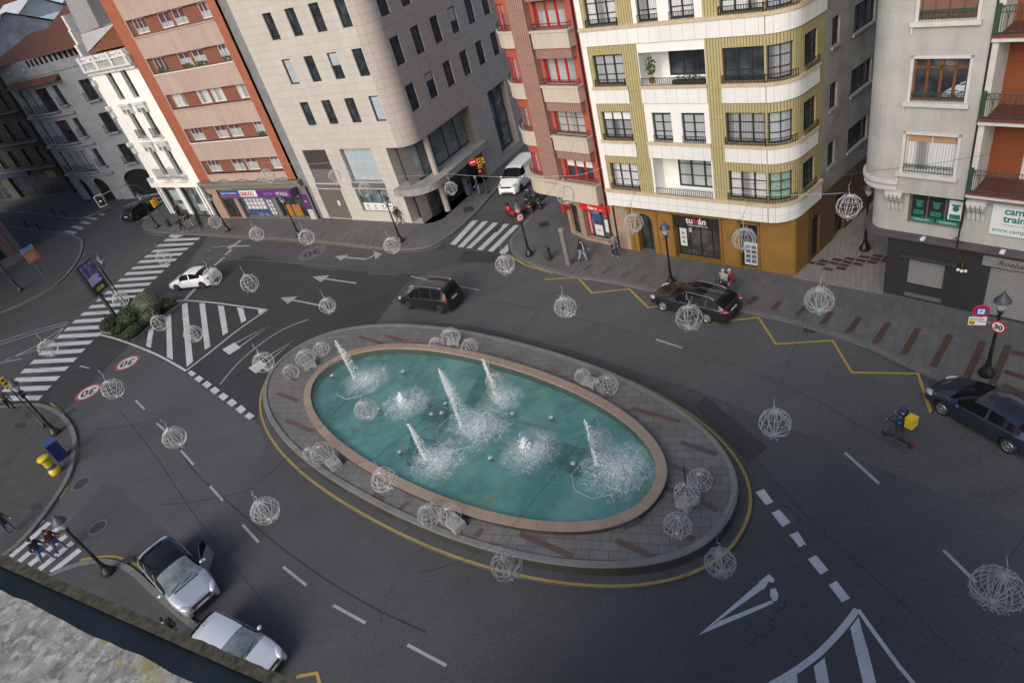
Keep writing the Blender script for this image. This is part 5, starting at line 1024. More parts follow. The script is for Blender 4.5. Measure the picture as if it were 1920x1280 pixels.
# water
wm,t,n_,b_=_new('water'); v=n_.new('ShaderNodeTexCoord').outputs['Object']
bp=n_.new('ShaderNodeBump'); bp.inputs['Strength'].default_value=.7; bp.inputs['Distance'].default_value=.05
h=_math(t,n_,'ADD',_noise(t,n_,v,3.2,4,.6),_math(t,n_,'MULTIPLY',_noise(t,n_,v,11,3,.6),.35)); t.links.new(h,bp.inputs['Height'])
tr=n_.new('ShaderNodeBsdfTransparent'); tr.inputs[0].default_value=(.86,.96,.955,1); gl=n_.new('ShaderNodeBsdfGlossy'); gl.inputs['Roughness'].default_value=.06; t.links.new(bp.outputs[0],gl.inputs['Normal'])
fr=n_.new('ShaderNodeFresnel'); fr.inputs[0].default_value=1.33; t.links.new(bp.outputs[0],fr.inputs['Normal'])
df=n_.new('ShaderNodeBsdfDiffuse'); df.inputs[0].default_value=(.23,.48,.42,1); mx0=n_.new('ShaderNodeMixShader'); mx0.inputs[0].default_value=.12; t.links.new(tr.outputs[0],mx0.inputs[1]); t.links.new(df.outputs[0],mx0.inputs[2])
mx=n_.new('ShaderNodeMixShader'); t.links.new(fr.outputs[0],mx.inputs[0]); t.links.new(mx0.outputs[0],mx.inputs[1]); t.links.new(gl.outputs[0],mx.inputs[2])
t.links.new(mx.outputs[0],n_['Material Output'].inputs['Surface'])
m=MB(); m.face([p for p in ro(.01,.82)]); structure(m.build('water',wm))
ZW=.82
# channels, pipes and spotlights under the water
PIPE=plain('limed_pipe',(.33,.36,.33),.6,0,.4,6); DCH=plain('dark_channel',(.13,.27,.235),.8,0,.5,2)
def dpx(name,a,b,w,mat,z,par): return [part(par,name,mat,lambda m:m.tube([G(*a,z),G(*b,z)],w,6))]
for a,b in (((800,752),(846,768)),((790,788),(845,800)),((940,783),(1048,808)),((1018,869),(1082,893)),((1040,823),(1110,845)),((905,770),(950,790)),((820,560+230),(780,815))): dpx('pipe',a,b,.035,PIPE,.74,ft)
for q in ([(800,752),(846,768),(838,802),(790,788)],[(770,815),(835,828),(800,880),(760,872)],[(1022,820),(1105,845),(1085,892),(1020,868)],[(905,690),(930,700),(890,765),(870,755)]):
    m=MB(); p=gp(q,.447); a=sum(p[i].x*p[(i+1)%4].y-p[(i+1)%4].x*p[i].y for i in range(4)); m.face([Vector((u.x,u.y,.447)) for u in (p if a>0 else p[::-1])]); m.build('channel',DCH,ft)
for x,y in ((633,723),(668,697),(765,716),(837,795),(844,777),(818,797),(968,797),(1081,892),(1040,805),(720,787),(760,868),(928,880)): part(ft,'spotlight',PIPE,lambda m:m.lathe([(.10,.6),(.12,.83),(.08,.86)],10,G(x,y,0)))
for c,r in (((668,722),1.15),((866,806),1.35),((1122,893),1.15)):
    g=G(c[0],c[1],.83); m=MB(); m.tube([g+Vector((math.cos(PI/4*k+.3),math.sin(PI/4*k+.3),0))*r for k in range(9)],.018,6); m.build('spray_ring',PLN if False else PIPE,ft)
part(ft,'loose_slab',PLN,lambda m:m.prism(gp([(1148,972),(1185,958),(1204,975),(1170,990)],.74),.63,.74))
# brown strips and patched slabs in the island paving
S=[((673,631),(718,644)),((720,628),(755,638)),((520,737),(560,752)),((535,787),(585,808)),((1185,765),(1275,790)),((1275,828),(1345,852)),((1262,872),(1340,906)),((1242,910),(1265,922)),((1298,930),(1345,957)),((1245,985),(1302,1012)),((975,1000),(1075,1043)),((1155,1012),(1230,1046)),((750,955),(765,940)),((893,1005),(905,990)),((700,925),(720,938)),((528,702),(556,712))]
m=MB()
for a,b in S:
    for q in band([G(*a,PZ),G(*b,PZ)],.26): 
        p=[Vector((u.x,u.y,PZ+.0045)) for u in q]; ar=sum(p[i].x*p[(i+1)%4].y-p[(i+1)%4].x*p[i].y for i in range(4)); m.face(p if ar>0 else p[::-1])
m.build('paving_strip',plain('island_brown_strip',(.10,.06,.05),.75,0,.2,3),ft)
# splashing jets: column of broken water, droplets and lace of foam
WAT=plain('white_water',(.82,.85,.86),.35,0,.06,9); 
sm,t,n_,b_=_new('spray'); b_.inputs['Base Color'].default_value=(.85,.88,.89,1); b_.inputs['Roughness'].default_value=.4; b_.inputs['Alpha'].default_value=.15
SPR=sm
fm,t,n_,b_=_new('foam'); tc=n_.new('ShaderNodeTexCoord').outputs['Object']; oi=n_.new('ShaderNodeObjectInfo')
ad=n_.new('ShaderNodeVectorMath'); ad.operation='ADD'; cb=n_.new('ShaderNodeCombineXYZ'); t.links.new(_math(t,n_,'MULTIPLY',oi.outputs['Random'],50),cb.inputs[0]); t.links.new(tc,ad.inputs[0]); t.links.new(cb.outputs[0],ad.inputs[1])
ns=n_.new('ShaderNodeTexNoise'); ns.inputs['Scale'].default_value=2.2; ns.inputs['Detail'].default_value=4; t.links.new(ad.outputs[0],ns.inputs['Vector'])
wv=n_.new('ShaderNodeVectorMath'); wv.operation='MULTIPLY_ADD'; t.links.new(ns.outputs[1],wv.inputs[0]); wv.inputs[1].default_value=(.8,.8,0); t.links.new(ad.outputs[0],wv.inputs[2])
vo=n_.new('ShaderNodeTexVoronoi'); vo.feature='DISTANCE_TO_EDGE'; vo.inputs['Scale'].default_value=5.2; t.links.new(wv.outputs[0],vo.inputs['Vector'])
ln=n_.new('ShaderNodeVectorMath'); ln.operation='LENGTH'; t.links.new(tc,ln.inputs[0])
rad=_math(t,n_,'ADD',ln.outputs['Value'],_math(t,n_,'MULTIPLY',_math(t,n_,'SUBTRACT',_noise(t,n_,ad.outputs[0],1.3,4,.6),.5),1.6))
fall=_ramp(t,n_,rad,2.0,.35)       # 1 at the heart, 0 at the edge
thr=_math(t,n_,'MULTIPLY',fall,.115); lace=_math(t,n_,'MULTIPLY',_ramp(t,n_,_math(t,n_,'SUBTRACT',thr,vo.outputs['Distance']),-.05,.045),_ramp(t,n_,fall,.02,.25))
br=_ramp(t,n_,_math(t,n_,'ADD',_noise(t,n_,wv.outputs[0],5.5,5,.7),_math(t,n_,'MULTIPLY',fall,.34)),.66,.95)
al=_math(t,n_,'MAXIMUM',_math(t,n_,'MULTIPLY',lace,.50),_math(t,n_,'MULTIPLY',br,.72)); al=_math(t,n_,'MAXIMUM',al,_math(t,n_,'MULTIPLY',_math(t,n_,'MULTIPLY',fall,fall),_math(t,n_,'MULTIPLY',_noise(t,n_,ad.outputs[0],3.4,5,.7),.62))); al=_math(t,n_,'MULTIPLY',al,_ramp(t,n_,fall,0,.12)); t.links.new(al,b_.inputs['Alpha'])
b_.inputs['Base Color'].default_value=(.78,.82,.83,1); b_.inputs['Roughness'].default_value=.5
def jet(base,tip,label,w=.16,foam=1.0,seed=0,off=(.5,-.4),n=2400):
    rr=random.Random(seed); g=G(*base,ZW); r=ray(*tip); h=CAMH+r.z*((r.x*g.x+r.y*g.y)/(r.x**2+r.y**2))-ZW
    t_=thing('water_jet',label,'water jet',g,0,'jets of the oval fountain')
    m=MB()
    wv_=[Vector((w*.22*math.sin(3+seed+i*1.1),w*.22*math.cos(2*seed+i*.9),0)) for i in range(14)]
    core=[Vector((0,0,h*i/13))+wv_[i]*(i/13) for i in range(14)]; m.tube(core,[w*(.42 if i<2 else .34*(1-i/13)**.6+.05)*(.8+.4*rr.random()) for i in range(14)],7); m.build('water_column',SPR,t_,True)
    m=MB()
    cl_=[(h*rr.random()**.9,rr.uniform(.5,1.5),rr.gauss(0,.5)*w,rr.gauss(0,.5)*w) for _ in range(30)]
    for _ in range(int(n*.62)):
        kz,kr,kx,ky=rr.choice(cl_); z=min(max(kz+rr.gauss(0,.085*h),0),h*1.03) if rr.random()<.72 else h*rr.random(); s=w*(.16+.26*max(0,1-z/h)+.5*(rr.random()<.16))*rr.gauss(0,.6)*kr; a=rr.uniform(0,2*PI); dr=Vector((off[0],off[1],0))*max(0,1-z/h)**.6*(rr.random()**1.6*.85 if rr.random()<.62 else 0)
        m.blob(Vector((s*math.cos(a)+kx*.45,s*math.sin(a)+ky*.45,z))+dr,rr.uniform(.006,.0165)*(1 if rr.random()<.95 else 1.6))
    o=m.build('droplets',WAT,t_); o['kind']='stuff'
    m=MB(); k=26; R=2.2*foam; c=Vector((off[0],off[1],.006)); m.face([(R*math.cos(2*PI*i/k),R*math.sin(2*PI*i/k),0) for i in range(k)]); o=m.build('foam',fm,t_,False,c,(0,0,seed)); o.scale=(foam*.8,foam*.8,1)
    m=MB()
    for _ in range(int(260*foam)):
        a=rr.uniform(0,2*PI); s=abs(rr.gauss(0,.45))*foam; m.blob(Vector((off[0]+s*math.cos(a),off[1]+s*math.sin(a),abs(rr.gauss(0,.09))+.01)),rr.uniform(.005,.015))
    o=m.build('splash',WAT,t_); o['kind']='stuff'
    return t_
jet((665,712),(633,640),'water jet at the far left of the basin, nearest the give-way lines',.16,1.0,1,(.75,-.35)); jet((928,740),(910,673),'water jet at the back of the basin beside the far rim',.15,.85,2,(.25,-.35))
jet((866,800),(830,692),'tallest central water jet of the oval fountain',.22,1.2,3,(.75,-.3),3600); jet((796,862),(770,796),'water jet at the near left of the basin',.13,1.0,4,(.6,-.25)); jet((1118,872),(1106,790),'water jet at the right end of the basin',.16,1.15,5,(.75,-.55))
def bubbler(px,label,seed):
    rr=random.Random(seed); g=G(*px,ZW); t_=thing('water_jet',label,'water jet',g,0,'jets of the oval fountain'); m=MB()
    for _ in range(420): 
        z=abs(rr.gauss(0,.22)); a=rr.uniform(0,2*PI); s=abs(rr.gauss(0,.17))*(1-min(z,.55)*1.2); m.blob((s*math.cos(a),s*math.sin(a),z),rr.uniform(.012,.04))
    o=m.build('froth',WAT,t_); o['kind']='stuff'
    m=MB(); k=26; m.face([(2.2*math.cos(2*PI*i/k),2.2*math.sin(2*PI*i/k),.006) for i in range(k)]); m.build('foam',fm,t_,False,(0.15,-.25,0),(0,0,seed)).scale=(.78,.78,1)
bubbler((755,752),'low frothy bubbler between the two left jets',8); bubbler((985,838),'low frothy bubbler between the central and right jets',9)
# ---------------------------------------------------------------- wire globes
WIRE=plain('white_light_wire',(.46,.46,.455),.5,0,.1,20)
def globe_mesh(R,nm,seed,spiky=.0,squash=1.0,hub=.9,th=.008,twist=0.0):
    rr=random.Random(seed); m=MB()
    for k in range(nm):
        a=2*PI*k/nm+rr.uniform(-.12,.12); w_=rr.uniform(-.05,.05); pts=[]
        for i in range(15):
            th_=PI*(.03+.94*i/14); rr_=R*(1+rr.uniform(-.025,.025)); pts.append((rr_*math.sin(th_)*math.cos(a+w_*i+twist*i/14),rr_*math.sin(th_)*math.sin(a+w_*i+twist*i/14),R*squash*math.cos(th_)))
        m.tube(pts,th,4,caps=False)
    for k in range(3 if spiky else 0): m.tube([(R*math.cos(2*PI*i/20)*math.sin(.8+.4*k),R*math.sin(2*PI*i/20)*math.sin(.8+.4*k),R*math.cos(.8+.4*k)) for i in range(21)],th*.8,4,caps=False)
    for s in (1,-1):
        m.ball((0,0,R*squash*.97*s),.055,8,5)
        for _ in range(int(8+14*spiky)):
            a=rr.uniform(0,2*PI); d=Vector((math.cos(a),math.sin(a),s*rr.uniform(.2,1.1))).normalized()*rr.uniform(.06,.16); p=Vector((rr.gauss(0,R*.22),rr.gauss(0,R*.22),0)); p.z=s*math.sqrt(max(R*R-p.length_squared,0))*squash; m.tube([p,p+d],.007,3,caps=False)
    for _ in range(int(160*spiky)+20):
        u=rr.uniform(-1,1); a=rr.uniform(0,2*PI); p=Vector((math.sqrt(1-u*u)*math.cos(a),math.sqrt(1-u*u)*math.sin(a),u*squash))*R; q=p*(1+rr.uniform(.03,.10)); m.tube([p,q],.006,3,caps=False)
    return m.mesh('wire_globe',WIRE)
GM=[globe_mesh(.42,18,1,.1),globe_mesh(.42,24,2,.3,.97,th=.006),globe_mesh(.42,32,3,1.0,.95,th=.0055),globe_mesh(.42,14,4,.1,1.0,twist=.7,th=.008),globe_mesh(.42,22,5,.6,.96,th=.0075,twist=-.4)]
GL_=[(502,331,14,2,'by the terracotta block above the purple shop sign'),(628,331,12,1,'before the slatted shutter of the beige block'),(684,356,13,4,'before the big blue window of the beige block'),(845,353,12.5,1,'by the glazed corner canopy of the beige block'),(1061,366,17,0,'at the corner of the red building above the red shop sign'),(1188,418,18,2,'in front of the arched ochre doorway'),(1395,448,21.5,2,'in front of the ochre display window with posters'),(1592,387,23,0,'over the mouth of the paved alley'),(403,416,12,1,'beside the street lamp by the white town house shop'),(481,439,13.5,4,'over the pavement before the listing cards window'),(575,445,15,1,'at the foot of the lamp before the optician'),(735,460,16,4,'beside the lamp at the beige block corner'),(947,496,18.5,2,'by the striped crossing near the motorbikes'),(307,483,14,2,'over the bars of the long crossing, upper part'),(398,518,17,4,'over the rear of the white hatchback'),(468,531,16.5,3,'just behind the white hatchback in the lane'),(614,573,15.5,2,'by the tail of the lower lane arrow'),(299,605,15.5,3,'at the edge of the shrubs and hatched island'),(362,626,17,4,'over the white bars of the hatched island'),(1060,576,21,4,'over the lane between black van and parked estate'),(1292,596,25,0,'beside the parked dark estate car'),(1536,563,26.5,2,'over the pavement in front of the charcoal shop'),(226,561,14.5,4,'behind the post of the clock screen'),(90,653,17,4,'over the lower left end of the long crossing'),(211,729,20,3,'between the two painted 30 discs'),(494,679,20,4,'over the painted triangle left of the fountain'),(686,768,21.5,2,'over the left part of the pool'),(327,820,21.5,2,'over the lane dashes left of the fountain'),(497,957,26.5,2,'over the dark road near the fountain\'s near left side'),(721,900,25,3,'over the pink rim on the near side of the pool'),(928,715,18,4,'over the jet at the back of the pool'),(1127,825,22.5,2,'over the right jet of the pool'),(1453,793,29,0,'over the open road right of the fountain'),(950,1060,30,0,'over the near edge of the fountain island'),(1350,1054,29,2,'over the yellow line at the right end of the island'),(1870,1104,46,2,'largest and nearest, at the lower right of the view')]
TOP=[]
for x,y,r,k,lb in GL_:
    d=ray(x,y); nrm=d.length; fe=F_PX/((F_PX/nrm)**1.2); dist=fe*.42/r; p=d/nrm*dist; z=CAMH+p.z; zt=min(max(z,6.8),8.6)
    if r<20 and y>700: zt=max(zt,6.4)
    p=d*((zt-CAMH)/d.z); s=(p.length/dist); R=.42*s
    p.z=zt
    o=put('light_globe',GM[k],None,p,(random.uniform(-.12,.12),random.uniform(-.12,.12),random.uniform(0,6)),(s,s,s)); tag(o,('white wire globe hanging '+lb),'light globe','white wire globes strung over the square')
    TOP.append(p+Vector((0,0,R)))
# cables that carry them
CABLE=plain('dark_cable',(.03,.03,.032),.5); SILV=plain('silver_wire',(.42,.42,.42),.4)
def cable(name,pts,label,r=.012,sag=.0,mat=None,stems=()):
    m=MB(); path=[]
    for a,b in zip(pts,pts[1:]):
        for i in range(8): q=a.lerp(b,i/8); q=q-Vector((0,0,sag*4*(i/8)*(1-i/8))); path.append(q)
    path.append(pts[-1]); m.tube(path,r,4)
    o=m.build(name,mat or CABLE); tag(o,label,'cable','cables strung across the square')
    for s in stems:
        mm=MB(); rr=random.Random(int(s.x*100)); mm.tube([s+Vector((rr.uniform(-.04,.04)*k*(5-k)*.3,rr.uniform(-.04,.04),.11*k)) for k in range(6)],.012,4); mm.build('drop_wire',SILV,o)
    return o
UPV=Vector((0,0,.55))
rows=[([7,21,32,34],'cable running from the alley corner over the road to the island\'s right end'),([6,20,31,33],'cable running from the ochre display window over the pool to the near island edge'),([5,19,30,29],'cable running from the arched doorway over the back of the pool'),([4,12,26,28],'cable running from the red corner over the left of the pool'),([11,16,25,27],'cable running from the beige block corner past the painted triangles'),([10,15,18,24],'cable running from the optician over the hatched island'),([9,14,17],'cable running over the white hatchback to the shrubs'),([8,13,22,23],'cable running along the long crossing')]
for idx,lb in rows:
    pts=[TOP[i]+UPV for i in idx]; a=pts[0]+(pts[0]-pts[1]).normalized()*1.6+Vector((0,0,.9)); b=pts[-1]+(pts[-1]-pts[-2]).normalized()*2.2+Vector((0,0,1.6))
    cable('cable',[a]+pts+[b],lb,.006,.10,None,[TOP[i] for i in idx])
cable('cable',[TOP[0]+UPV,TOP[1]+UPV,TOP[2]+UPV,TOP[3]+UPV,TOP[4]+UPV,TOP[4]+UPV+Vector((1.6,-1.4,.4))],'thin silver cable along the fronts of the beige and red buildings',.008,.12,SILV,[TOP[i] for i in range(4)])
cable('cable',[G(1130,330,8.2),G(1440,365,7.6),G(1580,362,7.7)],'thin silver wire crossing in front of the yellow building',.008,.05,SILV); cable('cable',[G(1400,345,8.2),G(1620,322,8.4),G(1920,275,8.6)],'thin dark wire from yellow building corner to the limestone building',.008,.12)
cable('cable',[TOP[35]+UPV*.6,TOP[35]+UPV*.6+Vector((1.5,.8,.5)),TOP[35]+Vector((6,3,2.5))],'dark wire holding the nearest globe at lower right',.009,.1,None,[TOP[35]])
# ---------------------------------------------------------------- concrete blocks with globes standing on the island
BLK=plain('pale_concrete',(.27,.265,.25),.85,0,.2,4,.3)
def block_mesh():
    m=MB(); a,b,h=.38,.29,.30
    m.box(-a,a,-b,b,.08,h,0); 
    for sx in (-1,1):
        for sy in (-1,1): m.box(sx*a*.62-.15,sx*a*.62+.15,sy*b*.6-.12,sy*b*.6+.12,0,.08)
    m.box(-.12,.12,-.12,.12,h,h+.05); return m.mesh('block',BLK)
BM=block_mesh()
OG=[globe_mesh(.5,20,11,.2,.9,th=.006),globe_mesh(.46,22,12,.2,.85,th=.0055),globe_mesh(.5,16,13,.5,.95,th=.006)]
clusters=[((582,688),20,'by the far left rim',[(573,672,.62,0),(603,655,.58,1),(545,698,.5,2)]),((853,645),-20,'facing the black van',[(845,632,.6,0),(818,645,.5,1),(880,650,.5,2)]),((1107,722),-45,'at the back right of the island',[(1092,705,.46,1),(1138,722,.56,2)]),((628,872),-60,'at the near left of the island',[(604,850,.6,2),(580,850,.4,1)]),((856,986),-58,'at the near side of the island, centre',[(805,965,.52,2),(843,965,.5,0)]),((1290,945),30,'by the mast at the right end',[(1312,900,.5,2),(1288,925,.52,0),(1270,985,.58,1)])]
for c,rz,lb,gs in clusters:
    g=G(c[0],c[1],PZ); o=put('concrete_block',BM,None,g,(0,0,math.radians(rz))); tag(o,'pale concrete base block '+lb,'block','concrete base blocks on the fountain island')
    for i,(x,y,R,k) in enumerate(gs):
        s=R/.5*.95; zc=PZ+.46*s*.9+.02; p=G(x,y,zc); q=put('light_globe',OG[k],None,p,(random.uniform(-.15,.15),random.uniform(-.15,.15),random.uniform(0,6)),(s,s,s)); tag(q,['first','second','third'][i]+' white wire globe from the left '.replace('from the left','standing')+lb if False else 'wire globe '+(['nearest','second nearest','farthest from'][i])+' the block '+lb,'light globe','wire globes standing on the fountain island')
ms=thing('mast','thin dark mast standing beside the concrete block at the right island end','mast',G(1290,938,PZ)); part(ms,'pole',BLACKI,lambda m:m.tube([(0,0,0),(0,0,1.9)],.025,6)); part(ms,'foot',BLACKI,lambda m:m.lathe([(.10,0),(.1,.25),(.05,.3)],8))
# ================================================================ street furniture
LBLK=plain('black_cast_iron',(.016,.016,.017),.4,.2,.25,5,0,.2); LGL=plain('lantern_glass',(.38,.39,.40),.15,0,.1,6,0,.5); LCAP=plain('slate_grey_cap',(.06,.063,.075),.5,.1,.2,6)
def lamp_meshes():
    base=MB(); base.lathe([(.27,0),(.29,.06),(.29,.16),(.22,.26),(.20,.34),(.13,.44),(.105,.62),(.115,.64),(.09,.70)],16)
    pole=MB(); pole.lathe([(.085,.70),(.075,1.3),(.085,1.32),(.085,1.38),(.068,1.42),(.05,3.0),(.065,3.02),(.065,3.08),(.05,3.12)],12)
    arm=MB(); arm.tube([(-.22,0,3.06),(.22,0,3.06)],.018,6); arm.lathe([(.05,3.1),(.10,3.2),(.12,3.25),(.07,3.30)],12)
    gl=MB(); gl.lathe([(.11,3.30),(.19,3.48),(.215,3.70)],14)
    cap=MB(); cap.lathe([(.30,3.68),(.29,3.73),(.17,3.90),(.10,3.98),(.055,4.0),(.06,4.06),(.02,4.12),(.012,4.22)],16)
    return [('base',base.mesh('base',LBLK,True)),('pole',pole.mesh('pole',LBLK,True)),('collar',arm.mesh('collar',LBLK,True)),('lantern',gl.mesh('lantern',LGL,True)),('cap',cap.mesh('cap',LCAP,True))]
LM=lamp_meshes()
def lamp(px,label,rz=0,h=.13,sc=1.0):
    t=thing('street_lamp',label,'street lamp',G(px[0],px[1],h),rz,'black lantern street lamps')
    for n,me in LM: put(n,me,t)
    t.scale=(sc,sc,sc); return t
lamp((296,426),'black lantern street lamp at the far pavement corner beside the dark car'); lamp((428,433),'black lantern street lamp before the white town house shop'); lamp((561.5,442.5),'black lantern street lamp in front of the optician'); lamp((752,453),'black lantern street lamp by the beige block corner')
l5=lamp((993,478.4),'black lantern street lamp with round sign by the motorbikes'); lamp((1259,533),'black lantern street lamp in front of the black shop sign'); lamp((1621,468),'black lantern street lamp inside the paved alley',h=.14); l8=lamp((1849,702),'black lantern street lamp carrying parking and speed signs')
lamp((105.6,812),'black lantern street lamp beside blue and yellow post boxes',sc=1.1); lamp((205,1073),'black lantern street lamp in the near left corner by the silver car'); lamp((40,545),'black lantern street lamp on the left pavement by the stone porch')
NAVYS=plain('sign_blue',(.03,.06,.30),.4,0,.05,4); SRED=plain('sign_red',(.45,.015,.02),.4,0,.06,4); SWHT=plain('sign_white',(.68,.68,.68),.4,0,.04,4); SBLK=plain('sign_black',(.02,.02,.02),.5,0,.05,4); SYEL=plain('sign_yellow',(.60,.45,.02),.4,0,.06,4)
def disc_sign(parent,loc,rz,r,layers,name='sign'):
    "round plate facing local -Y"
    e=None
    for i,(k,mt) in enumerate(layers):
        m=MB(); n=24; y0=-.012*i
        m.face([(r*k*math.cos(2*PI*j/n),y0-.012,r*k*math.sin(2*PI*j/n)) for j in range(n)]); 
        if i==0: [m.face([(r*k*math.cos(2*PI*j/n),y0-.012,r*k*math.sin(2*PI*j/n)),(r*k*math.cos(2*PI*j/n),y0+.012,r*k*math.sin(2*PI*j/n)),(r*k*math.cos(2*PI*(j+1)/n),y0+.012,r*k*math.sin(2*PI*(j+1)/n)),(r*k*math.cos(2*PI*(j+1)/n),y0-.012,r*k*math.sin(2*PI*(j+1)/n))]) for j in range(n)]; m.face([(r*k*math.cos(-2*PI*j/n),y0+.012,r*k*math.sin(-2*PI*j/n)) for j in range(n)])
        if e is None: e=m.build(name,mt,parent,False,loc,(0,0,rz))
        else: m.build('face',mt,e)
    return e
face8=math.atan2(-18.5,-18.5)+PI/2
def facing(p,to): return math.atan2(to[1]-p[1],to[0]-p[0])+PI/2
p8=l8.location; f8=facing(p8,(0,0))
cf=Vector((math.cos(f8),math.sin(f8),0))
s=disc_sign(l8,Vector((0,0,2.55))-Vector((-math.sin(f8),math.cos(f8),0))*.10+cf*.05,f8-.35,.28,[(1,SRED),(.76,SWHT)]); text('digits','30',.30,(0,-.03,-.11),SBLK,s,align='CENTER',bold=.012)
br=part(l8,'bracket',ALU,lambda m:m.tube([Vector((0,0,2.62)),Vector((0,0,2.62))-cf*.75],.02,6))
s=disc_sign(l8,Vector((0,0,3.12))-cf*.60,f8+.25,.29,[(1,SRED),(.74,NAVYS)]); part(s,'symbol',SWHT,lambda m:m.box(-.11,.11,-.03,-.026,-.13,.10)); text('letter','P',.22,(-.06,-.034,-.10),SBLK,s)
pl=MB(); pl.box(-.30,.30,-.012,.012,-.20,.20); pl=pl.build('plate',SWHT,l8,False,Vector((0,0,2.62))-cf*.66,(0,0,f8+.25)); part(pl,'symbol',SYEL,lambda m:m.box(-.29,-.06,-.018,-.013,-.19,.04)); text('lettering','EMTUSA',.13,(-.26,-.02,.06),SBLK,pl)
pm=bpy.data.objects['symbol']; part(pl,'picture',SBLK,lambda m:(m.ball((-.22,-.02,-.06),(.03,.006,.05),8,5),m.ball((-.13,-.02,-.08),(.03,.006,.06),8,5)))
f5=facing(l5.location,(0,0)); disc_sign(l5,Vector((0,0,2.95))-Vector((-math.sin(f5),math.cos(f5),0))*.08,f5+.5,.29,[(1,SRED),(.76,SWHT)],'sign'); part(l5,'sign_arrow',SBLK,lambda m:m.tube([Vector((-.03,-.14,2.84)),Vector((-.02,-.14,3.0)),Vector((.09,-.13,3.05))],.025,6))
# traffic lights
TLY=plain('traffic_light_yellow',(.50,.27,.015),.4,0,.1,4); LENSR=plain('lit_red_lens',(.9,.02,.015),.3,0,0,1,0,0,2.0); LENSG=plain('dim_lens',(.02,.03,.025),.3); LENSO=plain('lit_amber_lens',(.9,.25,.03),.3,0,0,1,0,0,1.2)
def signal(parent,loc,rz,n=3,body=None,lit=None,litm=None,w=.15):
    m=MB(); h=.27*n; m.box(-w,w,-.10,.10,-h/2,h/2); o=m.build('signal_head',body or TLY,parent,False,loc,(0,0,rz))
    for i in range(n):
        z=h/2-.135-.27*i; part(o,'lens',(litm or LENSR) if lit==i else LENSG,lambda m:m.lathe([(.09,-.0),(.09,.02)],12) or m.xform(Matrix.Translation((0,-.10,z))@Matrix.Rotation(PI/2,4,'X'))); part(o,'visor',body or TLY,lambda m:m.grid([[(.11*math.cos(a),-.10-.14*k,z+.11*math.sin(a)) for a in [PI*j/8 for j in range(9)]] for k in (0,1)]))
    return o
def stub(t,h,r=.055): 
    part(t,'pole',LBLK,lambda m:m.lathe([(.11,0),(.11,.25),(r,.3),(r,h)],10),True)
tp=G(317,424,.13); ta=facing(tp,(0,0))
tl=thing('traffic_light','yellow traffic light with long curved arm by the waste bin','traffic light',tp,0); stub(tl,3.2)
signal(tl,(.18,-.1,2.9),ta,3); signal(tl,(-.22,-.05,2.75),ta+1.2,3); 
armend=G(185,372,5.0)-tp; AD=Vector((armend.x,armend.y,0)); 
part(tl,'arm',LBLK,lambda m:m.tube([Vector((0,0,3.1)),AD*.04+Vector((0,0,4.2)),AD*.16+Vector((0,0,5.0)),AD*.36+Vector((0,0,5.35)),AD*.62+Vector((0,0,5.3)),AD*.98+Vector((0,0,5.0))],.05,8))
bd=MB(); bd.box(-.38,.38,-.03,.03,-.62,.62); bo=bd.build('backboard',SBLK,tl,False,AD+Vector((0,0,4.6)),(0,0,ta)); part(bo,'border',SWHT,lambda m:(m.box(-.38,.38,-.04,-.031,.57,.62),m.box(-.38,.38,-.04,-.031,-.62,-.57),m.box(-.38,-.33,-.04,-.031,-.57,.57),m.box(.33,.38,-.04,-.031,-.57,.57)))
signal(bo,(0,-.12,0),0,3,SBLK,1,LENSO)
t2=thing('traffic_light','yellow traffic light with no entry sign beside the glazed corner','traffic light',G(914,362,.13),0); stub(t2,3.0); f2=facing(t2.location,(0,0)); signal(t2,(0,-.1,2.75),f2,3); signal(t2,(.3,.1,2.8),f2+1,2); s2=disc_sign(t2,(-.5,-.1,3.0),f2,.34,[(1,SRED)]); part(s2,'bar',SWHT,lambda m:m.box(-.22,.22,-.02,-.013,-.05,.05)); signal(t2,(-.12,-.14,2.15),f2,1,SBLK,0,LENSR)
t3=thing('traffic_light','pedestrian traffic light with amber glow under the shaded arches','traffic light',G(252,366,.13),0); stub(t3,3.2); signal(t3,(0,-.1,3.0),facing(t3.location,(0,0)),2,TLY,0,LENSO)
t4=thing('traffic_light','traffic light with lit red lens in the dark side street','traffic light',G(75,364,.13),0); stub(t4,3.4); signal(t4,(-.3,-.1,3.3),facing(t4.location,(0,0)),3,SBLK,0,LENSR,.2)
t5=thing('traffic_light','yellow traffic light fixed beside the near left lamp post','traffic light',G(84,800,.13),0); stub(t5,4.0,.045); signal(t5,(0,-.05,3.8),.6,3); signal(t5,(.1,.2,2.6),2.2,2,SBLK)
# twin posts behind the clock screen
lp=thing('street_lamp','tall twin armed lamp post with traffic light behind the clock screen','street lamp',G(238,573,.1),0); part(lp,'pole',LBLK,lambda m:m.lathe([(.14,0),(.12,.5),(.06,.8),(.05,3.9),(.07,3.92),(.03,4.0),(.022,5.0)],10),True)
fx=_norm(Vector((ROT.transposed()@Vector((0,0,0))))) if False else Vector((1,0,0))
rt=Vector((_X.x,_X.y,0)).normalized()
part(lp,'arm',LBLK,lambda m:(m.tube([Vector((0,0,3.6)),rt*.25+Vector((0,0,3.65)),rt*.45+Vector((0,0,3.95)),rt*.5+Vector((0,0,4.15))],.03,6),m.tube([Vector((0,0,3.6)),-rt*.3+Vector((0,0,3.7)),-rt*.5+Vector((0,0,3.75))],.025,6)))
for n,me in LM[3:]: put(n,me,lp,rt*.5+Vector((0,0,.85)))
put('collar',LM[2][1],lp,rt*.5+Vector((0,0,.85)))
tl6=thing('traffic_light','yellow traffic light beside the twin armed lamp behind the screen','traffic light',G(232,576,.1),0); stub(tl6,3.5); signal(tl6,(-.05,-.1,3.15),facing(tl6.location,(0,0))+.4,3)
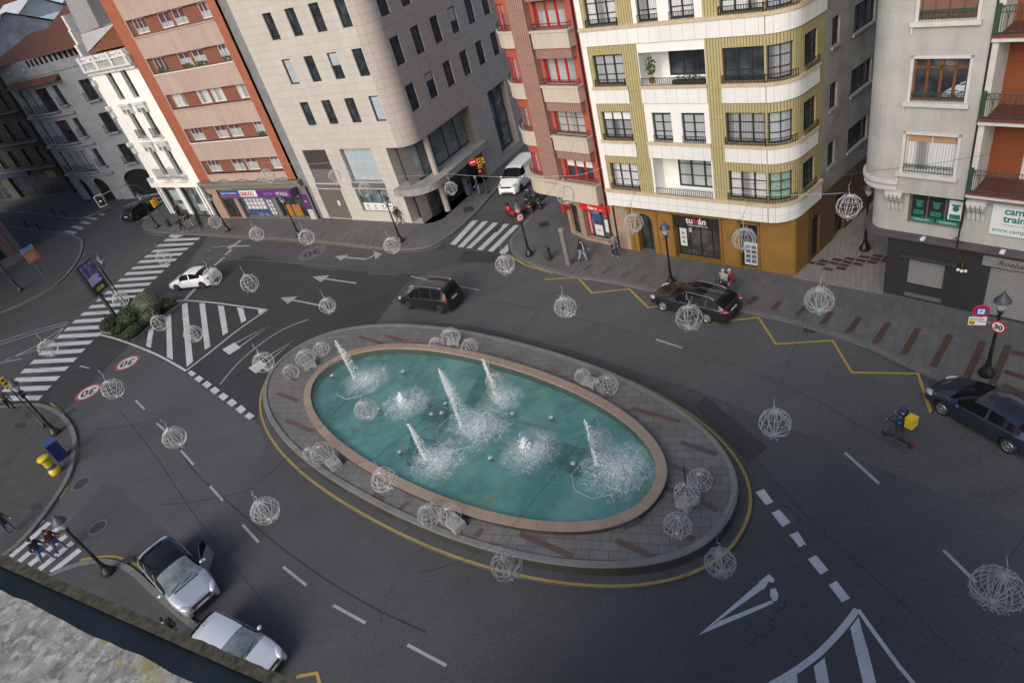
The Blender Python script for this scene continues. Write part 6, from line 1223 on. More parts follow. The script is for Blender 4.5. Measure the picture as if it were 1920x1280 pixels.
# advertising screen with clock
ap=G(222,601,.1); best=None
def onplane(px,phi):
    r=ray(*px); n=Vector((-math.sin(phi),math.cos(phi),0)); k=ap.dot(n)/ (r.x*n.x+r.y*n.y); q=r*k; u=Vector((math.cos(phi),math.sin(phi),0)); return (Vector((q.x,q.y,0))-Vector((ap.x,ap.y,0))).dot(u),CAMH+q.z
for k in range(-80,80):
    phi=math.radians(k); a=onplane((143.4,503.3),phi); b=onplane((168.4,483),phi); c=onplane((204.4,535.3),phi); d=onplane((180,557),phi)
    e=abs(a[1]-b[1])+abs(c[1]-d[1])
    if b[0]>a[0] and (best is None or e<best[0]): best=(e,phi,a,b,c,d)
_,phi,a,b,c,d=best
x0,x1=(a[0]+d[0])/2,(b[0]+c[0])/2; z1,z0=(a[1]+b[1])/2-.1,(c[1]+d[1])/2-.1; xc=(x0+x1)/2
adt=thing('advertising_screen','dark advertising screen on a slanting green post with yellow digital clock','screen',ap,phi)
part(adt,'post',plain('dark_green_post',(.03,.05,.045),.5,.1,.2,3),lambda m:m.lathe([(.20,0),(.17,.1),(.15,z0)],14),True)
part(adt,'case',plain('black_case',(.02,.02,.022),.35,0,.1,3),lambda m:m.box(x0,x1,.0,.32,z0,z1)); part(adt,'base_collar',ALU,lambda m:m.lathe([(.3,0),(.3,.08)],14))
W_=x1-x0; zc=z0+(z1-z0)*.27
scm,t,n_,b_=_new('screen_picture'); v=n_.new('ShaderNodeTexCoord').outputs['Object']; f=_ramp(t,n_,_noise(t,n_,v,1.6,3),.4,.6); g_=_ramp(t,n_,_noise(t,n_,v,3.1,3),.5,.66); cc=_mix(t,n_,f,(.03,.03,.10),(.06,.09,.22)); cc=_mix(t,n_,_math(t,n_,'MULTIPLY',g_,.7),cc,(.22,.10,.10)); t.links.new(cc,b_.inputs['Base Color']); t.links.new(cc,b_.inputs['Emission Color']); b_.inputs['Emission Strength'].default_value=.25; b_.inputs['Roughness'].default_value=.2
scn=part(adt,'screen',scm,lambda m:m.box(x0+.1*W_,x1-.06*W_,-.012,-.002,zc,z1-.12))
LIT=plain('pale_screen_text',(.35,.38,.5),.5,0,0,1,0,0,.25)
for i in range(5): part(scn,'text_line',LIT,lambda m:m.box(x0+.14*W_,x1-(.12+.08*(i%3))*W_,-.02,-.014,zc+.12+.13*i,zc+.17+.13*i))
CLK=plain('lit_yellow_digits',(.36,.37,.03),.4,0,0,1,0,0,.35); text('clock','13:56',W_*.24,(xc-.02,-.015,z0+(zc-z0)*.32),CLK,adt,align='CENTER')
# information sign left, orange and blue
sp_=G(92,519,.13); isg=thing('direction_sign','orange and blue information board on a thin grey post','sign',sp_,facing(sp_,(0,0))+.5); part(isg,'post',ALU,lambda m:(m.tube([(-.45,0,0),(-.45,0,3.4)],.035,6),m.tube([(.25,0.1,0),(.25,.1,3.4)],.035,6))); ib=part(isg,'board',plain('orange_board',(.42,.11,.03),.5,0,.15,3),lambda m:m.box(-.75,.55,-.05,.05,2.0,3.1)); part(isg,'header',plain('light_blue_board',(.14,.25,.45),.5,0,.1,3),lambda m:m.box(-.75,.55,-.06,.05,3.1,3.5))
for i in range(4): part(ib,'text_line',plain('pale_text',(.5,.4,.3)),lambda m:m.box(-.65,.3-.1*(i%2),-.056,-.052,2.2+.2*i,2.27+.2*i))
# bins, boxes, bollards, totem
def bin_(px,label,h=1.0,r=.21): 
    t=thing('litter_bin',label,'bin',G(px[0],px[1],.13),.4); part(t,'drum',plain('dark_grey_bin',(.055,.06,.062),.5,.1,.15,4),lambda m:m.lathe([(r*.8,0),(r*.82,.06),(r,.1),(r,h*.82),(r*1.02,h*.84),(r,h),(r*.9,h+.03)],18),True); part(t,'slot',SBLK,lambda m:m.box(-r*.6,r*.6,-r*1.03,-r*.8,h*.86,h*.96))
bin_((1030,487),'dark grey cylindrical litter bin beside the grey totem slab'); bin_((318,424.5),'dark litter bin beside the curved arm traffic light',.85,.24)
tt=thing('totem','tall slanting grey slab totem in front of the red sign shop','totem',G(1067,497,.13),-.95); part(tt,'slab',plain('grey_totem',(.15,.15,.148),.6,0,.12,2),lambda m:m.box(-.17,.17,-.10,.10,0,2.55)); part(tt,'cap',plain('pale_totem_cap',(.22,.22,.22)),lambda m:m.box(-.18,.18,-.11,.11,2.55,2.68))
yp=thing('post_box','yellow cylindrical post box with wider rim and base','post box',G(106,886,.13),.6); YPB=plain('post_yellow',(.58,.40,.01),.35,0,.08,4,0,.4)
part(yp,'body',YPB,lambda m:m.lathe([(.27,.0),(.30,.04),(.30,.30),(.24,.34),(.235,1.0),(.25,1.02),(.25,1.05),(.235,1.07)],20),True); part(yp,'cap',YPB,lambda m:m.lathe([(.24,1.07),(.33,1.12),(.34,1.26),(.31,1.30),(.1,1.33)],20),True); part(yp,'band',plain('post_blue',(.05,.12,.12)),lambda m:m.lathe([(.242,.42),(.244,.66)],20)); part(yp,'slot',SBLK,lambda m:m.box(-.15,.15,-.345,-.3,1.16,1.20)); text('lettering','correos',.10,(-.17,-.25,.8),NAVYS,yp)
bp_=thing('storage_box','navy blue mail relay box behind the yellow post box','box',G(117,857,.13),.75); part(bp_,'cabinet',plain('navy_box',(.015,.022,.10),.35,0,.12,3,0,.3),lambda m:m.box(-.33,.33,-.27,.27,0,1.22)); part(bp_,'lid',plain('blue_lid',(.045,.075,.22),.35,0,.1,3,0,.3),lambda m:m.box(-.36,.36,-.30,.30,1.22,1.30)); part(bp_,'slot',SBLK,lambda m:m.box(-.2,.2,-.285,-.268,1.0,1.04))
for px,lb in (((52,426),'left of two dark bollards on the kerb of the left side road'),((75,430.5),'right of two dark bollards on the kerb of the left side road'),((103,402),'dark bollard on the far kerb of the side street'),((125,406),'dark bollard on the far kerb nearest the signal board')):
    t=thing('bollard',lb,'bollard',G(px[0],px[1],.13),0,'bollards by the left side road'); part(t,'post',LBLK,lambda m:m.lathe([(.12,0),(.10,.1),(.07,.2),(.065,.75),(.09,.78),(.09,.84),(.03,.95)],10),True)
cb_=thing('cabinet','blue grey ticket machine cabinet by the glazed corner','cabinet',G(881,363,.13),.9); part(cb_,'case',plain('blue_grey_case',(.10,.115,.14),.5,0,.1,3),lambda m:m.box(-.28,.28,-.22,.22,0,1.45)); part(cb_,'panel',SBLK,lambda m:m.box(-.2,.2,-.235,-.222,.9,1.3)); part(cb_,'lid',ALU,lambda m:m.box(-.31,.31,-.26,.24,1.45,1.52))
# planted bed on the hatched island
bed=[(188,622),(196,606),(226,580),(246,566),(275,560),(310,562),(343,566),(300,598),(250,637),(224,626)]
m=MB(); kk=gp(bed,.14); m.prism(kk,0,.14); structure(m.build('kerb',KERB)); m=MB(); ce=sum(kk,Vector())/len(kk); m.prism([ce+(p-ce)*.90 for p in kk],.1,.17); structure(m.build('soil',plain('bed_soil',(.035,.028,.02),.95,0,.4,5)))
SH=[((287,587),(1.15,1.15,1.0),(.14,.165,.095),'large pale olive clipped round shrub, tallest in the bed',8000,.05),((251,608),(.98,.9,.75),(.03,.058,.016),'dark green rounded shrub in front of the pale one',1400,.08),((288,601),(.85,.75,.6),(.055,.075,.025),'small olive shrub right of the dark one',1000,.075),((254,587),(.75,.75,.75),(.022,.040,.014),'very dark shrub behind by the twin posts',900,.08),((213,614),(.95,.8,.5),(.026,.036,.018),'low dark bush at the left tip of the bed',1100,.085),((252,628),(1.0,.55,.4),(.05,.066,.022),'low spreading shrub along the near kerb',1000,.075),((310,577),(1.1,.7,.38),(.045,.058,.022),'low spreading shrub at the right tip of the bed',1000,.08),((231,622),(.8,.5,.38),(.03,.04,.018),'low dark shrub between left tip and near kerb',700,.08)]
for i,(px,r,col,lb,n,lf) in enumerate(SH):
    g=G(px[0],px[1],.15); t=thing('shrub',lb,'shrub',g,random.uniform(0,3),'shrubs of the planted traffic island'); lm=plain('shrub_leaf_%d'%i,col,.6,0,.45,9)
    if i==0: MAT.pop('shrub_leaf_0')
    mb=bush_mesh(n,r[0],r[1],r[2],lf,20+i,r[2]*.85)
    # most leaves sit on the outer skin
    c0_=Vector((0,0,r[2]*.85)); k=0
    for f in range(0,len(mb.v),4):
        cc_=sum((mb.v[f+j] for j in range(4)),Vector())/4-c0_; e=Vector((cc_.x/r[0],cc_.y/r[1],cc_.z/r[2])).length
        tgt=max(e,(.86 if i==0 else .72)+(.14 if i==0 else .28)*(((f*7919)%100)/100)**.35)*(1+(.25 if i==0 else 1)*(.07*math.sin(5*cc_.x+2*i)+.06*math.sin(6*cc_.y+3)+.05*math.sin(7*cc_.z)))
        for j in range(4): mb.v[f+j]=mb.v[f+j]+cc_*(tgt/max(e,.05)-1)
    mb.build('foliage',lm,t); part(t,'inner_growth',lm,lambda m:m.ball((0,0,r[2]*.85),(r[0]*.80,r[1]*.80,r[2]*.78),18,10),True); part(t,'stem',plain('bark',(.06,.045,.03),.9,0,.3,6),lambda m:[m.tube([(0,0,0),(.15*math.cos(a)*r[0],.15*math.sin(a)*r[1],r[2]*.5),(.5*math.cos(a)*r[0],.5*math.sin(a)*r[1],r[2]*1.0)],[.05,.035,.012],5) for a in (0,1.3,2.5,3.8,5.1)])
# ================================================================ vehicles
TYRE=plain('tyre_rubber',(.018,.018,.018),.8,0,.2,8); RIMM=plain('alloy_rim',(.45,.46,.47),.3,.7,.1,8); DRIM=plain('dark_rim',(.06,.06,.062),.4,.5,.1,8); CGL=plain('car_glass',(.009,.010,.012),.06,0,.2,1,0,0,0,.22); TRIM=plain('black_trim',(.02,.02,.021),.5,0,.15,6); LAMPC=plain('headlamp_glass',(.48,.50,.52),.08,.2,.1,9,0,1); TAILR=plain('tail_lamp_red',(.30,.012,.012),.15,0,.1,9,0,1); PLATE=plain('number_plate',(.55,.55,.53),.4,0,.06,9); SKYGL=plain('glass_painted_cloud_reflection',(.13,.15,.16),.06,0,.6,1.6,0,.8)  # cloud reflection is painted into the last glass colour
def paint(name,col,metal=.4): return plain(name,col,.32,metal,.06,.8,0,.8)
def lerp_tab(tab,x):
    if x<=tab[0][0]: return tab[0][1]
    for (a,u),(b,v) in zip(tab,tab[1:]):
        if x<=b:
            t=(x-a)/(b-a); return u+(v-u)*t
    return tab[-1][1]
_wm={}
def wheel_mesh(r,rim):
    k=(r,rim.name)
    if k not in _wm:
        R=Matrix.Rotation(PI/2,4,'X'); m=MB(); m.lathe([(r*.62,-.10),(r*.95,-.105),(r,-.07),(r,.07),(r*.95,.105),(r*.62,.10)],22); m.xform(R); a=m.mesh('tyre',TYRE,True)
        m=MB(); m.lathe([(r*.63,-.085),(r*.66,-.10),(r*.63,-.112),(r*.58,-.10)],20); n=7
        for i in range(n):
            t=2*PI*i/n; d=Vector((math.cos(t),math.sin(t),0)); e=Vector((-d.y,d.x,0))*.034
            for s in (1,-1): m.face([(d*.03+e)*1+Vector((0,0,s*.11)),(d*.03-e)+Vector((0,0,s*.11)),(d*r*.6-e*.8)+Vector((0,0,s*.10)),(d*r*.6+e*.8)+Vector((0,0,s*.10))][::s])
        m.lathe([(.05,-.118),(.06,-.115),(.06,.115),(.05,.118)],10); m.xform(R); b=m.mesh('rim',rim)
        _wm[k]=(a,b)
    return _wm[k]
def car(label,cat,spec,pose,name='car'):
    S=dict(L=4.3,W=1.76,wb=2.62,fo=.85,r=.315,sill=.20,rim=RIMM,glass=CGL,roof_glass=None,pillars=(),plate_f=True); S.update(spec)
    L,W,wb,fo,r=S['L'],S['W'],S['wb'],S['fo'],S['r']; top,belt=S['top'],S['belt']; hx,rx0,rx1,gx=S['hood'],S['roof0'],S['roof1'],S['rear']; sx0,sx1=S['side']
    loc,ang=pose; t=thing(name,label,cat,loc,ang)
    xw=(fo,fo+wb); ra=r+.055; xm=fo+wb/2
    xs=set([0,.05,.12,.22,.35,L-.22,L-.12,L-.05,L,hx,rx0,rx1,gx,sx0,sx1])
    x=0
    while x<L: xs.add(round(x,3)); x+=.13
    for c in xw:
        for k in range(-8,9): xs.add(round(c+ra*math.sin(k/8*PI/2),4))
        xs.add(c-ra-.004); xs.add(c+ra+.004)
    for p in S['pillars']: xs.add(p-.045); xs.add(p+.045)
    xs=sorted(q for q in xs if 0<=q<=L); xs=[q for i,q in enumerate(xs) if i==0 or q-xs[i-1]>.003]
    def sec(x):
        tf=max(0,(.95-x)/.95); tr=max(0,(x-(L-.75))/.75); w=W/2*(1-S.get('nose',.20)*tf**2.3-S.get('tail',.10)*tr**2.4)
        zb=S['sill']+.05*tf**2+.06*tr**2; arch=0
        for c in xw:
            if abs(x-c)<=ra: arch=r+math.sqrt(max(ra*ra-(x-c)**2,0))*.98
        zb=max(zb,arch); be=lerp_tab(belt,x); zt=max(lerp_tab(top,x),be+.012); h=zt-be
        k=min(1,h/.42); wr=w*(.90-S.get('tumble',.145)*k)
        z1=max(zb+.02,S['sill']+.12); z2=max(z1+.02,be*.62+.05); z3=max(z2+.02,be-.07)
        return [(w*.93,zb),(w*.985,z1),(w,z2),(w*.985,z3),(w*.93,max(be,z3+.01)),(wr,zt-.09*k-.012*(1-k) if h>.02 else zt),(wr*.62,zt-.012),(0,zt)]
    secs=[(x,sec(x)) for x in xs]
    B,WS,RW,SW,SR=MB(),MB(),MB(),MB(),MB()
    for (xa,a),(xb,b) in zip(secs,secs[1:]):
        mid=(xa+xb)/2
        for s in (1,-1):
            for j in range(7):
                q=[Vector((xm-xa,s*a[j][0],a[j][1])),Vector((xm-xb,s*b[j][0],b[j][1])),Vector((xm-xb,s*b[j+1][0],b[j+1][1])),Vector((xm-xa,s*a[j+1][0],a[j+1][1]))]
                if s>0: q=q[::-1]
                tgt=B
                if j>=5 and hx<mid<rx0: tgt=WS
                elif j>=5 and rx1<mid<gx: tgt=RW
                elif j==4 and sx0<mid<sx1 and not any(abs(mid-p)<.045 for p in S['pillars']) and not S.get('panel',False): tgt=SW
                elif j==4 and S.get('panel') and sx0<mid<S['panel']: tgt=SW
                elif j>=5 and S['roof_glass'] and S['roof_glass'][0]<mid<S['roof_glass'][1] and j>=5: tgt=SR
                tgt.face(q)
    for (x,a),f in ((secs[0],1),(secs[-1],-1)):
        pts=[Vector((xm-x,p[0],p[1])) for p in a]+[Vector((xm-x,-p[0],p[1])) for p in a[::-1][1:]]
        B.face(pts if f>0 else pts[::-1])
    def weld(mb,nm,mt):
        if not mb.f: return
        o=mb.build(nm,mt,t,True); bm=bmesh.new(); bm.from_mesh(o.data); bmesh.ops.remove_doubles(bm,verts=bm.verts,dist=.0008); bmesh.ops.recalc_face_normals(bm,faces=bm.faces) if nm=='body' else None; bm.to_mesh(o.data); bm.free()
        try: o.data.set_sharp_from_angle(angle=math.radians(48))
        except Exception: pass
        return o
    weld(B,'body',S['paint']); weld(WS,'windscreen',S.get('wsglass',S['glass'])); weld(RW,'rear_window',S['glass']); weld(SW,'side_window',S['glass']); weld(SR,'sunroof',S['glass'])
    part(t,'underbody',TRIM,lambda m:m.box(-(L-.5)+xm,xm-.3,-W*.40,W*.40,.16,r*1.95))
    part(t,'sill_trim',TRIM,lambda m:[m.box(xm-xw[1]+ra+.02,xm-xw[0]-ra-.02,s*W/2*.955-.02,s*W/2*.955+.02,S['sill']-.03,S['sill']+.06) for s in (1,-1)])
    ty,rm=wheel_mesh(r,S['rim'])
    for c in xw:
        for s in (1,-1): 
            wo=put('wheel',ty,t,(xm-c,s*(W/2-.115),r)); put('rim',rm,wo)
    # lights, grille, plates, mirrors, handles
    zl=S.get('zlamp',lerp_tab(belt,.3)-.08); 
    for s in (1,-1):
        fw=W/2*(1-S.get('nose',.2)*((.95-.16)/.95)**2.3)
        part(t,'headlamp',LAMPC,lambda m:(m.ball((0,0,0),(.30,.15,.11),12,7),m.xform(Matrix.Translation((xm-.20,s*(fw-.14),zl))@Matrix.Rotation(-s*.5,4,'Z')@Matrix.Rotation(.22,4,'Y'))),True)
        rwid=W/2*(1-S.get('tail',.1)*((.75-.10)/.75)**2.4); zt=S.get('ztail',lerp_tab(belt,L-.1)-.14)
        part(t,'tail_lamp',TAILR,lambda m:(m.ball((0,0,0),(S.get('taill',.20),.13,S.get('tailh',.12)),12,7),m.xform(Matrix.Translation((xm-L+.15,s*(rwid-.11),zt)))),True)
        mx_=sx0+.12; mz=lerp_tab(belt,mx_)+.07
        mo=part(t,'mirror',S['paint'],lambda m:m.ball((xm-mx_,s*(W/2+.07),mz),(.10,.11,.075),10,7),True)
        for p in S.get('handles',()): part(t,'door_handle',S.get('handle',S['paint']),lambda m:m.box(xm-p-.10,xm-p+.08,s*W/2*.985-.02,s*W/2*.985+.025,lerp_tab(belt,p)-.13,lerp_tab(belt,p)-.10))
        for p in S.get('seams',()): part(t,'door_seam',TRIM,lambda m:m.tube([(xm-p,s*(W/2*.958),S['sill']+.12),(xm-p,s*(W/2*1.0),lerp_tab(belt,p)*.62+.05),(xm-p,s*(W/2*.986),lerp_tab(belt,p)-.06),(xm-p,s*(W/2*.932),lerp_tab(belt,p))],.008,4))
    part(t,'grille_bar',ALU,lambda m:m.box(xm-.02,xm+.018,-W*.235,W*.235,zl-.10,zl-.075)); part(t,'grille',TRIM,lambda m:m.box(xm-.03,xm+.012,-W*.24,W*.24,zl-.16,zl-.02)); part(t,'bumper_intake',TRIM,lambda m:m.box(xm-.05,xm+.012,-W*.30,W*.30,.26,.40))
    part(t,'number_plate',PLATE,lambda m:m.box(xm,xm+.02,-.26,.26,.42,.53)); part(t,'number_plate',PLATE,lambda m:m.box(xm-L-.02,xm-L,-.26,.26,S.get('zplate',.72),S.get('zplate',.72)+.11)); part(t,'rear_bumper',TRIM,lambda m:m.box(xm-L-.015,xm-L+.02,-W*.38,W*.38,.26,.38))
    if S.get('rails'): part(t,'roof_rail',S.get('railmat',TRIM),lambda m:[m.tube([(xm-rx0-.15,s*W/2*.66,lerp_tab(top,rx0+.2)+.0),(xm-rx0-.3,s*W/2*.66,lerp_tab(top,rx0+.3)+.05),(xm-rx1+.3,s*W/2*.66,lerp_tab(top,rx1-.3)+.05),(xm-rx1+.1,s*W/2*.66,lerp_tab(top,rx1)+.0)],.02,5) for s in (1,-1)])
    part(t,'aerial',TRIM,lambda m:m.tube([(xm-rx1+.25,0,lerp_tab(top,rx1-.25)),(xm-rx1-.02,0,lerp_tab(top,rx1-.25)+.14)],.012,4))
    part(t,'wiper',TRIM,lambda m:[m.tube([(xm-hx-.05,y,lerp_tab(top,hx+.05)+.012),(xm-hx-.14,y+.5,lerp_tab(top,hx+.14)+.014)],.012,4) for y in (-.62,-.05)])
    return t,S,xm
def pose_side(f,rr,track=1.55,left=True,wb=2.62):
    a,b=G(*f),G(*rr); d=(a-b); d.z=0; d.normalize(); right=Vector((d.y,-d.x,0)); mid=(a+b)/2+(right if left else -right)*track/2
    return (mid.x,mid.y,0.0),math.atan2(d.y,d.x)
P_WHITE=paint('white_car_paint',(.72,.73,.74),0); P_BLK=paint('black_car_paint',(.016,.016,.018),.2); P_ANTH=paint('anthracite_car_paint',(.030,.031,.036),.5); P_BLUE=paint('slate_blue_car_paint',(.040,.055,.085),.6); P_SIL=paint('silver_car_paint',(.46,.48,.53),.55); P_SIL2=paint('pale_silver_car_paint',(.62,.63,.67),.35); P_DK=paint('dark_maroon_car_paint',(.018,.012,.013),.3)
HATCH=dict(L=4.46,W=1.75,wb=2.70,fo=.93,r=.315,top=[(0,.52),(.08,.66),(.45,.80),(1.0,.95),(1.15,1.0),(2.05,1.44),(2.45,1.49),(3.0,1.46),(3.55,1.33),(4.15,1.12),(4.40,1.04),(4.46,.85)],belt=[(0,.50),(.1,.62),(.5,.74),(1.1,.88),(2.0,.93),(3.3,1.0),(4.0,1.03),(4.35,1.0),(4.46,.83)],hood=1.12,roof0=2.0,roof1=3.35,rear=4.1,side=(1.5,3.72),pillars=(2.55,),paint=P_WHITE,rim=DRIM,handles=(2.4,3.3),seams=(1.45,2.55,3.45),zplate=.8)
car('white hatchback with dark windows driving over the long crossing','car',HATCH,pose_side((336.7,545),(384.8,540)))
MPV=dict(L=4.4,W=1.8,wb=2.73,fo=.88,r=.32,top=[(0,.55),(.06,.78),(.5,.95),(.95,1.08),(1.05,1.12),(1.75,1.66),(2.2,1.78),(3.0,1.80),(4.1,1.76),(4.25,1.66),(4.37,1.1),(4.4,.7)],belt=[(0,.52),(.08,.72),(.5,.88),(1.0,1.0),(2.0,1.06),(4.2,1.10),(4.36,1.02),(4.4,.68)],hood=1.02,roof0=1.82,roof1=4.12,rear=4.36,side=(1.25,4.0),pillars=(2.2,3.15),paint=P_BLK,rim=DRIM,handles=(2.1,2.45),handle=TRIM,rails=True,railmat=ALU,tumble=.13,tail=.06,ztail=1.05,tailh=.2,taill=.12,zplate=.85)
car('black people carrier with roof rails driving between fountain and lanes','car',MPV,pose_side((770.6,579),(827.8,587),1.58))
EST=dict(L=4.75,W=1.82,wb=2.73,fo=.95,r=.33,top=[(0,.5),(.07,.68),(.5,.82),(1.2,.97),(1.35,1.0),(2.2,1.42),(2.7,1.48),(3.7,1.45),(4.25,1.36),(4.62,1.08),(4.72,.98),(4.75,.7)],belt=[(0,.48),(.09,.64),(.5,.77),(1.3,.92),(2.4,.96),(4.0,1.02),(4.6,1.0),(4.75,.68)],hood=1.32,roof0=2.15,roof1=4.1,rear=4.6,side=(1.75,4.35),pillars=(2.75,3.6),paint=P_ANTH,handles=(2.6,3.5),rails=True,railmat=ALU,ztail=.93,tailh=.085,taill=.34,roof_glass=(2.25,3.3),seams=(1.75,2.75,3.75))
t,S,xm=car('dark grey estate car parked at the kerb with its far rear door open','car',EST,pose_side((1247.5,582),(1326,604),1.58))
dmb=MB(); dmb.box(-.5,.5,-.035,.035,-.35,.32); dmb.box(-.42,.32,-.02,.02,.32,.68); do=dmb.build('open_door',P_ANTH,t,False,(xm-3.05,-W_*0-1.22,.66),(0,0,-.95))
C4=dict(L=4.27,W=1.77,wb=2.61,fo=.90,r=.325,top=[(0,.50),(.07,.66),(.4,.80),(.95,.96),(1.08,1.0),(2.0,1.42),(2.5,1.47),(3.2,1.42),(3.75,1.27),(4.12,1.05),(4.24,.98),(4.27,.7)],belt=[(0,.48),(.09,.62),(.45,.75),(1.05,.90),(2.2,.95),(3.6,1.0),(4.1,.99),(4.27,.68)],hood=1.05,roof0=1.95,roof1=3.6,rear=4.12,side=(1.4,3.75),pillars=(2.55,),paint=P_BLUE,handles=(2.35,3.3),ztail=.88,tailh=.2,seams=(1.38,2.55,3.45))
t,S,xm=car('slate blue hatchback parked at the right edge beside the street lamp','car',C4,pose_side((1771,778),(1883.5,843),1.55))
def pose_ends(rc,fc): d=Vector(fc)-Vector(rc); d.normalize(); return d
MB1=dict(L=4.55,W=1.80,wb=2.80,fo=.90,r=.33,top=[(0,.52),(.07,.72),(.5,.88),(.95,1.02),(1.05,1.06),(1.95,1.56),(2.5,1.63),(3.5,1.62),(4.1,1.54),(4.42,1.15),(4.52,1.0),(4.55,.7)],belt=[(0,.5),(.09,.67),(.5,.82),(1.0,.97),(2.2,1.02),(4.0,1.08),(4.45,1.04),(4.55,.68)],hood=1.02,roof0=1.95,roof1=4.0,rear=4.35,side=(1.3,4.05),pillars=(2.3,3.3),paint=P_SIL,wsglass=SKYGL,roof_glass=(2.0,3.75),handles=(2.2,3.1),handle=ALU,seams=(1.5,2.35,3.4))
r0=Vector((-18.33,22.03,0)); f0=Vector((-15.25,18.38,0)); d=(f0-r0).normalized(); c=(r0+f0)/2-d*.1
t,S,xm=car('silver compact people carrier with dark glass roof and open driver door','car',MB1,((c.x,c.y,0),math.atan2(d.y,d.x)))
dm=MB(); dm.box(-.98,0,-.035,.035,.35,1.0); do=dm.build('open_door',P_SIL,t,False,(xm-1.42,.90,0),(0,0,-.72)); part(do,'window_frame',TRIM,lambda m:(m.box(-.96,-.92,-.02,.02,1.0,1.42),m.tube([(-.94,0,1.42),(-.5,0,1.45),(-.05,0,1.02)],.022,5))); part(do,'door_glass',CGL,lambda m:m.face([(-.94,0,1.0),(-.05,0,1.0),(-.5,0,1.44),(-.94,0,1.42)])); part(do,'mirror',P_SIL,lambda m:m.ball((-.12,.13,1.02),(.08,.12,.08),10,7),True)
part(t,'dark_door_panel',TRIM,lambda m:m.box(xm-2.3,xm-1.5,.872,.895,.35,1.0))  # flat dark panel stands in for the shaded car interior
part(t,'emblem',ALU,lambda m:m.tube([(xm+.02,.08*math.cos(2*PI*i/12),.74+.08*math.sin(2*PI*i/12)) for i in range(13)],.012,5)); part(t,'bonnet_vent',TRIM,lambda m:m.box(xm-.98,xm-.93,-.55,.55,1.035,1.05))
CL=dict(L=4.0,W=1.70,wb=2.5,fo=.82,r=.30,top=[(0,.5),(.07,.66),(.4,.80),(.85,.94),(.97,.98),(1.75,1.40),(2.2,1.47),(3.2,1.44),(3.7,1.32),(3.93,1.0),(4.0,.7)],belt=[(0,.48),(.09,.62),(.4,.75),(.95,.90),(2.0,.94),(3.6,1.0),(3.9,.97),(4.0,.68)],hood=.95,roof0=1.8,roof1=3.5,rear=3.9,side=(1.25,3.5),pillars=(2.3,),paint=P_SIL2,wsglass=SKYGL,handles=(2.1,3.0),handle=ALU)
r0=Vector((-14.98,17.02,0)); f0=Vector((-11.83,14.52,0)); d=(f0-r0).normalized(); c=(r0+f0)/2
car('pale silver small hatchback half hidden by the lead ledge','car',CL,((c.x,c.y,0),math.atan2(d.y,d.x)))
a,b=G(228,423.5),G(258,413.6); dr=Vector((-35.0,84.5,0))-(a+b)/2; dr.z=0; dr.normalize(); rc=(a+b)/2
car('dark hatchback seen from behind leaving by the side street','car',dict(C4,paint=P_DK,rim=DRIM),((rc.x+dr.x*2.1,rc.y+dr.y*2.1,0),math.atan2(dr.y,dr.x)))
VAN=dict(L=4.95,W=1.92,wb=3.1,fo=.9,r=.33,top=[(0,.6),(.06,.9),(.45,1.08),(.85,1.22),(.95,1.27),(1.7,1.82),(2.1,1.90),(4.7,1.92),(4.88,1.8),(4.95,1.0)],belt=[(0,.55),(.07,.82),(.5,1.0),(.9,1.14),(2,1.16),(4.8,1.18),(4.95,.95)],hood=.92,roof0=1.72,roof1=4.9,rear=4.93,side=(1.15,2.2),pillars=(),panel=2.2,paint=P_WHITE,rim=DRIM,tumble=.10,tail=.04,handles=(2.15,),handle=TRIM,zlamp=.92)
a,b=G(937,366),G(972,369.5); fc=(a+b)/2; d=Vector((-.607,-.795,0)); c=fc-d*2.3
car('white delivery van coming down the side street by the red building','van',VAN,((c.x,c.y,0),math.atan2(d.y,d.x)),'delivery_van')
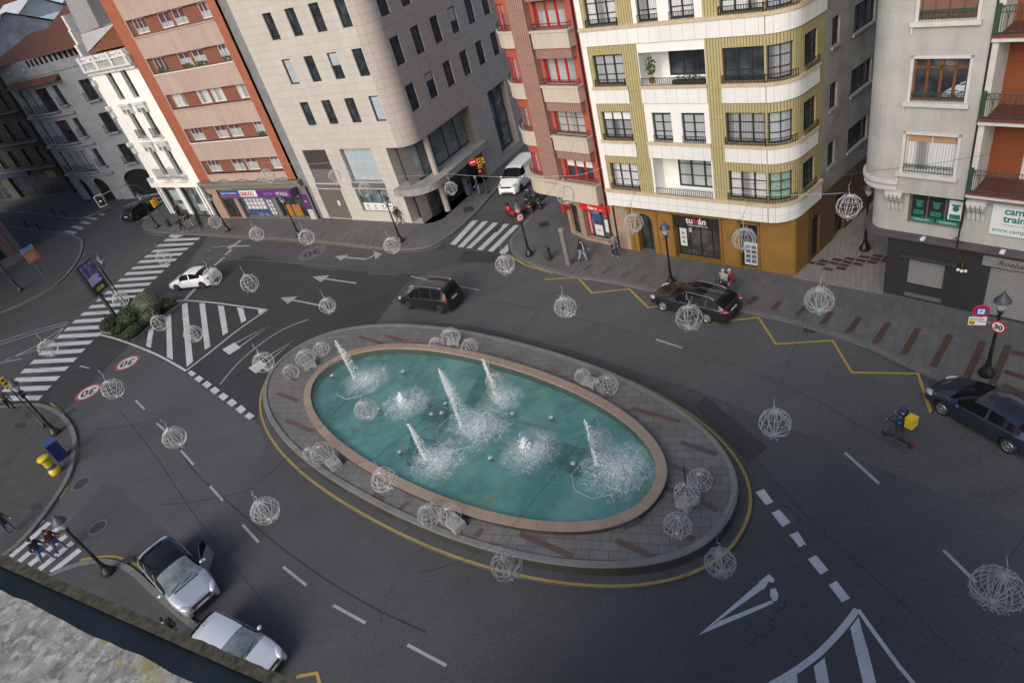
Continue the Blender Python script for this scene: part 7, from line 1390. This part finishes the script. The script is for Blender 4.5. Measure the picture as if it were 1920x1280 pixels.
# ---------------------------------------------------------------- motorbikes
def bike(label,px,ang,col,top=False,group='motorbikes parked at the corner',big=1.0):
    t=thing('motorbike',label,'motorbike',G(px[0],px[1]),ang,group); M_=plain('bike_paint_%s'%col[0],col[1],.3,.1,.1,4,0,.7); R=Matrix.Rotation(PI/2,4,'X')
    for x in (.66,-.62):
        w_=part(t,'wheel',TYRE,lambda m:(m.lathe([(.20,-.055),(.28,-.06),(.30,0),(.28,.06),(.20,.055)],18),m.xform(Matrix.Translation((x,0,.30))@R)),True); part(w_,'rim',DRIM,lambda m:(m.lathe([(.04,-.05),(.20,-.03),(.20,.03),(.04,.05)],12),m.xform(Matrix.Translation((x,0,.30))@R)))
    part(t,'fairing',M_,lambda m:(m.ball((.52,0,.72),(.22,.19,.30),12,8),m.ball((-.45,0,.66),(.42,.17,.16),12,8),m.ball((.66,0,.55),(.22,.09,.10),10,6),m.ball((.15,0,.40),(.40,.18,.13),10,6)),True)
    part(t,'engine',TRIM,lambda m:(m.box(-.35,.25,-.13,.13,.22,.48),m.tube([(-.2,-.16,.35),(-.85,-.19,.42)],.05,8)))
    part(t,'seat',TRIM,lambda m:m.ball((-.32,0,.82),(.44,.15,.08),12,7),True); part(t,'handlebar',TRIM,lambda m:(m.tube([(.30,-.36,1.02),(.40,-.2,1.05),(.44,0,1.0),(.40,.2,1.05),(.30,.36,1.02)],.018,6),m.tube([(.66,0,.30),(.44,0,1.0)],.035,6)))
    part(t,'headlamp',LAMPC,lambda m:m.ball((.70,0,.82),(.05,.10,.08),10,6),True); part(t,'tail_lamp',TAILR,lambda m:m.box(-.92,-.86,-.07,.07,.70,.78))
    for s in (1,-1): part(t,'mirror',TRIM,lambda m:(m.tube([(.38,s*.25,1.05),(.42,s*.32,1.25)],.01,4),m.ball((.42,s*.34,1.27),(.025,.07,.045),8,5)))
    part(t,'windscreen',plain('smoked_screen',(.10,.11,.12),.1,0,.1,4,0,.6),lambda m:m.grid([[(.60-.12*j/3,(.17-.03*j)*(i-2)/2,.92+.13*j) for i in range(5)] for j in range(4)]))
    if top: part(t,'top_case',TRIM,lambda m:m.ball((-.78,0,1.0),(.20,.22,.16),12,7),True)
    t.scale=(big,)*3; return t
u=G(985,405)-G(960,402); ab=math.atan2(u.y,u.x)+PI*.95
bike('red scooter, nearest the striped crossing, with smoked windscreen',(966,409),ab,('red',(.45,.02,.015)))
bike('black motorbike with red fairing parked second from the crossing',(984,401),ab+.2,('dark_red',(.12,.012,.012)),True)
bike('black scooter with top case parked third from the crossing',(1001,393),ab+.1,('black',(.02,.02,.022)),True)
bike('black motorbike parked farthest from the crossing under the balcony',(1004,374),ab+.25,('dark_grey',(.05,.05,.055)),False)
# ---------------------------------------------------------------- people
SKIN=plain('skin',(.42,.25,.18),.55,0,.06,6)
def skin(pts,edges,root,sub=1):
    keys=list(pts); me=bpy.data.meshes.new('sk'); me.from_pydata([pts[k][0] for k in keys],[(keys.index(a),keys.index(b)) for a,b in edges],[])
    ob=bpy.data.objects.new('sk',me); COL.objects.link(ob); md=ob.modifiers.new('s','SKIN'); md.use_smooth_shade=True
    sv=me.skin_vertices[0].data
    for i,k in enumerate(keys):
        r=pts[k][1]; sv[i].radius=(r,r) if not isinstance(r,tuple) else r; sv[i].use_root=(k==root)
    sb_=ob.modifiers.new('u','SUBSURF'); sb_.levels=sub; sb_.render_levels=sub
    dg=bpy.context.evaluated_depsgraph_get(); dg.update(); out=bpy.data.meshes.new_from_object(ob.evaluated_get(dg)); bpy.data.objects.remove(ob); bpy.data.meshes.remove(me)
    out.materials.clear(); return out
def person(label,px,to,h=1.68,top=('t',(.1,.1,.1)),bot=('b',(.05,.05,.06)),hair=('dark_hair',(.02,.015,.012)),shoe=('dark_shoe',(.03,.03,.03)),stride=.22,arms=(.25,-.2),coat=0,z=.13,fwd=0,elbow=(.25,.25),hood=False,loc=None,wide=1.0,longhair=False,turn=0):
    "standing or walking figure: x forward, y left; to = pixel it walks towards"
    p=G(px[0],px[1],z) if loc is None else Vector(loc); q=G(to[0],to[1],z); ang=math.atan2(q.y-p.y,q.x-p.x)+turn
    t=thing('person',label,'person',p,ang); k=h/1.70; V=lambda x,y,zz:(x*k,y*k,zz*k)
    P={}; pel=.92; P['pel']=(V(0,0,pel),.125*k*wide); P['sp']=(V(.02+fwd*.3,0,1.10),.115*k*wide); P['ch']=(V(.02+fwd*.7,0,1.30),.135*k*wide); P['nk']=(V(.03+fwd,0,1.45),.055*k); P['jaw']=(V(.055+fwd*1.1,0,1.535),.072*k); P['cr']=(V(.045+fwd*1.1,0,1.605),.092*k); P['tp']=(V(.04+fwd*1.1,0,1.665),.06*k)
    E=[('pel','sp'),('sp','ch'),('ch','nk'),('nk','jaw'),('jaw','cr'),('cr','tp')]; arm,leg,ft_=[],[],[]
    for s,n,st,sw,el in ((1,'L',stride,arms[0],elbow[0]),(-1,'R',-stride,arms[1],elbow[1])):
        P['hip'+n]=(V(0,s*.09,.88),.098*k*wide); P['kn'+n]=(V(st*.55+.03,s*.095,.49),.066*k); P['an'+n]=(V(st-(.05 if st<0 else 0),s*.095,.09+(.06 if st<0 else 0)),.045*k); P['to'+n]=(V(st+.15-(.05 if st<0 else 0),s*.11,.045),.038*k)
        E+=[('pel','hip'+n),('hip'+n,'kn'+n),('kn'+n,'an'+n),('an'+n,'to'+n)]; leg+=[('pel','hip'+n),('hip'+n,'kn'+n),('kn'+n,'an'+n)]; ft_+=[('an'+n,'to'+n)]
        P['sh'+n]=(V(.02+fwd*.9,s*.185*wide,1.385),.066*k); ex,ez=.02+fwd*.9+sw*.5,1.12; P['el'+n]=(V(ex,s*.235*wide,ez),.048*k); wx,wz=ex+sw*.55+el*.55,ez-.23+el*.35; P['wr'+n]=(V(wx,s*.225*wide,wz),.033*k); P['pm'+n]=(V(wx+.03,s*.22*wide,wz-.065),.030*k)
        E+=[('ch','sh'+n),('sh'+n,'el'+n),('el'+n,'wr'+n),('wr'+n,'pm'+n)]; arm+=[('ch','sh'+n),('sh'+n,'el'+n),('el'+n,'wr'+n)]
        for i in range(5):
            a=(i-1.5)*.018; ln=(.055,.065,.062,.05,.045)[i] if i<4 else .045
            if i<4: P['f%d%s'%(i,n)]=(V(wx+.035+a*.5,s*.22*wide+a,wz-.065-ln),.0095*k)
            else: P['f4'+n]=(V(wx+.07,s*.20*wide,wz-.085),.011*k)
            E.append(('pm'+n,'f%d%s'%(i,n)))
    hid=('pel','sp','ch','hip','kn','an','sh','el'); BP={kk:(v[0],v[1]*(.72 if kk.rstrip('LR') in hid else 1)) for kk,v in P.items()}; me=skin(BP,E,'pel'); me.materials.append(SKIN); put('body',me,t)
    def cloth(nm,keys,edges,root,infl,mt,extra=None):
        Q={kk:(P[kk][0],P[kk][1]*infl+.006*k) for kk in keys}
        if extra: Q.update(extra[0]); edges=edges+extra[1]
        m_=skin(Q,edges,root); m_.materials.append(mt); return put(nm,m_,t)
    tm_=plain('cloth_'+top[0],top[1],.85,0,.22,5); bm_=plain('cloth_'+bot[0],bot[1],.85,0,.22,5)
    cloth('trousers',['pel']+[x+n for x in('hip','kn','an') for n in 'LR'],leg,'pel',1.14,bm_); 
    ex=None
    if coat: ex=({'cl':(V(0,0,.92-coat*.5),(.17*k*wide)),'cl2':(V(-.01,0,.92-coat),(.20*k*wide))},[('pel','cl'),('cl','cl2')])
    cloth('coat' if coat else 'jacket',['pel','sp','ch','nk']+[x+n for x in('sh','el','wr') for n in 'LR'],[('pel','sp'),('sp','ch'),('ch','nk')]+arm,'pel',1.20,tm_,ex)
    sm_=plain('shoe_'+shoe[0],shoe[1],.6,0,.15,8)
    for n in 'LR': cloth('shoe',['an'+n,'to'+n],[('an'+n,'to'+n)],'an'+n,1.2,sm_)
    hm=plain('hair_'+hair[0],hair[1],.7,0,.3,20); c=Vector(P['cr'][0])+Vector((-.018,0,.022))*k
    def hf(m): 
        m.ball(c,(.105*k,.098*k,.098*k),12,8)
        if longhair: m.ball(c+Vector((-.05,0,-.13))*k,(.06*k,.09*k,.15*k),10,7)
        if hood: m.ball(c+Vector((-.02,0,-.02))*k,(.13*k,.12*k,.13*k),12,8)
    part(t,'hood' if hood else 'hair',tm_ if hood else hm,hf,True)
    for s in (1,-1): part(t,'eye',SBLK,lambda m:m.ball(Vector(P['jaw'][0])+Vector((.075,s*.03,.055))*k,.011*k,6,4))
    part(t,'nose',SKIN,lambda m:m.ball(Vector(P['jaw'][0])+Vector((.083,0,.03))*k,(.018*k,.013*k,.022*k),8,5),True)
    return t,k
CLW=('black_coat',(.018,.018,.020)); NVY=('navy_coat',(.022,.026,.042)); JEAN=('jeans_blue',(.10,.15,.24)); BLKC=('black_cotton',(.015,.015,.016)); MARN=('maroon_wool',(.10,.018,.022)); GRYC=('grey_coat',(.13,.13,.145)); LIGHT=('light_shoe',(.45,.45,.45)); GREYH=('grey_hair',(.35,.34,.32))
person('person in navy jacket and dark trousers walking near the crossing\'s far end',(346.5,435.3),(420,446),1.72,NVY,('dark_denim',(.03,.035,.05)),shoe=LIGHT,stride=.28)
person('person in dark red jacket behind the navy jacket, by the shop window',(341,408.5),(420,425),1.68,('dark_red_jacket',(.07,.015,.02)),BLKC,shoe=LIGHT,stride=.24)
t,k=person('person in black jacket over white shirt and pale trousers beside the navy jacket',(362,427),(300,418),1.7,CLW,('pale_cotton',(.30,.30,.30)),stride=.12); part(t,'shirt',SWHT,lambda m:m.ball((.12,0,1.2),(.06,.07,.2),8,6))
person('person all in black standing apart to the right of the group',(381.7,430.5),(340,420),1.66,CLW,BLKC,hair=('dark_hair',(.02,.015,.012)),stride=.06,longhair=True)
person('person in black jacket and striped trousers by the blue cart',(750.5,420.5),(800,430),1.64,CLW,('grey_striped',(.16,.16,.17)),shoe=LIGHT,stride=.22,longhair=True)
ct=thing('cart','bright blue wheeled shopping cart bag beside the beige wall','cart',G(774,413,.13),.6); part(ct,'bag',plain('cobalt_fabric',(.02,.05,.24),.7,0,.2,5),lambda m:(m.box(-.25,.25,-.2,.2,.2,1.0),m.ball((0,0,1.0),(.25,.2,.1),10,6))); part(ct,'frame',ALU,lambda m:(m.tube([(-.27,-.15,.1),(-.27,-.15,1.2),(-.27,.15,1.2),(-.27,.15,.1)],.015,5))); 
for s in (1,-1): part(ct,'wheel',TYRE,lambda m:(m.lathe([(.08,-.02),(.1,0),(.08,.02)],12),m.xform(Matrix.Translation((-.2,s*.24,.1))@Matrix.Rotation(PI/2,4,'X'))))
part(ct,'label_panel',SWHT,lambda m:m.box(-.12,.12,-.206,-.202,.6,.8))
t,k=person('person in black jacket, scarf and light jeans walking by the grey totem',(1094,490),(1250,520),1.64,CLW,('light_jeans',(.22,.27,.36)),stride=.25,longhair=True); part(t,'scarf',plain('cream_scarf',(.45,.41,.35)),lambda m:m.tube([(.02,.08,1.42),(.13,.06,1.3),(.16,.05,1.0),(.15,.06,.85)],.035,6))
t,k=person('person in long grey coat facing the red shop window',(1155,482.5),(1130,440),1.70,GRYC,BLKC,shoe=LIGHT,stride=.16,coat=.30)
person('person in dark jacket and blue jeans waiting at the no entry sign',(900.5,365),(870,380),1.72,('dark_green_jacket',(.03,.035,.035)),JEAN,stride=.05,hair=('light_hair',(.3,.27,.22)))
t,k=person('elderly person in dark red jacket with walking frame behind the estate car',(1372,551),(1345,575),1.66,('dark_red_wool',(.13,.015,.018)),('grey_wool',(.13,.13,.15)),hair=GREYH,stride=.08,fwd=.07,elbow=(.6,.6),arms=(.15,.15),wide=1.15)
part(t,'walking_frame',ALU,lambda m:[m.tube([(.30,s*.26,.88),(.52,s*.26,.85),(.56,s*.26,.0)],.014,5) for s in (1,-1)]+[m.tube([(.30,s*.26,.88),(.28,s*.28,0)],.014,5) for s in (1,-1)]+[m.tube([(.54,-.26,.5),(.54,.26,.5)],.014,5)])
person('grey haired person in light grey jacket, back turned, beside the estate car',(1358,553),(1385,530),1.66,('light_grey_jacket',(.24,.24,.25)),('dark_denim',(.03,.035,.05)),hair=GREYH,stride=.04,wide=1.1)
t,k=person('person in olive jacket with blue bag at the near end of the crossing',(26,768),(70,800),1.7,('olive_jacket',(.06,.052,.028)),BLKC,stride=.25); part(t,'shoulder_bag',plain('blue_white_bag',(.10,.16,.34),.6,0,.5,9),lambda m:m.box(-.15,.2,.22,.34,.72,1.02))
person('person in navy coat and jeans on the small crossing, arm in arm',(93,1051),(160,1040),1.72,NVY,JEAN,stride=.25)
person('person in maroon jacket and blue jeans on the small crossing',(119,1033),(180,1022),1.64,MARN,('violet_jeans',(.09,.10,.22)),stride=.25,longhair=True)
person('person in long black coat on the lower left pavement edge',(24,997),(70,1000),1.66,CLW,('violet_tights',(.08,.06,.13)),stride=.2,coat=.25,longhair=True)
t,k=person('person in black with pale bag half hidden below the ledge',(288,1172),(330,1190),1.68,CLW,BLKC,stride=.2,loc=G(342,1203,.13)); part(t,'bag',plain('pale_grey_bag',(.30,.31,.33)),lambda m:m.box(-.1,.2,.24,.36,.8,1.15))
# rider, scooter and box
fw_=G(1663,818); rw_=G(1703,838); dd_=(fw_-rw_); dd_.z=0; dd_.normalize(); mid=(fw_+rw_)/2; sa=math.atan2(dd_.y,dd_.x)
sc_=thing('electric_scooter','black electric kick scooter with silver stem crossing the road','scooter',mid,sa)
part(sc_,'deck',TRIM,lambda m:(m.box(-.42,.30,-.08,.08,.10,.17),m.tube([(.28,0,.15),(.48,0,.28)],.04,6))); part(sc_,'stem',ALU,lambda m:(m.tube([(.52,0,.12),(.50,0,.3),(.36,0,1.05)],.025,7))); part(sc_,'handlebar',TRIM,lambda m:m.tube([(.35,-.24,1.06),(.36,0,1.08),(.35,.24,1.06)],.018,6)); part(sc_,'deck_edge',ALU,lambda m:[m.box(-.42,.30,s*.085-.008,s*.085+.008,.11,.16) for s in (1,-1)])
for x in (.52,-.50): part(sc_,'wheel',TYRE,lambda m:(m.lathe([(.06,-.025),(.105,-.03),(.115,0),(.105,.03),(.06,.025)],16),m.xform(Matrix.Translation((x,0,.115))@Matrix.Rotation(PI/2,4,'X'))),True)
part(sc_,'tail_lamp',TAILR,lambda m:m.box(-.64,-.56,-.05,.05,.20,.27)); part(sc_,'mudguard',TRIM,lambda m:m.tube([(-.42,0,.2),(-.5,0,.25),(-.6,0,.24)],.045,6))
t,k=person('hooded courier in navy jacket riding the electric scooter',(0,0),(0,0),1.66,('navy_shell',(.018,.03,.085)),('grey_trousers',(.05,.045,.055)),shoe=('dark_shoe',(.03,.03,.03)),stride=.10,arms=(.10,.10),elbow=(.55,.55),hood=True,wide=1.22,loc=(mid.x-dd_.x*.10,mid.y-dd_.y*.06,.17)); t.rotation_euler=(0,0,sa)
part(t,'skirt_panel',plain('bright_blue_shell',(.03,.10,.28),.7,0,.15,5),lambda m:m.ball((.06,.08,.98),(.14,.14,.16),10,7),True)
bx=thing('courier_box','square yellow insulated delivery backpack on the courier\'s back','backpack',Vector((mid.x,mid.y,.17))-dd_*.40+Vector((0,0,1.18)),sa); YB=plain('yellow_box_fabric',(.62,.45,.02),.6,0,.12,4)
part(bx,'box',YB,lambda m:m.box(-.15,.15,-.18,.18,-.22,.20)); part(bx,'lid',YB,lambda m:m.box(-.16,.16,-.19,.19,.205,.235)); part(bx,'reflective_strip',plain('pale_strip',(.55,.5,.3)),lambda m:m.box(-.158,-.151,-.17,.17,.02,.06)); part(bx,'strap',TRIM,lambda m:[m.tube([(.17,s*.12,.2),(.36,s*.13,.25),(.42,s*.13,.05),(.17,s*.12,-.15)],.018,5) for s in (1,-1)])
# ================================================================ every loose piece becomes a part of its own
KEEP=set('lettering digits text_line clock picture pictogram emblem bird_emblem figure border symbol letter foliage droplets froth splash railing balcony_railing wire_globe cornice shopfront wall brick_strip ribbed_wall white_wall ground_floor loggia_wall body trousers jacket coat shoe hair hood window pane frame rim tyre stem seam wiring scarf flower_box'.split())
def split_loose(o):
    me=o.data; n=len(me.vertices)
    if n>2600 or me.users>1 or o.get('kind') or o.parent is None: return
    par=list(range(n))
    def find(a):
        while par[a]!=a: par[a]=par[par[a]]; a=par[a]
        return a
    seen={}
    for v in me.vertices:
        k=(round(v.co.x,3),round(v.co.y,3),round(v.co.z,3))
        if k in seen: par[find(v.index)]=find(seen[k])
        else: seen[k]=v.index
    for p in me.polygons:
        a=find(p.vertices[0])
        for q in p.vertices[1:]: par[find(q)]=a
    isl={}
    for v in me.vertices:
        r=find(v.index); b=isl.setdefault(r,[1e9,1e9,1e9,-1e9,-1e9,-1e9])
        for i in range(3): b[i]=min(b[i],v.co[i]); b[3+i]=max(b[3+i],v.co[i])
    roots=list(isl); cl={r:r for r in roots}
    if not 1<len(roots)<=40: return
    def cf_(a):
        while cl[a]!=a: a=cl[a]
        return a
    for i,a in enumerate(roots):
        for b in roots[i+1:]:
            A,B=isl[a],isl[b]
            if all(A[k]-.03<=B[3+k] and B[k]-.03<=A[3+k] for k in range(3)): cl[cf_(a)]=cf_(b)
    groups=sorted(set(cf_(r) for r in roots))
    if len(groups)<2 or len(groups)>14: return
    uvl=me.uv_layers[0].data if me.uv_layers else None; base=o.name.split('.')[0]
    for gi,g_ in enumerate(groups):
        m=MB(); sm=False
        for p in me.polygons:
            if cf_(find(p.vertices[0]))!=g_: continue
            m.face([me.vertices[i].co for i in p.vertices],p.material_index,[tuple(uvl[l].uv) for l in p.loop_indices] if uvl else None); sm=sm or p.use_smooth
        nm=m.mesh(base,list(me.materials),sm)
        if sm:
            bm=bmesh.new(); bm.from_mesh(nm); bmesh.ops.remove_doubles(bm,verts=bm.verts,dist=.0004); bm.to_mesh(nm); bm.free()
        if gi==0: o.data=nm
        else:
            c=o.copy(); c.data=nm; COL.objects.link(c)
for o in [q for q in bpy.data.objects if q.type=='MESH']:
    if o.name.split('.')[0] not in KEEP and not o.children: split_loose(o)
bpy.data.orphans_purge() if hasattr(bpy.data,'orphans_purge') else None
